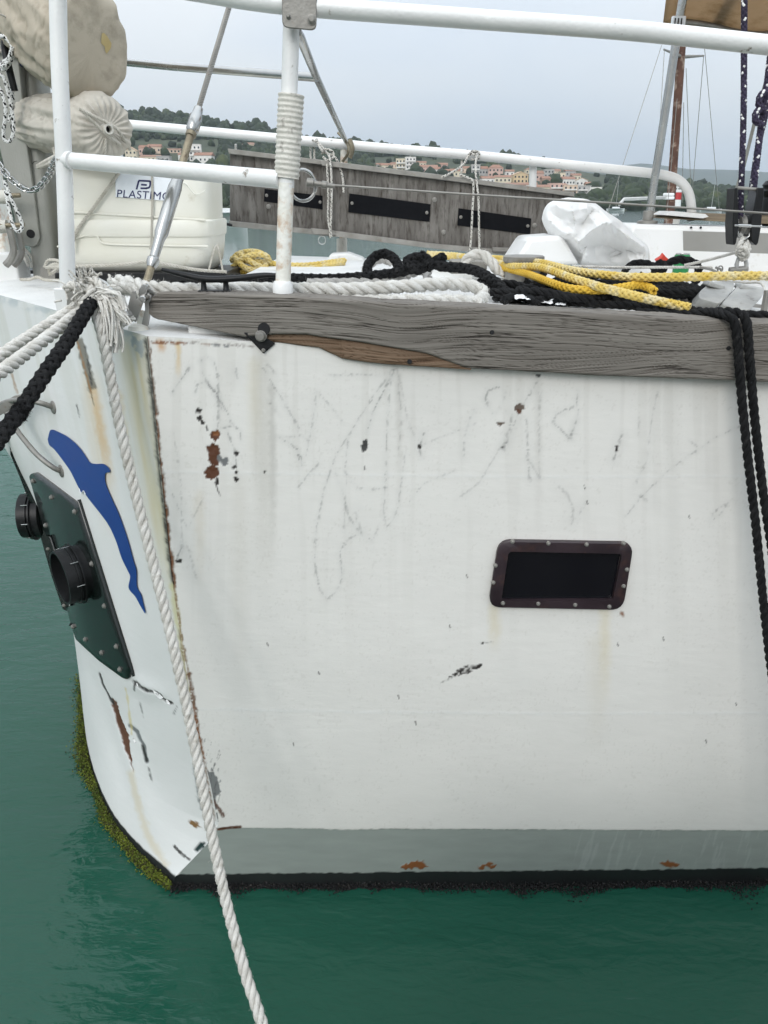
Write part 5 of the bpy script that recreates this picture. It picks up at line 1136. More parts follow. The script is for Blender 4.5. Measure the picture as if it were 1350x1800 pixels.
tube_part('canopy_bow', [(1190, 45, 4.12), (1203, -6, 4.1), (1218, -60, 4.08)], .016, M['steel'], k=12)
mb = MB(); mb.box(at(1192, 40, 3.93), (.06, .02, .05)); bk_ = mb.build('canopy_buckle', M['sticker'], boat, bevel=.004)
for e_ in (-1, 0, 1): mb = MB(); mb.box(at(1192, 40, 3.917) + (e_ * .014, 0, 0), (.004, .004, .035)); mb.build('buckle_slot', M['hole'], bk_)
mb = MB(); P = spline(A3([(1306, -40, 4.1), (1278, 8, 4.35), (1262, 40, 4.56), (1252, 56, 4.58)]), .02); T, N, Bq = frames(P); mb.grid(np.stack([P - (.028, 0, 0), P + (.028, 0, 0)], 1)); o = mb.build('canopy_strap', M['wrap'], boat); o.modifiers.new('solid', 'SOLIDIFY').thickness = .004

# ---- cast alloy fairlead blocks on their track by the plank
tr = MB(); tr.prism([at(1150, 520, 2.62), at(1420, 560, 2.35), at(1420, 548, 2.4), at(1160, 508, 2.72)], (0, .0, -.02)); tr.build('deck_track', M['dullsteel'], boat)
for pts in ([(1230, 512), (1252, 494), (1292, 496), (1290, 508), (1266, 534), (1228, 524)], [(1268, 534), (1294, 506), (1300, 498), (1346, 506), (1340, 522), (1318, 545), (1300, 544)]):
    mb = MB(); Y_ = 2.42; P = [at(x, y, Y_ - (y - 500) * .004) for x, y in rounded(pts, 5, 3)]; mb.prism(P, (.0, .05, -.03)); pad = mb.build('track_slide', M['grplastic'], boat, bevel=.005)
for x, y in ((1254, 507), (1310, 512)):
    mb = MB(); mb.box(at(x, y - 6, 2.41), (.05, .05, .016), np.array(Matrix.Rotation(.3, 3, 'Y'))); mb.build('slide_lug', M['grplastic'], boat, bevel=.004)
mb = MB(); mb.box(at(1344, 540, 2.2), (.012, .02, .09)); mb.build('track_stop', M['dullsteel'], boat, bevel=.002)

# ---- weed and mussels along the waterline
rgw = np.random.RandomState(5)
def weed(name, pts, nrm, cnt, r, spread, mats, label, par):
    mb = MB()
    for i in range(cnt):
        k_ = rgw.randint(len(pts)); p = pts[k_] + nrm[k_] * abs(rgw.randn()) * spread[0] + np.array([0, 0, 1]) * (rgw.randn() * spread[1] + spread[2]); s = r * rgw.uniform(.4, 1.6)
        q = np.array(Matrix.Rotation(rgw.rand() * 6.28, 3, Vector(rgw.randn(3)).normalized())); b = mb.addv(np.array([(0, 0, 1.2), (1, 0, 0), (-.5, .87, 0), (-.5, -.87, 0), (0, 0, -.9)]) * s @ q.T + p)
        m_ = int(rgw.rand() < .3)
        for t in ((0, 1, 2), (0, 2, 3), (0, 3, 1), (4, 2, 1), (4, 3, 2), (4, 1, 3)): mb.ngon([b + j for j in t], m_)
    o = mb.build(name, mats, par, smooth=20); tag(o, label if par is None else None, None, None, 'stuff'); return o
M['weed1'] = material('green_weed', (.055, .085, .006, 1), (.15, .18, .016, 1), .9, scale=14); M['weed2'] = material('brown_weed', (.028, .03, .008, 1), (.06, .055, .012, 1), .9, scale=20)
M['mus1'] = material('mussel_shell', (.003, .003, .0035, 1), (.007, .007, .008, 1), .85, scale=60); M['mus2'] = material('barnacle', (.012, .011, .01, 1), (.03, .027, .023, 1), .85, scale=60)
wt = np.linspace(.0, 1, 400); wx, wy = bow_pt(wt, 0.0, stem_x(0.0)); wpts = np.stack([wx, wy, np.zeros(400)], 1)
tn = np.gradient(wpts, axis=0); wn_ = np.stack([-tn[:, 1], tn[:, 0], tn[:, 2]], 1); wn_ /= np.linalg.norm(wn_, axis=1, keepdims=True); wn_ = np.where((wn_ @ np.array([-1, -1, 0]))[:, None] < 0, -wn_, wn_)
lump = .2 + 1.3 * vnoise(wt * 14, wt * 0, 3)
sel = np.repeat(np.arange(400), 1)
weed('weed_fringe', wpts, wn_ * lump[:, None] * np.clip(.5 + wt, .5, 1.2)[:, None], 30000, .0028, (.017, .013, .001), [M['weed1'], M['weed2']], '', boat)
mx = np.linspace(corner_x(0), 3.2, 900); mpts = np.stack([mx, np.full(900, side_y(mx, mx * 0)), np.zeros(900)], 1); lm = (.1 + 1.5 * fbm(mx * 9, mx * 0, 6, 4)) ** 2.2
weed('mussel_crust', mpts, np.array([0, -1.0, 0])[None] * lm[:, None], 26000, .0028, (.020, .010, .000), [M['mus1'], M['mus2']], '', boat)

# ---- curled flakes of paint lifting along the cracks of the bow
for k_, (fx, fy, w_, ang_) in enumerate([(248, 1207, 22, .35), (279, 1218, 26, .3), (297, 1233, 10, .6), (238, 1300, 9, 1.2)]):
    h, n_ = on_bow(fx, fy); e1 = np.cross(n_, (0, 0, 1)); e1 /= np.linalg.norm(e1); e2 = np.cross(n_, e1); k = pxm(fx, fy, h[1])
    a1 = math.cos(ang_) * e1 - math.sin(ang_) * e2; a2 = math.sin(ang_) * e1 + math.cos(ang_) * e2; G_ = np.zeros((9, 5, 3))
    for i in range(9):
        for j in range(5):
            u, v = i / 8 - .5, j / 4; jag = .25 * vnoise(u * 7, k_ * 3.3, 2) * v
            hgt = (.12 + .5 * vnoise(u * 5, k_ * 3.3, 2)) * (1 - (2 * u) ** 2); G_[i, j] = h + a1 * u * w_ * k + a2 * v * hgt * w_ * k + n_ * (.001 + .005 * v ** 1.6)
    mb = MB(); mb.grid(G_); o = mb.build('paint_flake', M['plain'], boat, smooth=80); o.modifiers.new('solid', 'SOLIDIFY').thickness = .001
# ================================================================== LOOSE THINGS ON AND ROUND THE BOAT
def rope(name, pts, Rr, mats, label, kind='laid', group=None, fuzz=0, seed=0, cat='rope', pitch=None, fleck=None, more=None, strands=3, parent=None):
    mb = MB(); P0 = np.asarray(pts[0], float)
    for i, p in enumerate([pts] + (more or [])):
        if kind == 'laid': laid(mb, p, Rr, pitch or 5.6, strands, seed + i, fuzz)
        else: plait(mb, p, Rr, pitch or 7.0, seed + i, fleck, fuzz)
    o = mb.build(name, mats, parent, org=None if parent is not None else tuple(np.asarray(pts[0], float)), smooth=75)
    if parent is None: tag(o, label, cat, group)
    return o
px2 = A3
# ---- cream canister (life raft)
RY = 3.12
ro = at(250, 480, RY); raft = thing('canister', tuple(ro), 'cream plastic canister with a blue lettered sticker on the foredeck', 'canister')
def shell(rows, Y, dep, mat, name, parent, k=56):
    mb = MB(); A = []
    for xl, xr, y, ins in rows:       # left px, right px, row px, inset depth
        a, b = at(xl, y, Y), at(xr, y, Y); z = (a[2] + b[2]) / 2; cx, cy = (a[0] + b[0]) / 2, Y + dep / 2; hw, hd = (b[0] - a[0]) / 2, dep / 2 - ins
        t = np.linspace(0, 2 * np.pi, k, endpoint=False); c_, s_ = np.cos(t), np.sin(t); e = .28
        A.append(np.stack([cx + hw * np.sign(c_) * np.abs(c_) ** e, cy + hd * np.sign(s_) * np.abs(s_) ** e, z + (b[2] - a[2]) / 2 * np.sign(c_) * np.abs(c_) ** e], 1))
    I = mb.grid(np.array(A), close_v=True); mb.ngon(list(I[0, :k])[::-1]); mb.ngon(list(I[-1, :k])); return mb.build(name, mat, parent, smooth=50)
shell([(118, 348, 291, .06), (110, 355, 296, .03), (106, 360, 304, .012), (103, 362, 318, .004), (102, 363, 350, 0), (101, 364, 388, -.002)], RY, .38, M['raft'], 'lid', raft)
shell([(99, 368, 386, -.008), (98, 371, 389, -.012), (98, 371, 412, -.012), (99, 370, 416, -.008)], RY, .38, M['raft'], 'rim', raft)
shell([(100, 369, 415, -.002), (101, 368, 440, 0), (104, 366, 462, .006), (112, 360, 476, .03), (124, 352, 481, .06)], RY, .38, M['raft'], 'base', raft)
P = px2([(101, 434, RY - .004), (130, 420, RY - .006), (160, 412, RY - .007), (172, 416, RY - .007), (184, 428, RY - .006), (250, 431, RY - .006), (366, 433, RY - .004)])
mb = MB(); mb.tube(spline(P, .01), .004, 6); mb.build('moulded_ridge', M['raft'], raft)
mb = MB(); P = px2([(105, 372, RY - .003), (250, 380, RY - .005), (362, 387, RY - .003)]); mb.tube(spline(P, .02), .004, 6); mb.build('moulded_ridge', M['raft'], raft)
mb = MB(); P = px2([(306, 322, RY - .002), (325, 322, RY - .004), (334, 332, RY - .004), (344, 342, RY - .004), (354, 339, RY - .004), (362, 334, RY - .002)]); mb.tube(spline(P, .01), .0025, 5); mb.build('moulded_ridge', M['raft'], raft)
st = poly_part('sticker', [(203, 302), (305, 304), (305, 354), (203, 346)], RY - .0055, .004, M['sticker'], raft, bevel=0)
def lettering(text, px, py, hpx, Y, mat, parent, shear=.0, tilt=0.0, wscale=1.0):
    cu = bpy.data.curves.new('lettering', 'FONT'); cu.body = text; cu.size = 1.0; cu.shear = shear; cu.extrude = .004; cu.space_character = 1.08; cu.offset = 0.0
    o = bpy.data.objects.new('lettering', cu); COL.objects.link(o); dg = bpy.context.evaluated_depsgraph_get(); dg.update()
    me = bpy.data.meshes.new_from_object(o.evaluated_get(dg)); COL.objects.unlink(o); bpy.data.objects.remove(o)
    xs_ = [v.co.x for v in me.vertices]; wscale = wscale / ((max(xs_) - min(xs_)) * hpx / .72); k = hpx * pxm(px, py, Y) / .72; p0 = at(px, py, Y); p1 = at(px + 60, py + 60 * tilt, Y); e = (p1 - p0) / np.linalg.norm(p1 - p0)
    for v in me.vertices: x, y, z = v.co; q = p0 + e * (x * k * wscale) + np.array([0, 0, 1]) * y * k - np.array([0, 1, 0]) * z * .3 * k; v.co = Vector(q) - Vector(ORG[parent.name])
    me.materials.append(mat); r = bpy.data.objects.new('lettering', me); COL.objects.link(r); r.parent = parent; ORG[r.name] = ORG[parent.name]; return r
lettering('PLASTIMO', 204, 346.5, 13.0, RY - .007, M['ink'], st, .22, .055, 95.0)
def stroke_px(name, paths, w, Y, mat, parent):
    mb = MB()
    for pth in paths:
        P = np.array([(x, y) for x, y, _ in spline([(x, y, 0) for x, y in pth], .8)]) if len(pth) > 2 else np.array(pth, float)
        T = np.gradient(P, axis=0); T /= np.linalg.norm(T, axis=1, keepdims=True); N = np.stack([-T[:, 1], T[:, 0]], 1) * w / 2
        mb.grid(np.array([[at(*(p + n), Y), at(*(p - n), Y)] for p, n in zip(P, N)]))
    return mb.build(name, mat, parent)
stroke_px('emblem', [[(240, 333), (242, 325), (244, 317.5)], [(243.6, 317.5), (256, 318), (264.5, 318.5)], [(264, 318), (263.8, 325), (262, 329.5), (256, 331)], [(258, 331), (247, 331)], [(248, 324.5), (258, 325.2)]], 3.0, RY - .0068, M['ink'], st)
poly_part('cradle', [(96, 480), (398, 478), (398, 494), (96, 497)], RY - .02, .4, M['black'], boat, bevel=.004)
# lashings round the canister
rope('lashing', px2([(212, 300, RY - .012), (172, 355, RY - .015), (134, 408, RY - .02), (126, 440, RY - .02)]), .0065, M['cr'], 'grey cream cord lashed diagonally across the cream canister', 'laid', 'cords lashed round the canister')
rope('lashing', px2([(267, 305, RY - .012), (268, 350, RY - .012), (266, 420, RY - .015), (264, 438, RY - .02)]), .0045, M['cr'], 'thin cord running upright down the canister beside the steel rigging screw', 'laid', 'cords lashed round the canister')
rope('lashing', px2([(80, 470, 2.75), (135, 468, 2.75), (200, 466, 2.76), (262, 461, 2.78), (300, 466, 2.8), (345, 474, 2.85), (398, 478, 2.9)]), .006, M['cr'], 'cord stretched low along the foot of the cream canister', 'laid', 'cords lashed round the canister')
rope('lashing', px2([(366, 478, 3.05), (381, 432, 3.06), (392, 478, 3.06)]), .004, M['cr'], 'short grey line forming a peak at the right end of the canister', 'laid', 'cords lashed round the canister')

# ---- rolled sail bags
CREASE = {4: [(rr_a, .8, .035, .09) for rr_a in (.2, .9, 1.7, 2.6, 3.4, 4.3, 5.2)], 12: [(.25, 3.2, .045, .10), (.75, 2.6, .03, .06), (1.15, 3.6, .05, .09), (1.9, 2.5, .045, .12), (3.0, 2.4, .04, .1), (5.0, 2.0, .05, .08), (5.5, 2.6, .035, .06)]}
def bag(name, cpx, cpy, Y, hw, hh, ln, axis, mat, label, seed, gather, frill=.8):
    c = at(cpx, cpy, Y); ax = np.array(axis, float); ax /= np.linalg.norm(ax); side = np.cross(ax, (0, 0, 1)); side /= np.linalg.norm(side); up = np.cross(side, ax)
    t = thing(name, tuple(c), label, 'sail bag', 'rolled sail bags on the foredeck')
    n, m = 90, 130; mb = MB(); A = np.zeros((n, m, 3)); u = np.linspace(0, 1, n); a = np.linspace(0, 2 * np.pi, m, endpoint=False)
    for i in range(n):
        s = u[i]
        # profile: from the gathered end (s=0) round a shoulder to the long body
        f = s / .38
        if s < .38: rr = (1 - (1 - f) ** gather) ** (1 / gather); lx = -(1 - f) ** 2.0 * .0 + (f ** 2.2) * .42
        else: rr = 1.0 - .12 * ((s - .38) / .62) ** 2; lx = .42 + (s - .38) / .62 * ln
        rr = max(rr, .02)
        fold = np.cos(a * 24 + 5 * vnoise(a * 2.2, a * 0 + s * 4, seed)) * (.028 + .03 * vnoise(a * 3, a * 0, seed + 9)) * np.clip(frill - f, 0, 1) / frill * 1.2 * np.clip(f * 4, 0, 1) if s < .42 else np.zeros(m)
        ph_ = a * 1.6 + s * 7; wr = .085 * (fbm(np.cos(a) * 1.4 + s * 2, np.sin(a) * 1.4 + 4, seed, 2) - .5) + .11 * (1 - 2.2 * np.abs(2 * fbm(np.cos(a) * 2.6 + s * 1.3 + 9, np.sin(a) * 2.6 - s * 1.1, seed + 2, 2) - 1)) * np.clip(f * .8 - .1, 0, .6) - .05 * np.clip(1 - np.abs(fbm(np.cos(a) * 3 + s * 10, np.sin(a) * 3 + s * 5, seed + 4, 2) - .5) / .05, 0, 1) * np.clip(f, 0, 1)
        per = np.abs(np.cos(a)) * 0
        for q_ in CREASE[seed]:
            da = np.abs((a - q_[0] - q_[1] * (s - .3) + np.pi) % (2 * np.pi) - np.pi); wr = wr + q_[2] * np.exp(-da / q_[3]) * np.clip((f - (.5 if seed == 12 else .12)) * 1.5, 0, 1)
        k_ = rr * (1 + fold + wr)
        A[i] = c + side * (hw * k_ * np.cos(a))[:, None] + up * (hh * k_ * np.sin(a) * np.where(np.sin(a) < 0, .92, 1))[:, None] - ax * (lx * hw * 1.6 - .42 * hw * 1.6) + ax * (hw * 1.5 * (fold + wr) * np.clip(1.1 - f, 0, 1) * np.clip(f * 4, 0, 1) * (s < .42))[:, None]
    I = mb.grid(A, close_v=True); mb.ngon(list(I[0, :m])); mb.ngon(list(I[-1, :m])[::-1]); mb.build('bag_cloth', mat, t, smooth=180)
    return t, c, ax, side, up
FA = (.72, -.68, -.08)
b2, c2, ax2, sd2, up2 = bag('sail_bag', 168, 226, 2.98, .117, .108, 2.3, FA, M['canvas2'], 'small pale rolled sail bag with drawstring end and tube, lower of the two', 4, 1.8, .7)
tip = c2 + ax2 * .085 + sd2 * .012
mb = MB(); mb.lathe([(.060, -.012), (.056, .004), (.045, .008), (.001, .009)], tip - ax2 * .03, ax2, 26); mb.build('end_cap', M['canvas2'], b2, smooth=60)
mb = MB(); mb.lathe([(.0165, 0), (.0165, .03), (.0115, .03), (.011, .01), (.0005, .01)], tip, ax2, 20); tb_ = mb.build('end_tube', M['wrap'], b2, smooth=30)
mb = MB(); mb.lathe([(.0112, .0105), (.0004, .0108)], tip, ax2, 16); mb.build('tube_bore', M['hole'], tb_)
rope('drawstring', [tip + sd2 * .085 + up2 * .055 + ax2 * .0, tip + sd2 * .03 + up2 * .03 + ax2 * .02, tip - sd2 * .03 + up2 * .005 + ax2 * .02, tip - sd2 * .07 - up2 * .03 + ax2 * .0, c2 - sd2 * .12 - up2 * .06 + ax2 * .01], .006, M['cr'], '', parent=b2, more=[[tip + sd2 * .075 + up2 * .05, tip + sd2 * .01 - up2 * .012 + ax2 * .018, tip - sd2 * .05 - up2 * .045 + ax2 * .006], [tip - up2 * .03, tip - up2 * .07 - ax2 * .01, tip - up2 * .11 - ax2 * .03]])
b1, c1, ax1, sd1, up1 = bag('sail_bag', 138, 78, 2.98, .143, .185, 1.9, (.66, -.66, -.36), M['canvas'], 'large torn beige rolled sail bag, upper of the two', 12, 2.6, .12)
for (x, y), s_, col in (((187, 76), .02, 'hole'),):
    mb = MB(); p = at(x, y, 2.78); d_ = ray(x, y)
    n_ = 14; ring = [p + np.array([math.cos(t_) * s_ * (.35 + .9 * vnoise(t_ * 2.5, x, 3)) * .8, 0, math.sin(t_) * s_ * 1.5 * (.5 + .8 * vnoise(t_ * 2.5, y, 5))]) for t_ in np.linspace(0, 6.28, n_, endpoint=False)]
    dgh = bpy.context.evaluated_depsgraph_get(); dgh.update(); mesh_ = [o for o in b1.children][0]; bvb = BVHTree.FromObject(mesh_, dgh); inv = Vector(c1)
    pts_ = []
    for q in ring:
        dd_ = Vector(q - np.array([0, 0, EYE])).normalized(); h = bvb.ray_cast(Vector((0, 0, EYE)) - inv, dd_)
        if h[0] is not None: pts_.append(np.array(h[0] + inv) - np.array(dd_) * .003)
    if len(pts_) > 5: i0 = mb.addv(pts_); mb.ngon([i0 + j for j in range(len(pts_))]); mb.build('tear', material('foam_in_tear', (.4, .3, .13, 1), (.5, .4, .2, 1), .9) if s_ > .015 else M['hole'], b1)

# ---- things about the bow post
rope('lashing', px2([(68, 58, 3.22), (40, 54, 3.19), (15, 51, 3.18), (-20, 50, 3.2)]), .0075, M['cr'], 'topmost cream cord turn round the grey bow post', group='cord turns round the grey bow post')
rope('lashing', px2([(70, 88, 3.22), (45, 80, 3.19), (20, 72, 3.18), (-20, 62, 3.2)]), .0085, M['cr'], 'middle, thickest cream cord turn round the grey bow post', group='cord turns round the grey bow post')
rope('lashing', px2([(70, 108, 3.22), (45, 100, 3.19), (20, 93, 3.18), (-20, 86, 3.2)]), .007, M['cr'], 'lowest cream cord turn round the grey bow post, above the navy line', group='cord turns round the grey bow post')
rope('navy_line', px2([(38, 114, 3.2), (50, 109, 3.18), (62, 110, 3.18), (68, 117, 3.19), (80, 117, 3.1), (100, 117, 2.9), (120, 118, 2.88)]), .0072, [M['nv'], M['fleck']], 'navy blue line hitched round the grey bow post', 'plait', fleck=((1,), 1.6, .2), more=[px2([(44, 113, 3.18), (58, 114, 3.17), (67, 122, 3.18), (66, 128, 3.2)])])
fl = ((0, 2), 2.2, .42)
rope('flecked_line_coil', px2([(-8, 60, 3.1), (4, 46, 3.09), (14, 50, 3.08), (24, 78, 3.07), (24, 95, 3.07), (16, 112, 3.07), (6, 122, 3.08), (-8, 118, 3.1)]), .0062, [M['fleck'], M['bk']], 'white line with black flecks coiled and hung on the black bar of the bow post', 'plait', fleck=fl,
     more=[px2([(-12, 70, 3.08), (6, 64, 3.07), (22, 84, 3.06), (14, 104, 3.05), (-2, 112, 3.06)]), px2([(-6, 130, 3.08), (6, 136, 3.07), (14, 160, 3.07), (22, 200, 3.07), (24, 230, 3.07), (18, 247, 3.07), (9, 247, 3.07), (6, 232, 3.07), (10, 200, 3.06), (6, 170, 3.06), (-4, 150, 3.06)]), px2([(12, 120, 3.1), (20, 150, 3.1), (22, 185, 3.1), (16, 215, 3.1)]), px2([(-10, 90, 3.05), (2, 116, 3.04), (14, 108, 3.04), (22, 82, 3.04)])])
rope('flecked_line_tail', px2([(8, 318, 3.02), (20, 350, 3.0), (34, 380, 3.0), (39, 398, 3.0), (33, 407, 3.0), (24, 398, 3.0), (17, 372, 3.02), (10, 335, 3.04)]), .006, [M['fleck'], M['bk']], 'white black-flecked line tail looped over the two steel pins', 'plait', fleck=fl)
mb = MB(); mb.tube(spline(px2([(17, 6, 3.14), (14, 40, 3.13), (8, 80, 3.12), (16, 120, 3.1), (26, 160, 3.1)]), .02), [.012] * 3 + [.012] * (len(spline(px2([(17, 6, 3.14), (14, 40, 3.13), (8, 80, 3.12), (16, 120, 3.1), (26, 160, 3.1)]), .02)) - 3), 10)
tag(mb.build('black_bar', M['black'], boat))
rope('thin_white_line', px2([(-10, 20, 3.0), (20, 34, 3.05), (50, 44, 3.1), (56, 46, 3.1)]), .0035, M['w3'], 'thin white line led to the shackle at the top of the bow post')
sh = thing('snap_shackle', tuple(at(62, 38, 3.08)), 'tarnished snap shackle hanging beside the top of the bow post', 'shackle')
mb = MB(); mb.lathe([(.006, 0), (.014, .01), (.017, .04), (.011, .06), (.006, .07)], at(54, 50, 3.08), at(66, 32, 3.08) - at(54, 50, 3.08), 12); mb.build('shackle_body', M['bronze'], sh)
mb = MB(); mb.tube(spline(px2([(64, 34, 3.08), (76, 12, 3.08), (82, 4, 3.08), (88, 8, 3.08), (78, 24, 3.08), (68, 34, 3.08)]), .01), .006, 8); mb.build('shackle_bow', M['steel'], sh)
rope('stowed_black_line', px2([(50, -6, 3.05), (62, 2, 3.03), (74, -1, 3.03), (84, -8, 3.05)]), .011, M['bk'], 'black line end at the very top beside the bow post')
rope('grey_lanyard', px2([(66, 292, 3.2), (82, 283, 3.0), (100, 274, 2.8), (112, 268, 2.5)]), .0075, M['cr'], 'cream cord leaving the hole in the grey bow post', more=[px2([(66, 294, 3.2), (84, 288, 3.0), (103, 279, 2.75)])])
rope('hanging_cord', px2([(74, 190, 3.2), (84, 215, 3.12), (92, 245, 3.05), (98, 280, 3.0)]), .006, M['cr'], 'thin speckled cord hanging between bow post and lower sail bag')
# chain
ch = thing('chain', tuple(at(50, 330, 2.9)), 'slack galvanised chain hung across the grey bow post', 'chain')
CP = spline(px2([(-14, 272, 3.02), (6, 300, 2.98), (26, 321, 2.95), (48, 334, 2.93), (68, 330, 2.9), (86, 308, 2.82), (96, 285, 2.7), (104, 278, 2.55)]), .0215)
def link_mesh():
    P = [np.array([.0085 * math.cos(a) + (.0105 if math.cos(a) >= 0 else -.0105), .0085 * math.sin(a), 0]) for a in np.linspace(0, 2 * np.pi, 22)[:-1]]
    mb = MB(); mb.tube(P, .0034, 7, close=True); return mb
lk = None
for i in range(len(CP) - 1):
    d_ = Vector(CP[i + 1] - CP[i]).normalized(); mid = (CP[i] + CP[i + 1]) / 2
    q = d_.to_track_quat('X', 'Z').to_matrix() @ Matrix.Rotation(math.pi / 4 + (math.pi / 2 if i % 2 else 0), 3, 'X')
    if lk is None: lk = link_mesh().build('chain_link', M['steel'], ch, org=(0, 0, 0)); o = lk
    else: o = bpy.data.objects.new('chain_link', lk.data); COL.objects.link(o); o.parent = ch
    o.location = Vector(mid) - Vector(ORG[ch.name]); o.rotation_euler = q.to_euler()
# little tangle at the foot of the post
rope('cord_tangle', px2([(78, 470, 2.95), (84, 458, 2.95), (96, 457, 2.92), (108, 460, 2.85)]), .006, M['cr'], 'grey cord and brown knot at the foot of the bow post', more=[px2([(88, 484, 2.93), (86, 470, 2.92), (96, 464, 2.9), (106, 466, 2.88), (98, 474, 2.9), (90, 482, 2.92)]), px2([(36, 491, 3.0), (52, 491, 2.98), (66, 487, 2.95), (80, 492, 2.92), (106, 493, 2.85)])])
for k_ in range(5):
    pass
rope('white_tackle_fall', px2([(28, 440, 3.2), (40, 448, 3.2), (50, 468, 3.2)]), .006, M['w3'], 'white cords bunched behind the roller at the left edge', more=[px2([(34, 436, 3.22), (48, 452, 3.22), (56, 470, 3.22)]), px2([(40, 434, 3.24), (54, 450, 3.24), (60, 468, 3.24)])])

# ---- mooring lines at the bow corner
rope('white_mooring_line', px2([(160, 520, 2.10), (168, 548, 2.01), (180, 590, 1.965), (190, 640, 1.95), (205, 720, 1.92), (222, 800, 1.89), (255, 935, 1.82), (300, 1115, 1.72), (340, 1300, 1.62), (385, 1530, 1.48), (425, 1690, 1.36), (470, 1830, 1.24), (560, 2150, 1.0)]) + [(-.06, .78, -.12)], .0150, M['w3'], 'white three-strand rope running down from the bow corner past the hull', fuzz=5200, seed=2, pitch=5.4)
ml = [[(163, 532, 2.08), (135, 552, 2.0), (90, 588, 1.86), (45, 622, 1.74), (0, 655, 1.62), (-60, 700, 1.5), (-160, 780, 1.3), (-420, 990, .95)], [(160, 524, 2.1), (120, 548, 2.02), (70, 580, 1.93), (20, 612, 1.82), (-20, 640, 1.74), (-100, 690, 1.6), (-300, 830, 1.3)]]
far_end = [[(-1.25, -.9, 1.45), (-1.75, -3.0, 1.1), (-2.0, -4.3, 1.012)], [(-1.5, -.9, 1.5), (-2.1, -3.0, 1.12), (-2.4, -4.3, 1.012)], [(-1.0, -.9, 1.2), (-1.4, -3.0, 1.06), (-1.55, -4.3, 1.012)]]
rope('white_mooring_line', px2(ml[0]) + far_end[0], .0155, M['w3'], 'white three-strand rope leaving the bow corner to the left, lower of two', fuzz=2200, seed=6, group='white lines leading left from the bow', pitch=5.4)
rope('white_mooring_line', px2(ml[1]) + far_end[1], .0155, M['w3'], 'white three-strand rope leaving the bow corner to the left, upper of two', fuzz=2200, seed=8, group='white lines leading left from the bow', pitch=5.4)
rope('black_mooring_line', px2([(166, 524, 2.04), (150, 548, 1.96), (118, 600, 1.84), (80, 655, 1.72), (40, 715, 1.62), (0, 768, 1.52), (-60, 850, 1.36), (-200, 1050, 1.1)]) + far_end[2], .0165, M['bk'], 'black braided rope slanting down left from the bow corner', 'plait', fuzz=4200, seed=4, more=[px2([(40, 715, 1.61), (33, 728, 1.6), (24, 735, 1.59)])])
# frayed knot of white rope
rgf = np.random.RandomState(9)
mb = MB()
def strandlet(p0, d0, ln, rr, droop=.0, curl=.3):
    n = 12; P = [np.array(p0, float)]; d = np.array(d0, float); d /= np.linalg.norm(d)
    for _ in range(n): d = d + rgf.randn(3) * curl * .25 + np.array([0, 0, -droop]); d /= np.linalg.norm(d); P.append(P[-1] + d * ln / n)
    mb.tube(spline(P, .006), rr, 5)
K0 = at(168, 522, 2.04)
for k_ in range(6):
    o_ = np.array([rgf.randn() * .012, rgf.randn() * .008, rgf.randn() * .010]); th_ = rgf.rand() * 3; n_ = Vector(rgf.randn(3)).normalized(); q_ = np.array(n_.to_track_quat('Z', 'Y').to_matrix())
    laid(mb, [K0 + o_ + q_ @ np.array([.032 * math.cos(a_ + th_), .024 * math.sin(a_ + th_), .006 * math.sin(3 * a_)]) for a_ in np.linspace(0, 4.6, 8)], .0115, 5.2, 3, k_, 40)
for i in range(90):
    a = rgf.rand() * 6.28; p = K0 + np.array([rgf.randn() * .034, rgf.randn() * .014 - .01, rgf.randn() * .024])
    strandlet(p, (math.cos(a), rgf.randn() * .4 - .25, math.sin(a)), rgf.uniform(.015, .042), rgf.uniform(.0014, .0034), .08, .7)
def cordlet(pts, rr, n_, sp):
    base = spline(px2(pts), .01)
    for _ in range(n_):
        off = rgf.randn(3) * sp; w_ = rgf.randn(3) * sp * 1.2; u_ = np.linspace(0, 1, len(base))[:, None]; ph = rgf.rand() * 6
        mb.tube(base + off + w_ * u_ * .8 + np.sin(u_ * 9 + ph) * rgf.randn(3) * .0022, rr * rgf.uniform(.7, 1.3), 5)
cordlet([(178, 520, 2.02), (192, 535, 1.985), (198, 560, 1.975), (200, 590, 1.97), (196, 612, 1.968)], .0028, 22, .006)
cordlet([(180, 522, 2.02), (186, 545, 1.985), (190, 575, 1.972), (188, 600, 1.968)], .0028, 14, .006)
cordlet([(172, 516, 2.0), (192, 514, 1.99), (208, 526, 1.99), (214, 545, 1.99)], .0028, 14, .005)
cordlet([(178, 524, 2.0), (198, 536, 1.985), (210, 552, 1.98), (222, 566, 1.985)], .0026, 10, .005)
cordlet([(150, 505, 2.06), (154, 494, 2.05), (160, 490, 2.04)], .0026, 16, .006)
for i in range(26):
    p = at(152 + rgf.randn() * 5, 508 + rgf.randn() * 5, 2.05); strandlet(p, (-.2 + rgf.randn() * .3, -.2, 1), rgf.uniform(.03, .06), rgf.uniform(.0015, .0028), .0, .4)
tag(mb.build('frayed_knot', M['w3'], None, org=tuple(K0), smooth=180), 'frayed unlaid white rope end knotted at the bow corner', 'rope')
rope('small_lashing', px2([(200, 560, 2.03), (212, 572, 2.02), (224, 566, 2.03), (236, 558, 2.04)]), .007, M['w3'], 'short white cord tied round the foot of the chainplate', fuzz=200)

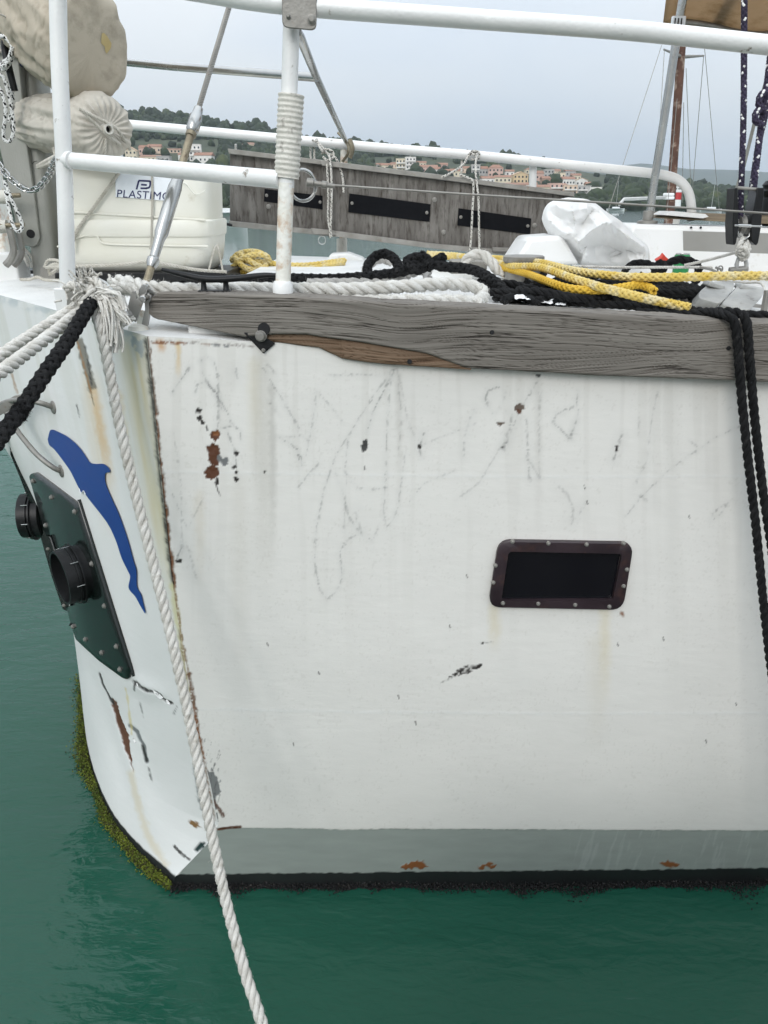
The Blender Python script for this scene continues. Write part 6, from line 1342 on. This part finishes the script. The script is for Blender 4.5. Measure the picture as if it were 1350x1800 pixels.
# ---- big white hawser stowed along the plank
HY = 2.13
haw = [px2([(196, 500, 2.22), (214, 494, 2.2), (240, 500, 2.18), (275, 506, HY), (340, 509, HY), (430, 508, HY), (520, 508, HY), (620, 508, HY), (720, 503, HY + .03), (790, 499, HY + .08), (838, 506, HY + .1), (850, 520, HY + .08), (838, 533, HY)]),
       px2([(560, 531, HY - .02), (640, 530, HY - .02), (740, 529, HY - .01), (800, 530, HY), (845, 532, HY + .02)]),
       px2([(200, 512, 2.19), (222, 506, 2.17), (250, 516, 2.15), (262, 524, 2.14)])]
rope('white_hawser', haw[0], .0195, M['w8'], 'thick white twisted hawser lying in loops along the grey plank', 'laid', fuzz=3000, seed=3, more=haw[1:], pitch=5.2)
rope('white_hawser_bight', px2([(815, 470, 2.9), (825, 452, 2.9), (848, 448, 2.9), (868, 466, 2.88), (882, 488, 2.86), (884, 506, 2.85)]), .02, M['w3'], 'white rope arching over beside the grey bollard', fuzz=900, seed=12)
rope('grey_white_rope', px2([(540, 498, 2.6), (620, 497, 2.66), (690, 493, 2.7), (724, 480, 2.8), (748, 476, 2.8), (752, 492, 2.75)]), .017, material('dirty_rope', (.36, .35, .33, 1), (.48, .46, .43, 1), .9, scale=25, bump=.5, bscale=300), 'dirty grey-white rope curled behind the white hawser', fuzz=800, seed=13, more=[px2([(640, 476, 3.0), (654, 462, 3.02), (672, 455, 3.02), (690, 462, 3.0)])])

# ---- black rope: one long line to the knot, the pile, and the tail over the plank
rope('black_rope', px2([(395, 492, 2.75), (450, 490, 2.72), (520, 489, 2.7), (580, 490, 2.68), (640, 486, 2.68), (690, 480, 2.68), (720, 474, 2.66), (746, 460, 2.64), (735, 452, 2.66), (715, 460, 2.66), (735, 474, 2.62), (760, 462, 2.6), (775, 468, 2.58), (830, 474, 2.55), (868, 494, 2.45), (890, 515, 2.38), (910, 530, 2.34)]), .0155, M['bk'], 'long black rope with a knot lying from cleat to bollard', 'plait', fuzz=4200, seed=14,
     more=[px2([(648, 484, 2.7), (646, 468, 2.74), (658, 452, 2.78), (674, 446, 2.78), (690, 452, 2.76), (700, 466, 2.72), (704, 476, 2.68)]), px2([(726, 462, 2.66), (742, 470, 2.62), (752, 458, 2.62), (738, 448, 2.64)]), px2([(752, 470, 2.58), (768, 458, 2.6), (780, 452, 2.62)])], pitch=8)
loops = [px2([(868, 524, 2.34), (905, 520, 2.36), (940, 527, 2.34), (1000, 531, 2.3), (1080, 536, 2.24), (1160, 541, 2.15), (1230, 547, 2.06), (1272, 553, 1.95), (1290, 566, 1.93), (1296, 600, 1.925), (1303, 690, 1.92), (1314, 800, 1.91), (1328, 920, 1.9), (1342, 1060, 1.87), (1357, 1190, 1.83), (1400, 1500, 1.72)]),
         px2([(1120, 548, 2.14), (1200, 552, 2.07), (1262, 548, 2.0), (1298, 550, 1.95), (1312, 566, 1.93), (1317, 620, 1.925), (1325, 720, 1.92), (1337, 830, 1.91), (1351, 930, 1.89), (1385, 1150, 1.84), (1430, 1450, 1.76)])]
rope('black_hanging_rope', loops[0], .0122, M['bk'], 'black rope hung over the plank at right, left of the two falls', 'laid', fuzz=5000, seed=20, pitch=6, group='black rope falls over the plank')
rope('black_hanging_rope', loops[1], .0122, M['bk'], 'black rope hung over the plank at right, right of the two falls', 'laid', fuzz=4000, seed=21, pitch=6, group='black rope falls over the plank')
rope('black_side_rope', px2([(1300, 554, 2.1), (1330, 555, 2.08), (1380, 556, 2.05), (1500, 562, 2.0)]), .0145, M['bk'], 'black rope leaving the frame to the right along the plank top', fuzz=500, seed=22)
pile = []
rgp = np.random.RandomState(3)
def onpile(x, y, lift):
    Y_ = max(2.12, ondeck(x, min(y, 536), .016)[1]) - 1.5 * lift * rgp.rand(); return at(x, y, max(2.09, Y_))
def squiggle(x0, y0, x1, y1, n, amp, lift, s):
    P = []
    for i in range(n):
        f = i / (n - 1); x = x0 + (x1 - x0) * f + rgp.randn() * amp; y = y0 + (y1 - y0) * f + rgp.randn() * amp * .42
        P.append(onpile(x, y, lift))
    return P
for i in range(24):
    x0 = rgp.uniform(870, 1020); y0 = rgp.uniform(494, 528); x1 = x0 + rgp.uniform(90, 240); y1 = y0 + rgp.uniform(-6, 14)
    pile.append(squiggle(x0, y0, min(x1, 1225), min(y1, 540), 6, 8, .02 + .008 * (i % 5), i))
pile.append(px2([(895, 500, 2.85), (900, 484, 2.9), (930, 480, 2.9), (952, 486, 2.86), (960, 500, 2.8), (945, 512, 2.7)])); pile.append(px2([(930, 490, 2.84), (936, 474, 2.86), (955, 474, 2.84), (952, 490, 2.8), (940, 504, 2.75)]))
pile.append(px2([(1120, 520, 2.6), (1150, 500, 2.7), (1185, 494, 2.72), (1205, 506, 2.7), (1212, 524, 2.6), (1226, 538, 2.5)])); pile.append(px2([(1040, 528, 2.5), (1100, 514, 2.6), (1160, 516, 2.62), (1200, 520, 2.6)]))
for i in range(20):
    cx = rgp.uniform(905, 1150); cy = rgp.uniform(500, 524); p_ = onpile(cx, cy, .03) + (0, 0, .012); rr_ = rgp.uniform(.05, .11)
    pile.append([p_ + np.array([rr_ * 1.5 * math.cos(a_), rr_ * math.sin(a_) + .02 * rgp.randn(), .012 * rgp.randn()]) for a_ in np.linspace(0, rgp.uniform(3.5, 6), 7) + rgp.rand() * 6])
rope('black_rope_pile', pile[0], .0135, M['bk'], 'heap of tangled black rope on the deck behind the plank', 'laid', more=pile[1:], seed=30, fuzz=500)
rope('black_rope_loop', px2([(1096, 502, 2.9), (1098, 478, 3.0), (1112, 464, 3.06), (1130, 462, 3.06), (1146, 466, 3.04), (1152, 478, 3.0)]), .0135, M['bk'], 'black rope arch standing below the white sack', fuzz=300, group='black rope arches by the cabin', seed=31)
rope('black_rope_loop', px2([(1160, 492, 2.95), (1166, 472, 3.0), (1186, 458, 3.02), (1206, 458, 3.02), (1226, 466, 3.0), (1228, 482, 2.96), (1222, 496, 2.9)]), .0165, M['bk'], 'black rope arch in front of the green can', fuzz=300, group='black rope arches by the cabin', seed=32, more=[px2([(1150, 484, 2.98), (1156, 468, 3.0), (1164, 462, 3.0), (1166, 474, 2.98)])])
# ---- yellow ropes
YM = M['yl']
rope('yellow_rope', px2([(750, 450, 3.5), (800, 452, 3.4), (850, 453, 3.3), (900, 457, 3.0), (950, 462, 2.75), (1000, 474, 2.55), (1060, 483, 2.42), (1120, 487, 2.36), (1200, 487, 2.3), (1280, 485, 2.26), (1350, 485, 2.22), (1480, 487, 2.2)]), .0118, YM, 'yellow braided rope stretched right across the deck, upper one', 'plait', fuzz=1200, seed=40, pitch=7)
rope('yellow_rope', px2([(752, 446, 3.5), (800, 449, 3.4), (860, 459, 3.1), (900, 468, 2.8), (950, 470, 2.6), (1000, 487, 2.38), (1050, 503, 2.26), (1100, 516, 2.18), (1150, 528, 2.12), (1212, 541, 2.07)]), .0118, YM, 'yellow braided rope slanting down to the plank over the black heap', 'plait', fuzz=1000, seed=41, pitch=7)
rope('yellow_rope', px2([(880, 470, 2.9), (920, 479, 2.7), (960, 494, 2.46), (1000, 507, 2.32), (1050, 510, 2.28), (1090, 506, 2.32), (1120, 501, 2.36), (1140, 505, 2.34), (1150, 512, 2.3)]), .0115, material('bright_yellow_fibre', (.62, .37, .02, 1), (.7, .46, .06, 1), .75, scale=12, bump=.5, bscale=350), 'deep yellow rope partly buried in the black heap', 'plait', fuzz=600, seed=42, pitch=7)
cyl = [px2([(410, 462, 3.5), (414, 450, 3.5), (432, 443, 3.48), (455, 444, 3.46), (472, 456, 3.46), (474, 470, 3.46), (455, 478, 3.46), (425, 477, 3.46), (408, 468, 3.48)]),
       px2([(406, 456, 3.44), (430, 458, 3.42), (456, 460, 3.42), (500, 466, 3.45), (545, 466, 3.5), (590, 460, 3.6), (606, 458, 3.65)]), px2([(416, 476, 3.42), (460, 478, 3.4), (510, 476, 3.42), (560, 470, 3.5), (604, 462, 3.62)]),
       px2([(408, 472, 3.42), (424, 456, 3.4), (446, 448, 3.4), (468, 450, 3.4), (474, 462, 3.42)]), px2([(420, 446, 3.44), (444, 462, 3.38), (470, 474, 3.4)]), px2([(412, 452, 3.42), (430, 470, 3.38), (452, 474, 3.38), (470, 466, 3.4)])]
rope('yellow_rope_coil', cyl[0], .0118, YM, 'yellow braided rope turned round the far bollard behind the canister', 'plait', more=cyl[1:], seed=43, fuzz=300, pitch=7)

# ---- wooden gangway lashed to the far rail
GY = 4.12
gw = thing('gangway', tuple(at(660, 350, GY)), 'weathered wooden gangway with black grip pads lashed along the far rail', 'gangway')
M['gwood'] = material('weathered_ply', (.10, .092, .082, 1), (.2, .188, .172, 1), .85, scale=3.5, stretch=(6, 6, 1.2), lo=.3, hi=.7, dirt=(.05, .042, .035, 1), dscale=9, dlo=.48, dhi=.68, bump=.3, bscale=30, spec=.2)
def gpoly(n, pts, dY, th, m, par=None, bv=.002): return poly_part(n, pts, GY + dY, th, m, par or gw, bevel=bv)
gpoly('board', rounded([(404, 268), (572, 290), (572, 408), (404, 390)], 4), .03, .03, M['gwood'])
gpoly('board', rounded([(566, 291), (760, 315), (960, 340), (1010, 347), (1010, 450), (900, 443), (760, 428), (568, 404)], 4), -.0, .03, M['gwood'])
gpoly('edge_strip', [(400, 261), (566, 281), (572, 290), (402, 270)], -.005, .08, M['dullsteel']); gpoly('edge_strip', [(562, 281), (760, 305), (1010, 338), (1010, 346), (760, 314), (566, 291)], -.03, .08, M['dullsteel'])
gpoly('edge_strip', [(402, 388), (560, 404), (560, 413), (402, 398)], -.005, .08, M['dullsteel']); gpoly('edge_strip', [(548, 402), (600, 407), (760, 428), (1010, 450), (1010, 459), (760, 437), (598, 417), (548, 412)], -.03, .08, M['dullsteel'])
for pts in ([(465, 332), (567, 344), (567, 368), (464, 354)], [(614, 340), (757, 359), (755, 390), (612, 373)], [(806, 366), (934, 384), (932, 412), (804, 396)]):
    dY = .025 if pts[0][0] < 500 else -.006
    pad = gpoly('grip_pad', pts, dY, .006, M['blackpad'], None, .001); q = np.array(pts)
    for a_, b_ in ((.04, .5), (.96, .5)):
        c_ = q[0] * (1 - a_) * (1 - b_) + q[1] * a_ * (1 - b_) + q[2] * a_ * b_ + q[3] * (1 - a_) * b_; bolt(pad, at(c_[0], c_[1], GY + dY - .001), (0, -1, 0), .006)
for x, y in ((472, 363), (764, 351), (780, 408), (940, 396), (905, 430)): bolt(gw, at(x, y, GY + (.028 if x < 560 else -.003)), (0, -1, 0), .009)
gpoly('hinge', [(546, 401), (586, 405), (590, 413), (552, 412)], -.05, .03, M['dullsteel'])
mb = MB(); cc = at(566, 422, GY - .04); mb.tube([cc + np.array([.018 * math.cos(a), 0, .02 * math.sin(a)]) for a in np.linspace(0, 6.28, 20)[:-1]], .003, 6, close=True); mb.build('eye_ring', M['steel'], gw)
gpoly('end_fitting', [(866, 435), (902, 436), (904, 443), (866, 442)], -.06, .03, M['dullsteel'])
gpoly('latch', [(412, 253), (416, 253), (416, 264), (412, 264)], .0, .01, M['steel'])
mb = MB(); mb.tube(px2([(386, 392, GY - .01), (398, 394, GY - .01), (408, 396, GY)]), .007, 8); mb.build('end_pin', M['black'], gw)
cf = ((0, 2), 2.6, .35)
cordm = [M['w3'], M['bk']]
rope('knotted_cord', px2([(549, 246, 4.3), (560, 252, 4.27), (572, 266, 4.2), (580, 280, 4.08), (583, 330, 4.06), (582, 380, 4.06), (580, 418, 4.07)]), .0052, cordm, 'flecked white cord knotted on the far rail beside the cross brace', 'plait', fleck=cf, group='cords tying the gangway to the rail',
     more=[px2([(556, 244, 4.28), (564, 262, 4.2), (576, 270, 4.16), (586, 274, 4.14), (594, 285, 4.12), (602, 310, 4.1), (604, 338, 4.08)]), px2([(566, 270, 4.18), (572, 262, 4.15), (584, 266, 4.14), (586, 276, 4.14), (576, 282, 4.12), (568, 276, 4.14)]), px2([(574, 280, 4.1), (577, 330, 4.07), (577, 385, 4.07), (583, 416, 4.06)]), px2([(546, 254, 4.4), (546, 275, 4.36), (550, 290, 4.3)]), px2([(552, 250, 4.38), (553, 290, 4.32)])])
rope('knotted_cord', px2([(838, 270, 4.24), (836, 300, 4.1), (841, 350, 4.06), (842, 400, 4.06), (843, 442, 4.05)]), .005, cordm, 'flecked white cord knotted on the far rail, right one', 'plait', fleck=cf, group='cords tying the gangway to the rail',
     more=[px2([(776, 312, 4.06), (800, 300, 4.1), (815, 288, 4.18), (824, 274, 4.24), (838, 266, 4.25)]), px2([(808, 308, 4.08), (822, 312, 4.07), (832, 324, 4.06), (830, 380, 4.06), (828, 420, 4.05), (826, 440, 4.05)]), px2([(822, 274, 4.25), (830, 266, 4.24), (842, 268, 4.24), (840, 280, 4.24), (828, 280, 4.24)]), px2([(812, 272, 4.36), (811, 310, 4.2)]), px2([(826, 268, 4.23), (838, 274, 4.22), (836, 268, 4.26)])])

# ---- white plastic sack
SACK_FOLDS = [([(962, 385), (985, 405), (1018, 425)], .06, 16), ([(1004, 352), (1010, 390), (1018, 432), (1022, 462)], .10, 14), ([(1018, 425), (1040, 405), (1062, 392), (1085, 388)], .07, 12), ([(1052, 362), (1078, 395), (1108, 418), (1140, 440)], .14, 20), ([(1022, 436), (1060, 430), (1090, 436)], -.09, 22), ([(1075, 448), (1105, 440), (1125, 446)], -.10, 14), ([(1140, 440), (1122, 462)], .06, 9),
    ([(975, 360), (1000, 372), (1030, 366)], .045, 10), ([(1030, 352), (1036, 380), (1050, 398)], .05, 9), ([(968, 372), (984, 384), (1004, 388)], -.04, 9), ([(1000, 410), (985, 424)], .04, 8), ([(1062, 392), (1066, 416), (1060, 440)], .05, 9), ([(1030, 440), (1036, 462)], .06, 8), ([(1090, 400), (1080, 420)], -.05, 9), ([(1040, 372), (1022, 396)], -.05, 9), ([(1104, 420), (1100, 440), (1108, 462)], .045, 8)]
_rs = np.random.RandomState(21)
for _ in range(60):
    x_, y_ = _rs.uniform(965, 1135), _rs.uniform(355, 462); a_ = _rs.uniform(0, 3.14); l_ = _rs.uniform(8, 26)
    SACK_FOLDS.append(([(x_, y_), (x_ + math.cos(a_) * l_, y_ + math.sin(a_) * l_)], _rs.choice([-1, 1]) * _rs.uniform(.008, .022), _rs.uniform(3, 6)))
def sack():
    out = [(1000, 347), (1030, 350), (1048, 358), (1066, 372), (1088, 386), (1104, 400), (1122, 418), (1138, 432), (1142, 450), (1140, 464), (1100, 468), (1060, 468), (1022, 466), (1020, 452), (1000, 442), (975, 420), (960, 398), (957, 376), (962, 362), (976, 352)]
    P = np.array([(x, y) for x, y, _ in spline([(x, y, 0) for x, y in out + out[:1]], 5)])[:-1]; n = len(P); c = np.array((1040, 415)); rr = 60
    A = np.zeros((rr, n, 3)); a = np.linspace(0, 2 * np.pi, n, endpoint=False)
    for i in range(rr):
        f = i / (rr - 1); g_ = math.sin(f * math.pi / 2)
        p = c + (P - c) * g_
        depth = .24 * math.cos(f * math.pi / 2)
        dY = depth * .55
        for pl, hh, ww in SACK_FOLDS:
            q_ = np.asarray(pl, float); dd = np.full(len(p), 1e9)
            for k_ in range(len(q_) - 1):
                ab = q_[k_ + 1] - q_[k_]; t_ = np.clip(((p - q_[k_]) @ ab) / (ab @ ab), 0, 1); dd = np.minimum(dd, np.linalg.norm(p - q_[k_] - t_[:, None] * ab, axis=1))
            dd = dd + 3 * (fbm(p[:, 0] / 12, p[:, 1] / 12, 99, 2) - .5)
            dY = dY + hh * np.exp(-np.maximum(dd, 0) / ww) * (1 - f ** 6)
        for j in range(n): A[i, j] = at(p[j, 0], p[j, 1], 3.72 - dY[j])
    Bk = A[::-1].copy(); Bk[..., 1] = 3.72 + (3.72 - A[::-1][..., 1]) * .5
    mb = MB(); mb.grid(np.vstack([A, Bk[1:]]), close_v=True); return mb.build('white_sack', M['sackc'], None, org=tuple(at(1050, 465, 3.7)), smooth=50)
tag(sack(), 'crumpled white plastic sack stuffed with sail against the cabin', 'sack')
mb = MB()
for x0, y0, w_, h_ in ((918, 521, 26, 10), (958, 527, 30, 12), (985, 533, 18, 6)):
    G_ = np.zeros((12, 8, 3))
    for i in range(12):
        for j in range(8):
            u, v = i / 11 - .5, j / 7 - .5; G_[i, j] = at(x0 + (u + .25 * (vnoise(v * 6, x0, 3) - .5)) * w_, y0 + (v + .35 * (vnoise(u * 7, x0, 4) - .5)) * h_, 2.30 - v * .12 + .05 * (fbm(u * 4 + x0, v * 4, 6, 2) - .5))
    mb.grid(G_)
tag(mb.build('white_rag', M['tarp'], None, org=tuple(ondeck(950, 528)), smooth=60), 'scrap of torn white cloth under the black rope heap', 'rag')
can = at(1198, 462, 3.3); ct = thing('drink_can', tuple(can), 'green drink can standing behind a black rope arch', 'can')
h_ = at(1198, 447, 3.3)[2] - can[2]; mb = MB(); mb.lathe([(.026, -.05), (.0315, -.04), (.0315, h_ - .006), (.027, h_)], can, k=22); mb.build('can_body', M['green'], ct)
mb = MB(); mb.lathe([(.0275, h_ - .001), (.0275, h_ + .003), (.024, h_ + .003), (.023, h_ - .002), (.001, h_ - .002)], can, k=22); mb.build('can_lid', M['steel'], ct, smooth=30)
mb = MB(); P = [at(x, y, 3.35) for x, y in [(1152, 458), (1162, 452), (1166, 446), (1172, 453), (1178, 458), (1174, 463), (1156, 463)]]; mb.prism(P, (0, .02, .005)); tag(mb.build('red_scrap', M['redp'], None, org=tuple(P[0]), bevel=.003), 'bit of crumpled red plastic left of the green can', 'scrap')
rope('thin_white_line', px2([(1006, 468, 2.95), (1080, 470, 2.95), (1160, 470, 2.95), (1240, 470, 2.95), (1252, 471, 2.95)]), .0055, M['w3'], 'thin white line lying level between white sack and deck clip', more=[px2([(1204, 466, 2.94), (1240, 458, 2.85), (1285, 446, 2.72), (1296, 442, 2.7)])])
clip = thing('deck_clip', tuple(at(1262, 475, 2.9)), 'small steel snap clip at the end of the thin white line', 'clip')
mb = MB(); mb.tube(spline(px2([(1230, 470, 2.9), (1250, 474, 2.9), (1264, 480, 2.9), (1268, 474, 2.9), (1258, 470, 2.9)]), .01), .0045, 7); mb.build('clip_body', M['dullsteel'], clip)
mb = MB(); cc = at(1266, 473, 2.9); mb.tube([cc + np.array([.009 * math.cos(a), 0, .011 * math.sin(a)]) for a in np.linspace(0, 6.28, 16)[:-1]], .0025, 6, close=True); mb.build('clip_eye', M['dullsteel'], clip)
rope('frayed_white_cord', px2([(1232, 482, 2.85), (1250, 490, 2.8), (1280, 494, 2.7), (1310, 497, 2.6), (1338, 498, 2.5), (1346, 520, 2.4), (1349, 545, 2.3)]), .004, M['w3'], 'frayed thin white cord under the yellow rope at right', fuzz=900)

# ---- purple tackle with its block
pf_ = ((1,), 2.4, .3)
def purple(pts, r_, label, seed, more=None): return rope('purple_tackle_rope', px2(pts), r_, [M['pu'], M['fleck']], label, 'plait', fleck=pf_, seed=seed, group='purple tackle ropes', fuzz=700, more=more)
purple([(1309, -60, 2.62), (1308, 60, 2.61), (1307, 200, 2.6), (1303, 330, 2.59), (1301, 392, 2.58)], .0085, 'dark purple flecked rope hanging straight, left of the bunch', 50)
purple([(1368, -40, 2.66), (1352, 120, 2.63), (1338, 220, 2.61), (1326, 320, 2.6), (1319, 392, 2.58)], .0095, 'purple flecked rope in the slanting bunch at right edge, frontmost', 51)
purple([(1372, 60, 2.68), (1350, 180, 2.66), (1334, 250, 2.65), (1322, 330, 2.63), (1314, 385, 2.62)], .009, 'purple flecked rope half hidden behind the slanting bunch', 52, more=[px2([(1352, 160, 2.6), (1338, 166, 2.59), (1334, 184, 2.59), (1346, 196, 2.6)]), px2([(1344, 190, 2.6), (1330, 196, 2.59), (1328, 212, 2.59), (1340, 220, 2.6)])])
blk = thing('pulley_block', tuple(at(1311, 400, 2.58)), 'dark double pulley block at the foot of the purple tackle', 'pulley')
for x0, x1 in ((1292, 1297), (1324, 1336)):
    mb = MB(); o_ = 4 if x0 > 1300 else 0
    pts = [(x0 + 8 * (o_ > 0), 330), (x1 + 8 * (o_ > 0), 330), (x1 + 2, 400), (x1 - 3, 428), (x1 - 7, 432), (x0 - 3, 424), (x0 - 4, 395)]
    poly_part('block_cheek', rounded(pts, 2, 3), 2.545, .06, M['black'], blk, bevel=.003)
for x in (1303, 1318):
    mb = MB(); mb.lathe([(.022, -.008), (.028, -.008), (.022, 0), (.028, .008), (.022, .008)], at(x, 395, 2.575), (1, 0, .05), 22); mb.build('sheave', M['dullsteel'], blk, smooth=30)
tube_part('block_pin', [(1290, 396, 2.55), (1338, 398, 2.55)], .006, M['steel'], parent=blk, sm=False, k=8)
tube_part('block_strap', [(1296, 330, 2.56), (1332, 333, 2.56)], .005, M['dullsteel'], parent=blk, sm=False, k=8)
tube_part('block_shackle', [(1296, 404, 2.56), (1297, 414, 2.56), (1303, 420, 2.56), (1313, 421, 2.56), (1318, 414, 2.56), (1319, 403, 2.56)], .0042, M['steel'], parent=blk, k=8)
rope('white_knot', px2([(1306, 418, 2.56), (1300, 432, 2.54), (1296, 444, 2.54), (1304, 450, 2.53), (1312, 442, 2.54), (1308, 428, 2.55)]), .0085, M['w3'], 'knot of white cord joining pulley block and deck shackle', more=[px2([(1312, 424, 2.56), (1316, 438, 2.55), (1306, 446, 2.52), (1298, 438, 2.53)]), px2([(1300, 440, 2.52), (1308, 436, 2.51), (1314, 448, 2.53), (1306, 456, 2.54), (1300, 448, 2.54)]), px2([(1310, 424, 2.57), (1308, 418, 2.58)])], fuzz=100)
ds = thing('deck_shackle', tuple(at(1302, 475, 2.55)), 'grey shackle standing under the white knot', 'shackle')
tube_part('shackle_bow', [(1296, 478, 2.55), (1295, 462, 2.55), (1300, 450, 2.55), (1308, 450, 2.55), (1312, 462, 2.55), (1311, 478, 2.55)], .0065, M['grplastic'], parent=ds, k=10)
tube_part('shackle_pin', [(1282, 475, 2.55), (1314, 472, 2.55)], .009, M['dullsteel'], parent=ds, sm=False, k=12)
tube_part('boom_strut', [(1350, 130, 4.3), (1330, 200, 4.3), (1308, 290, 4.3), (1280, 378, 4.3)], .009, M['alu'], k=8, sm=False)
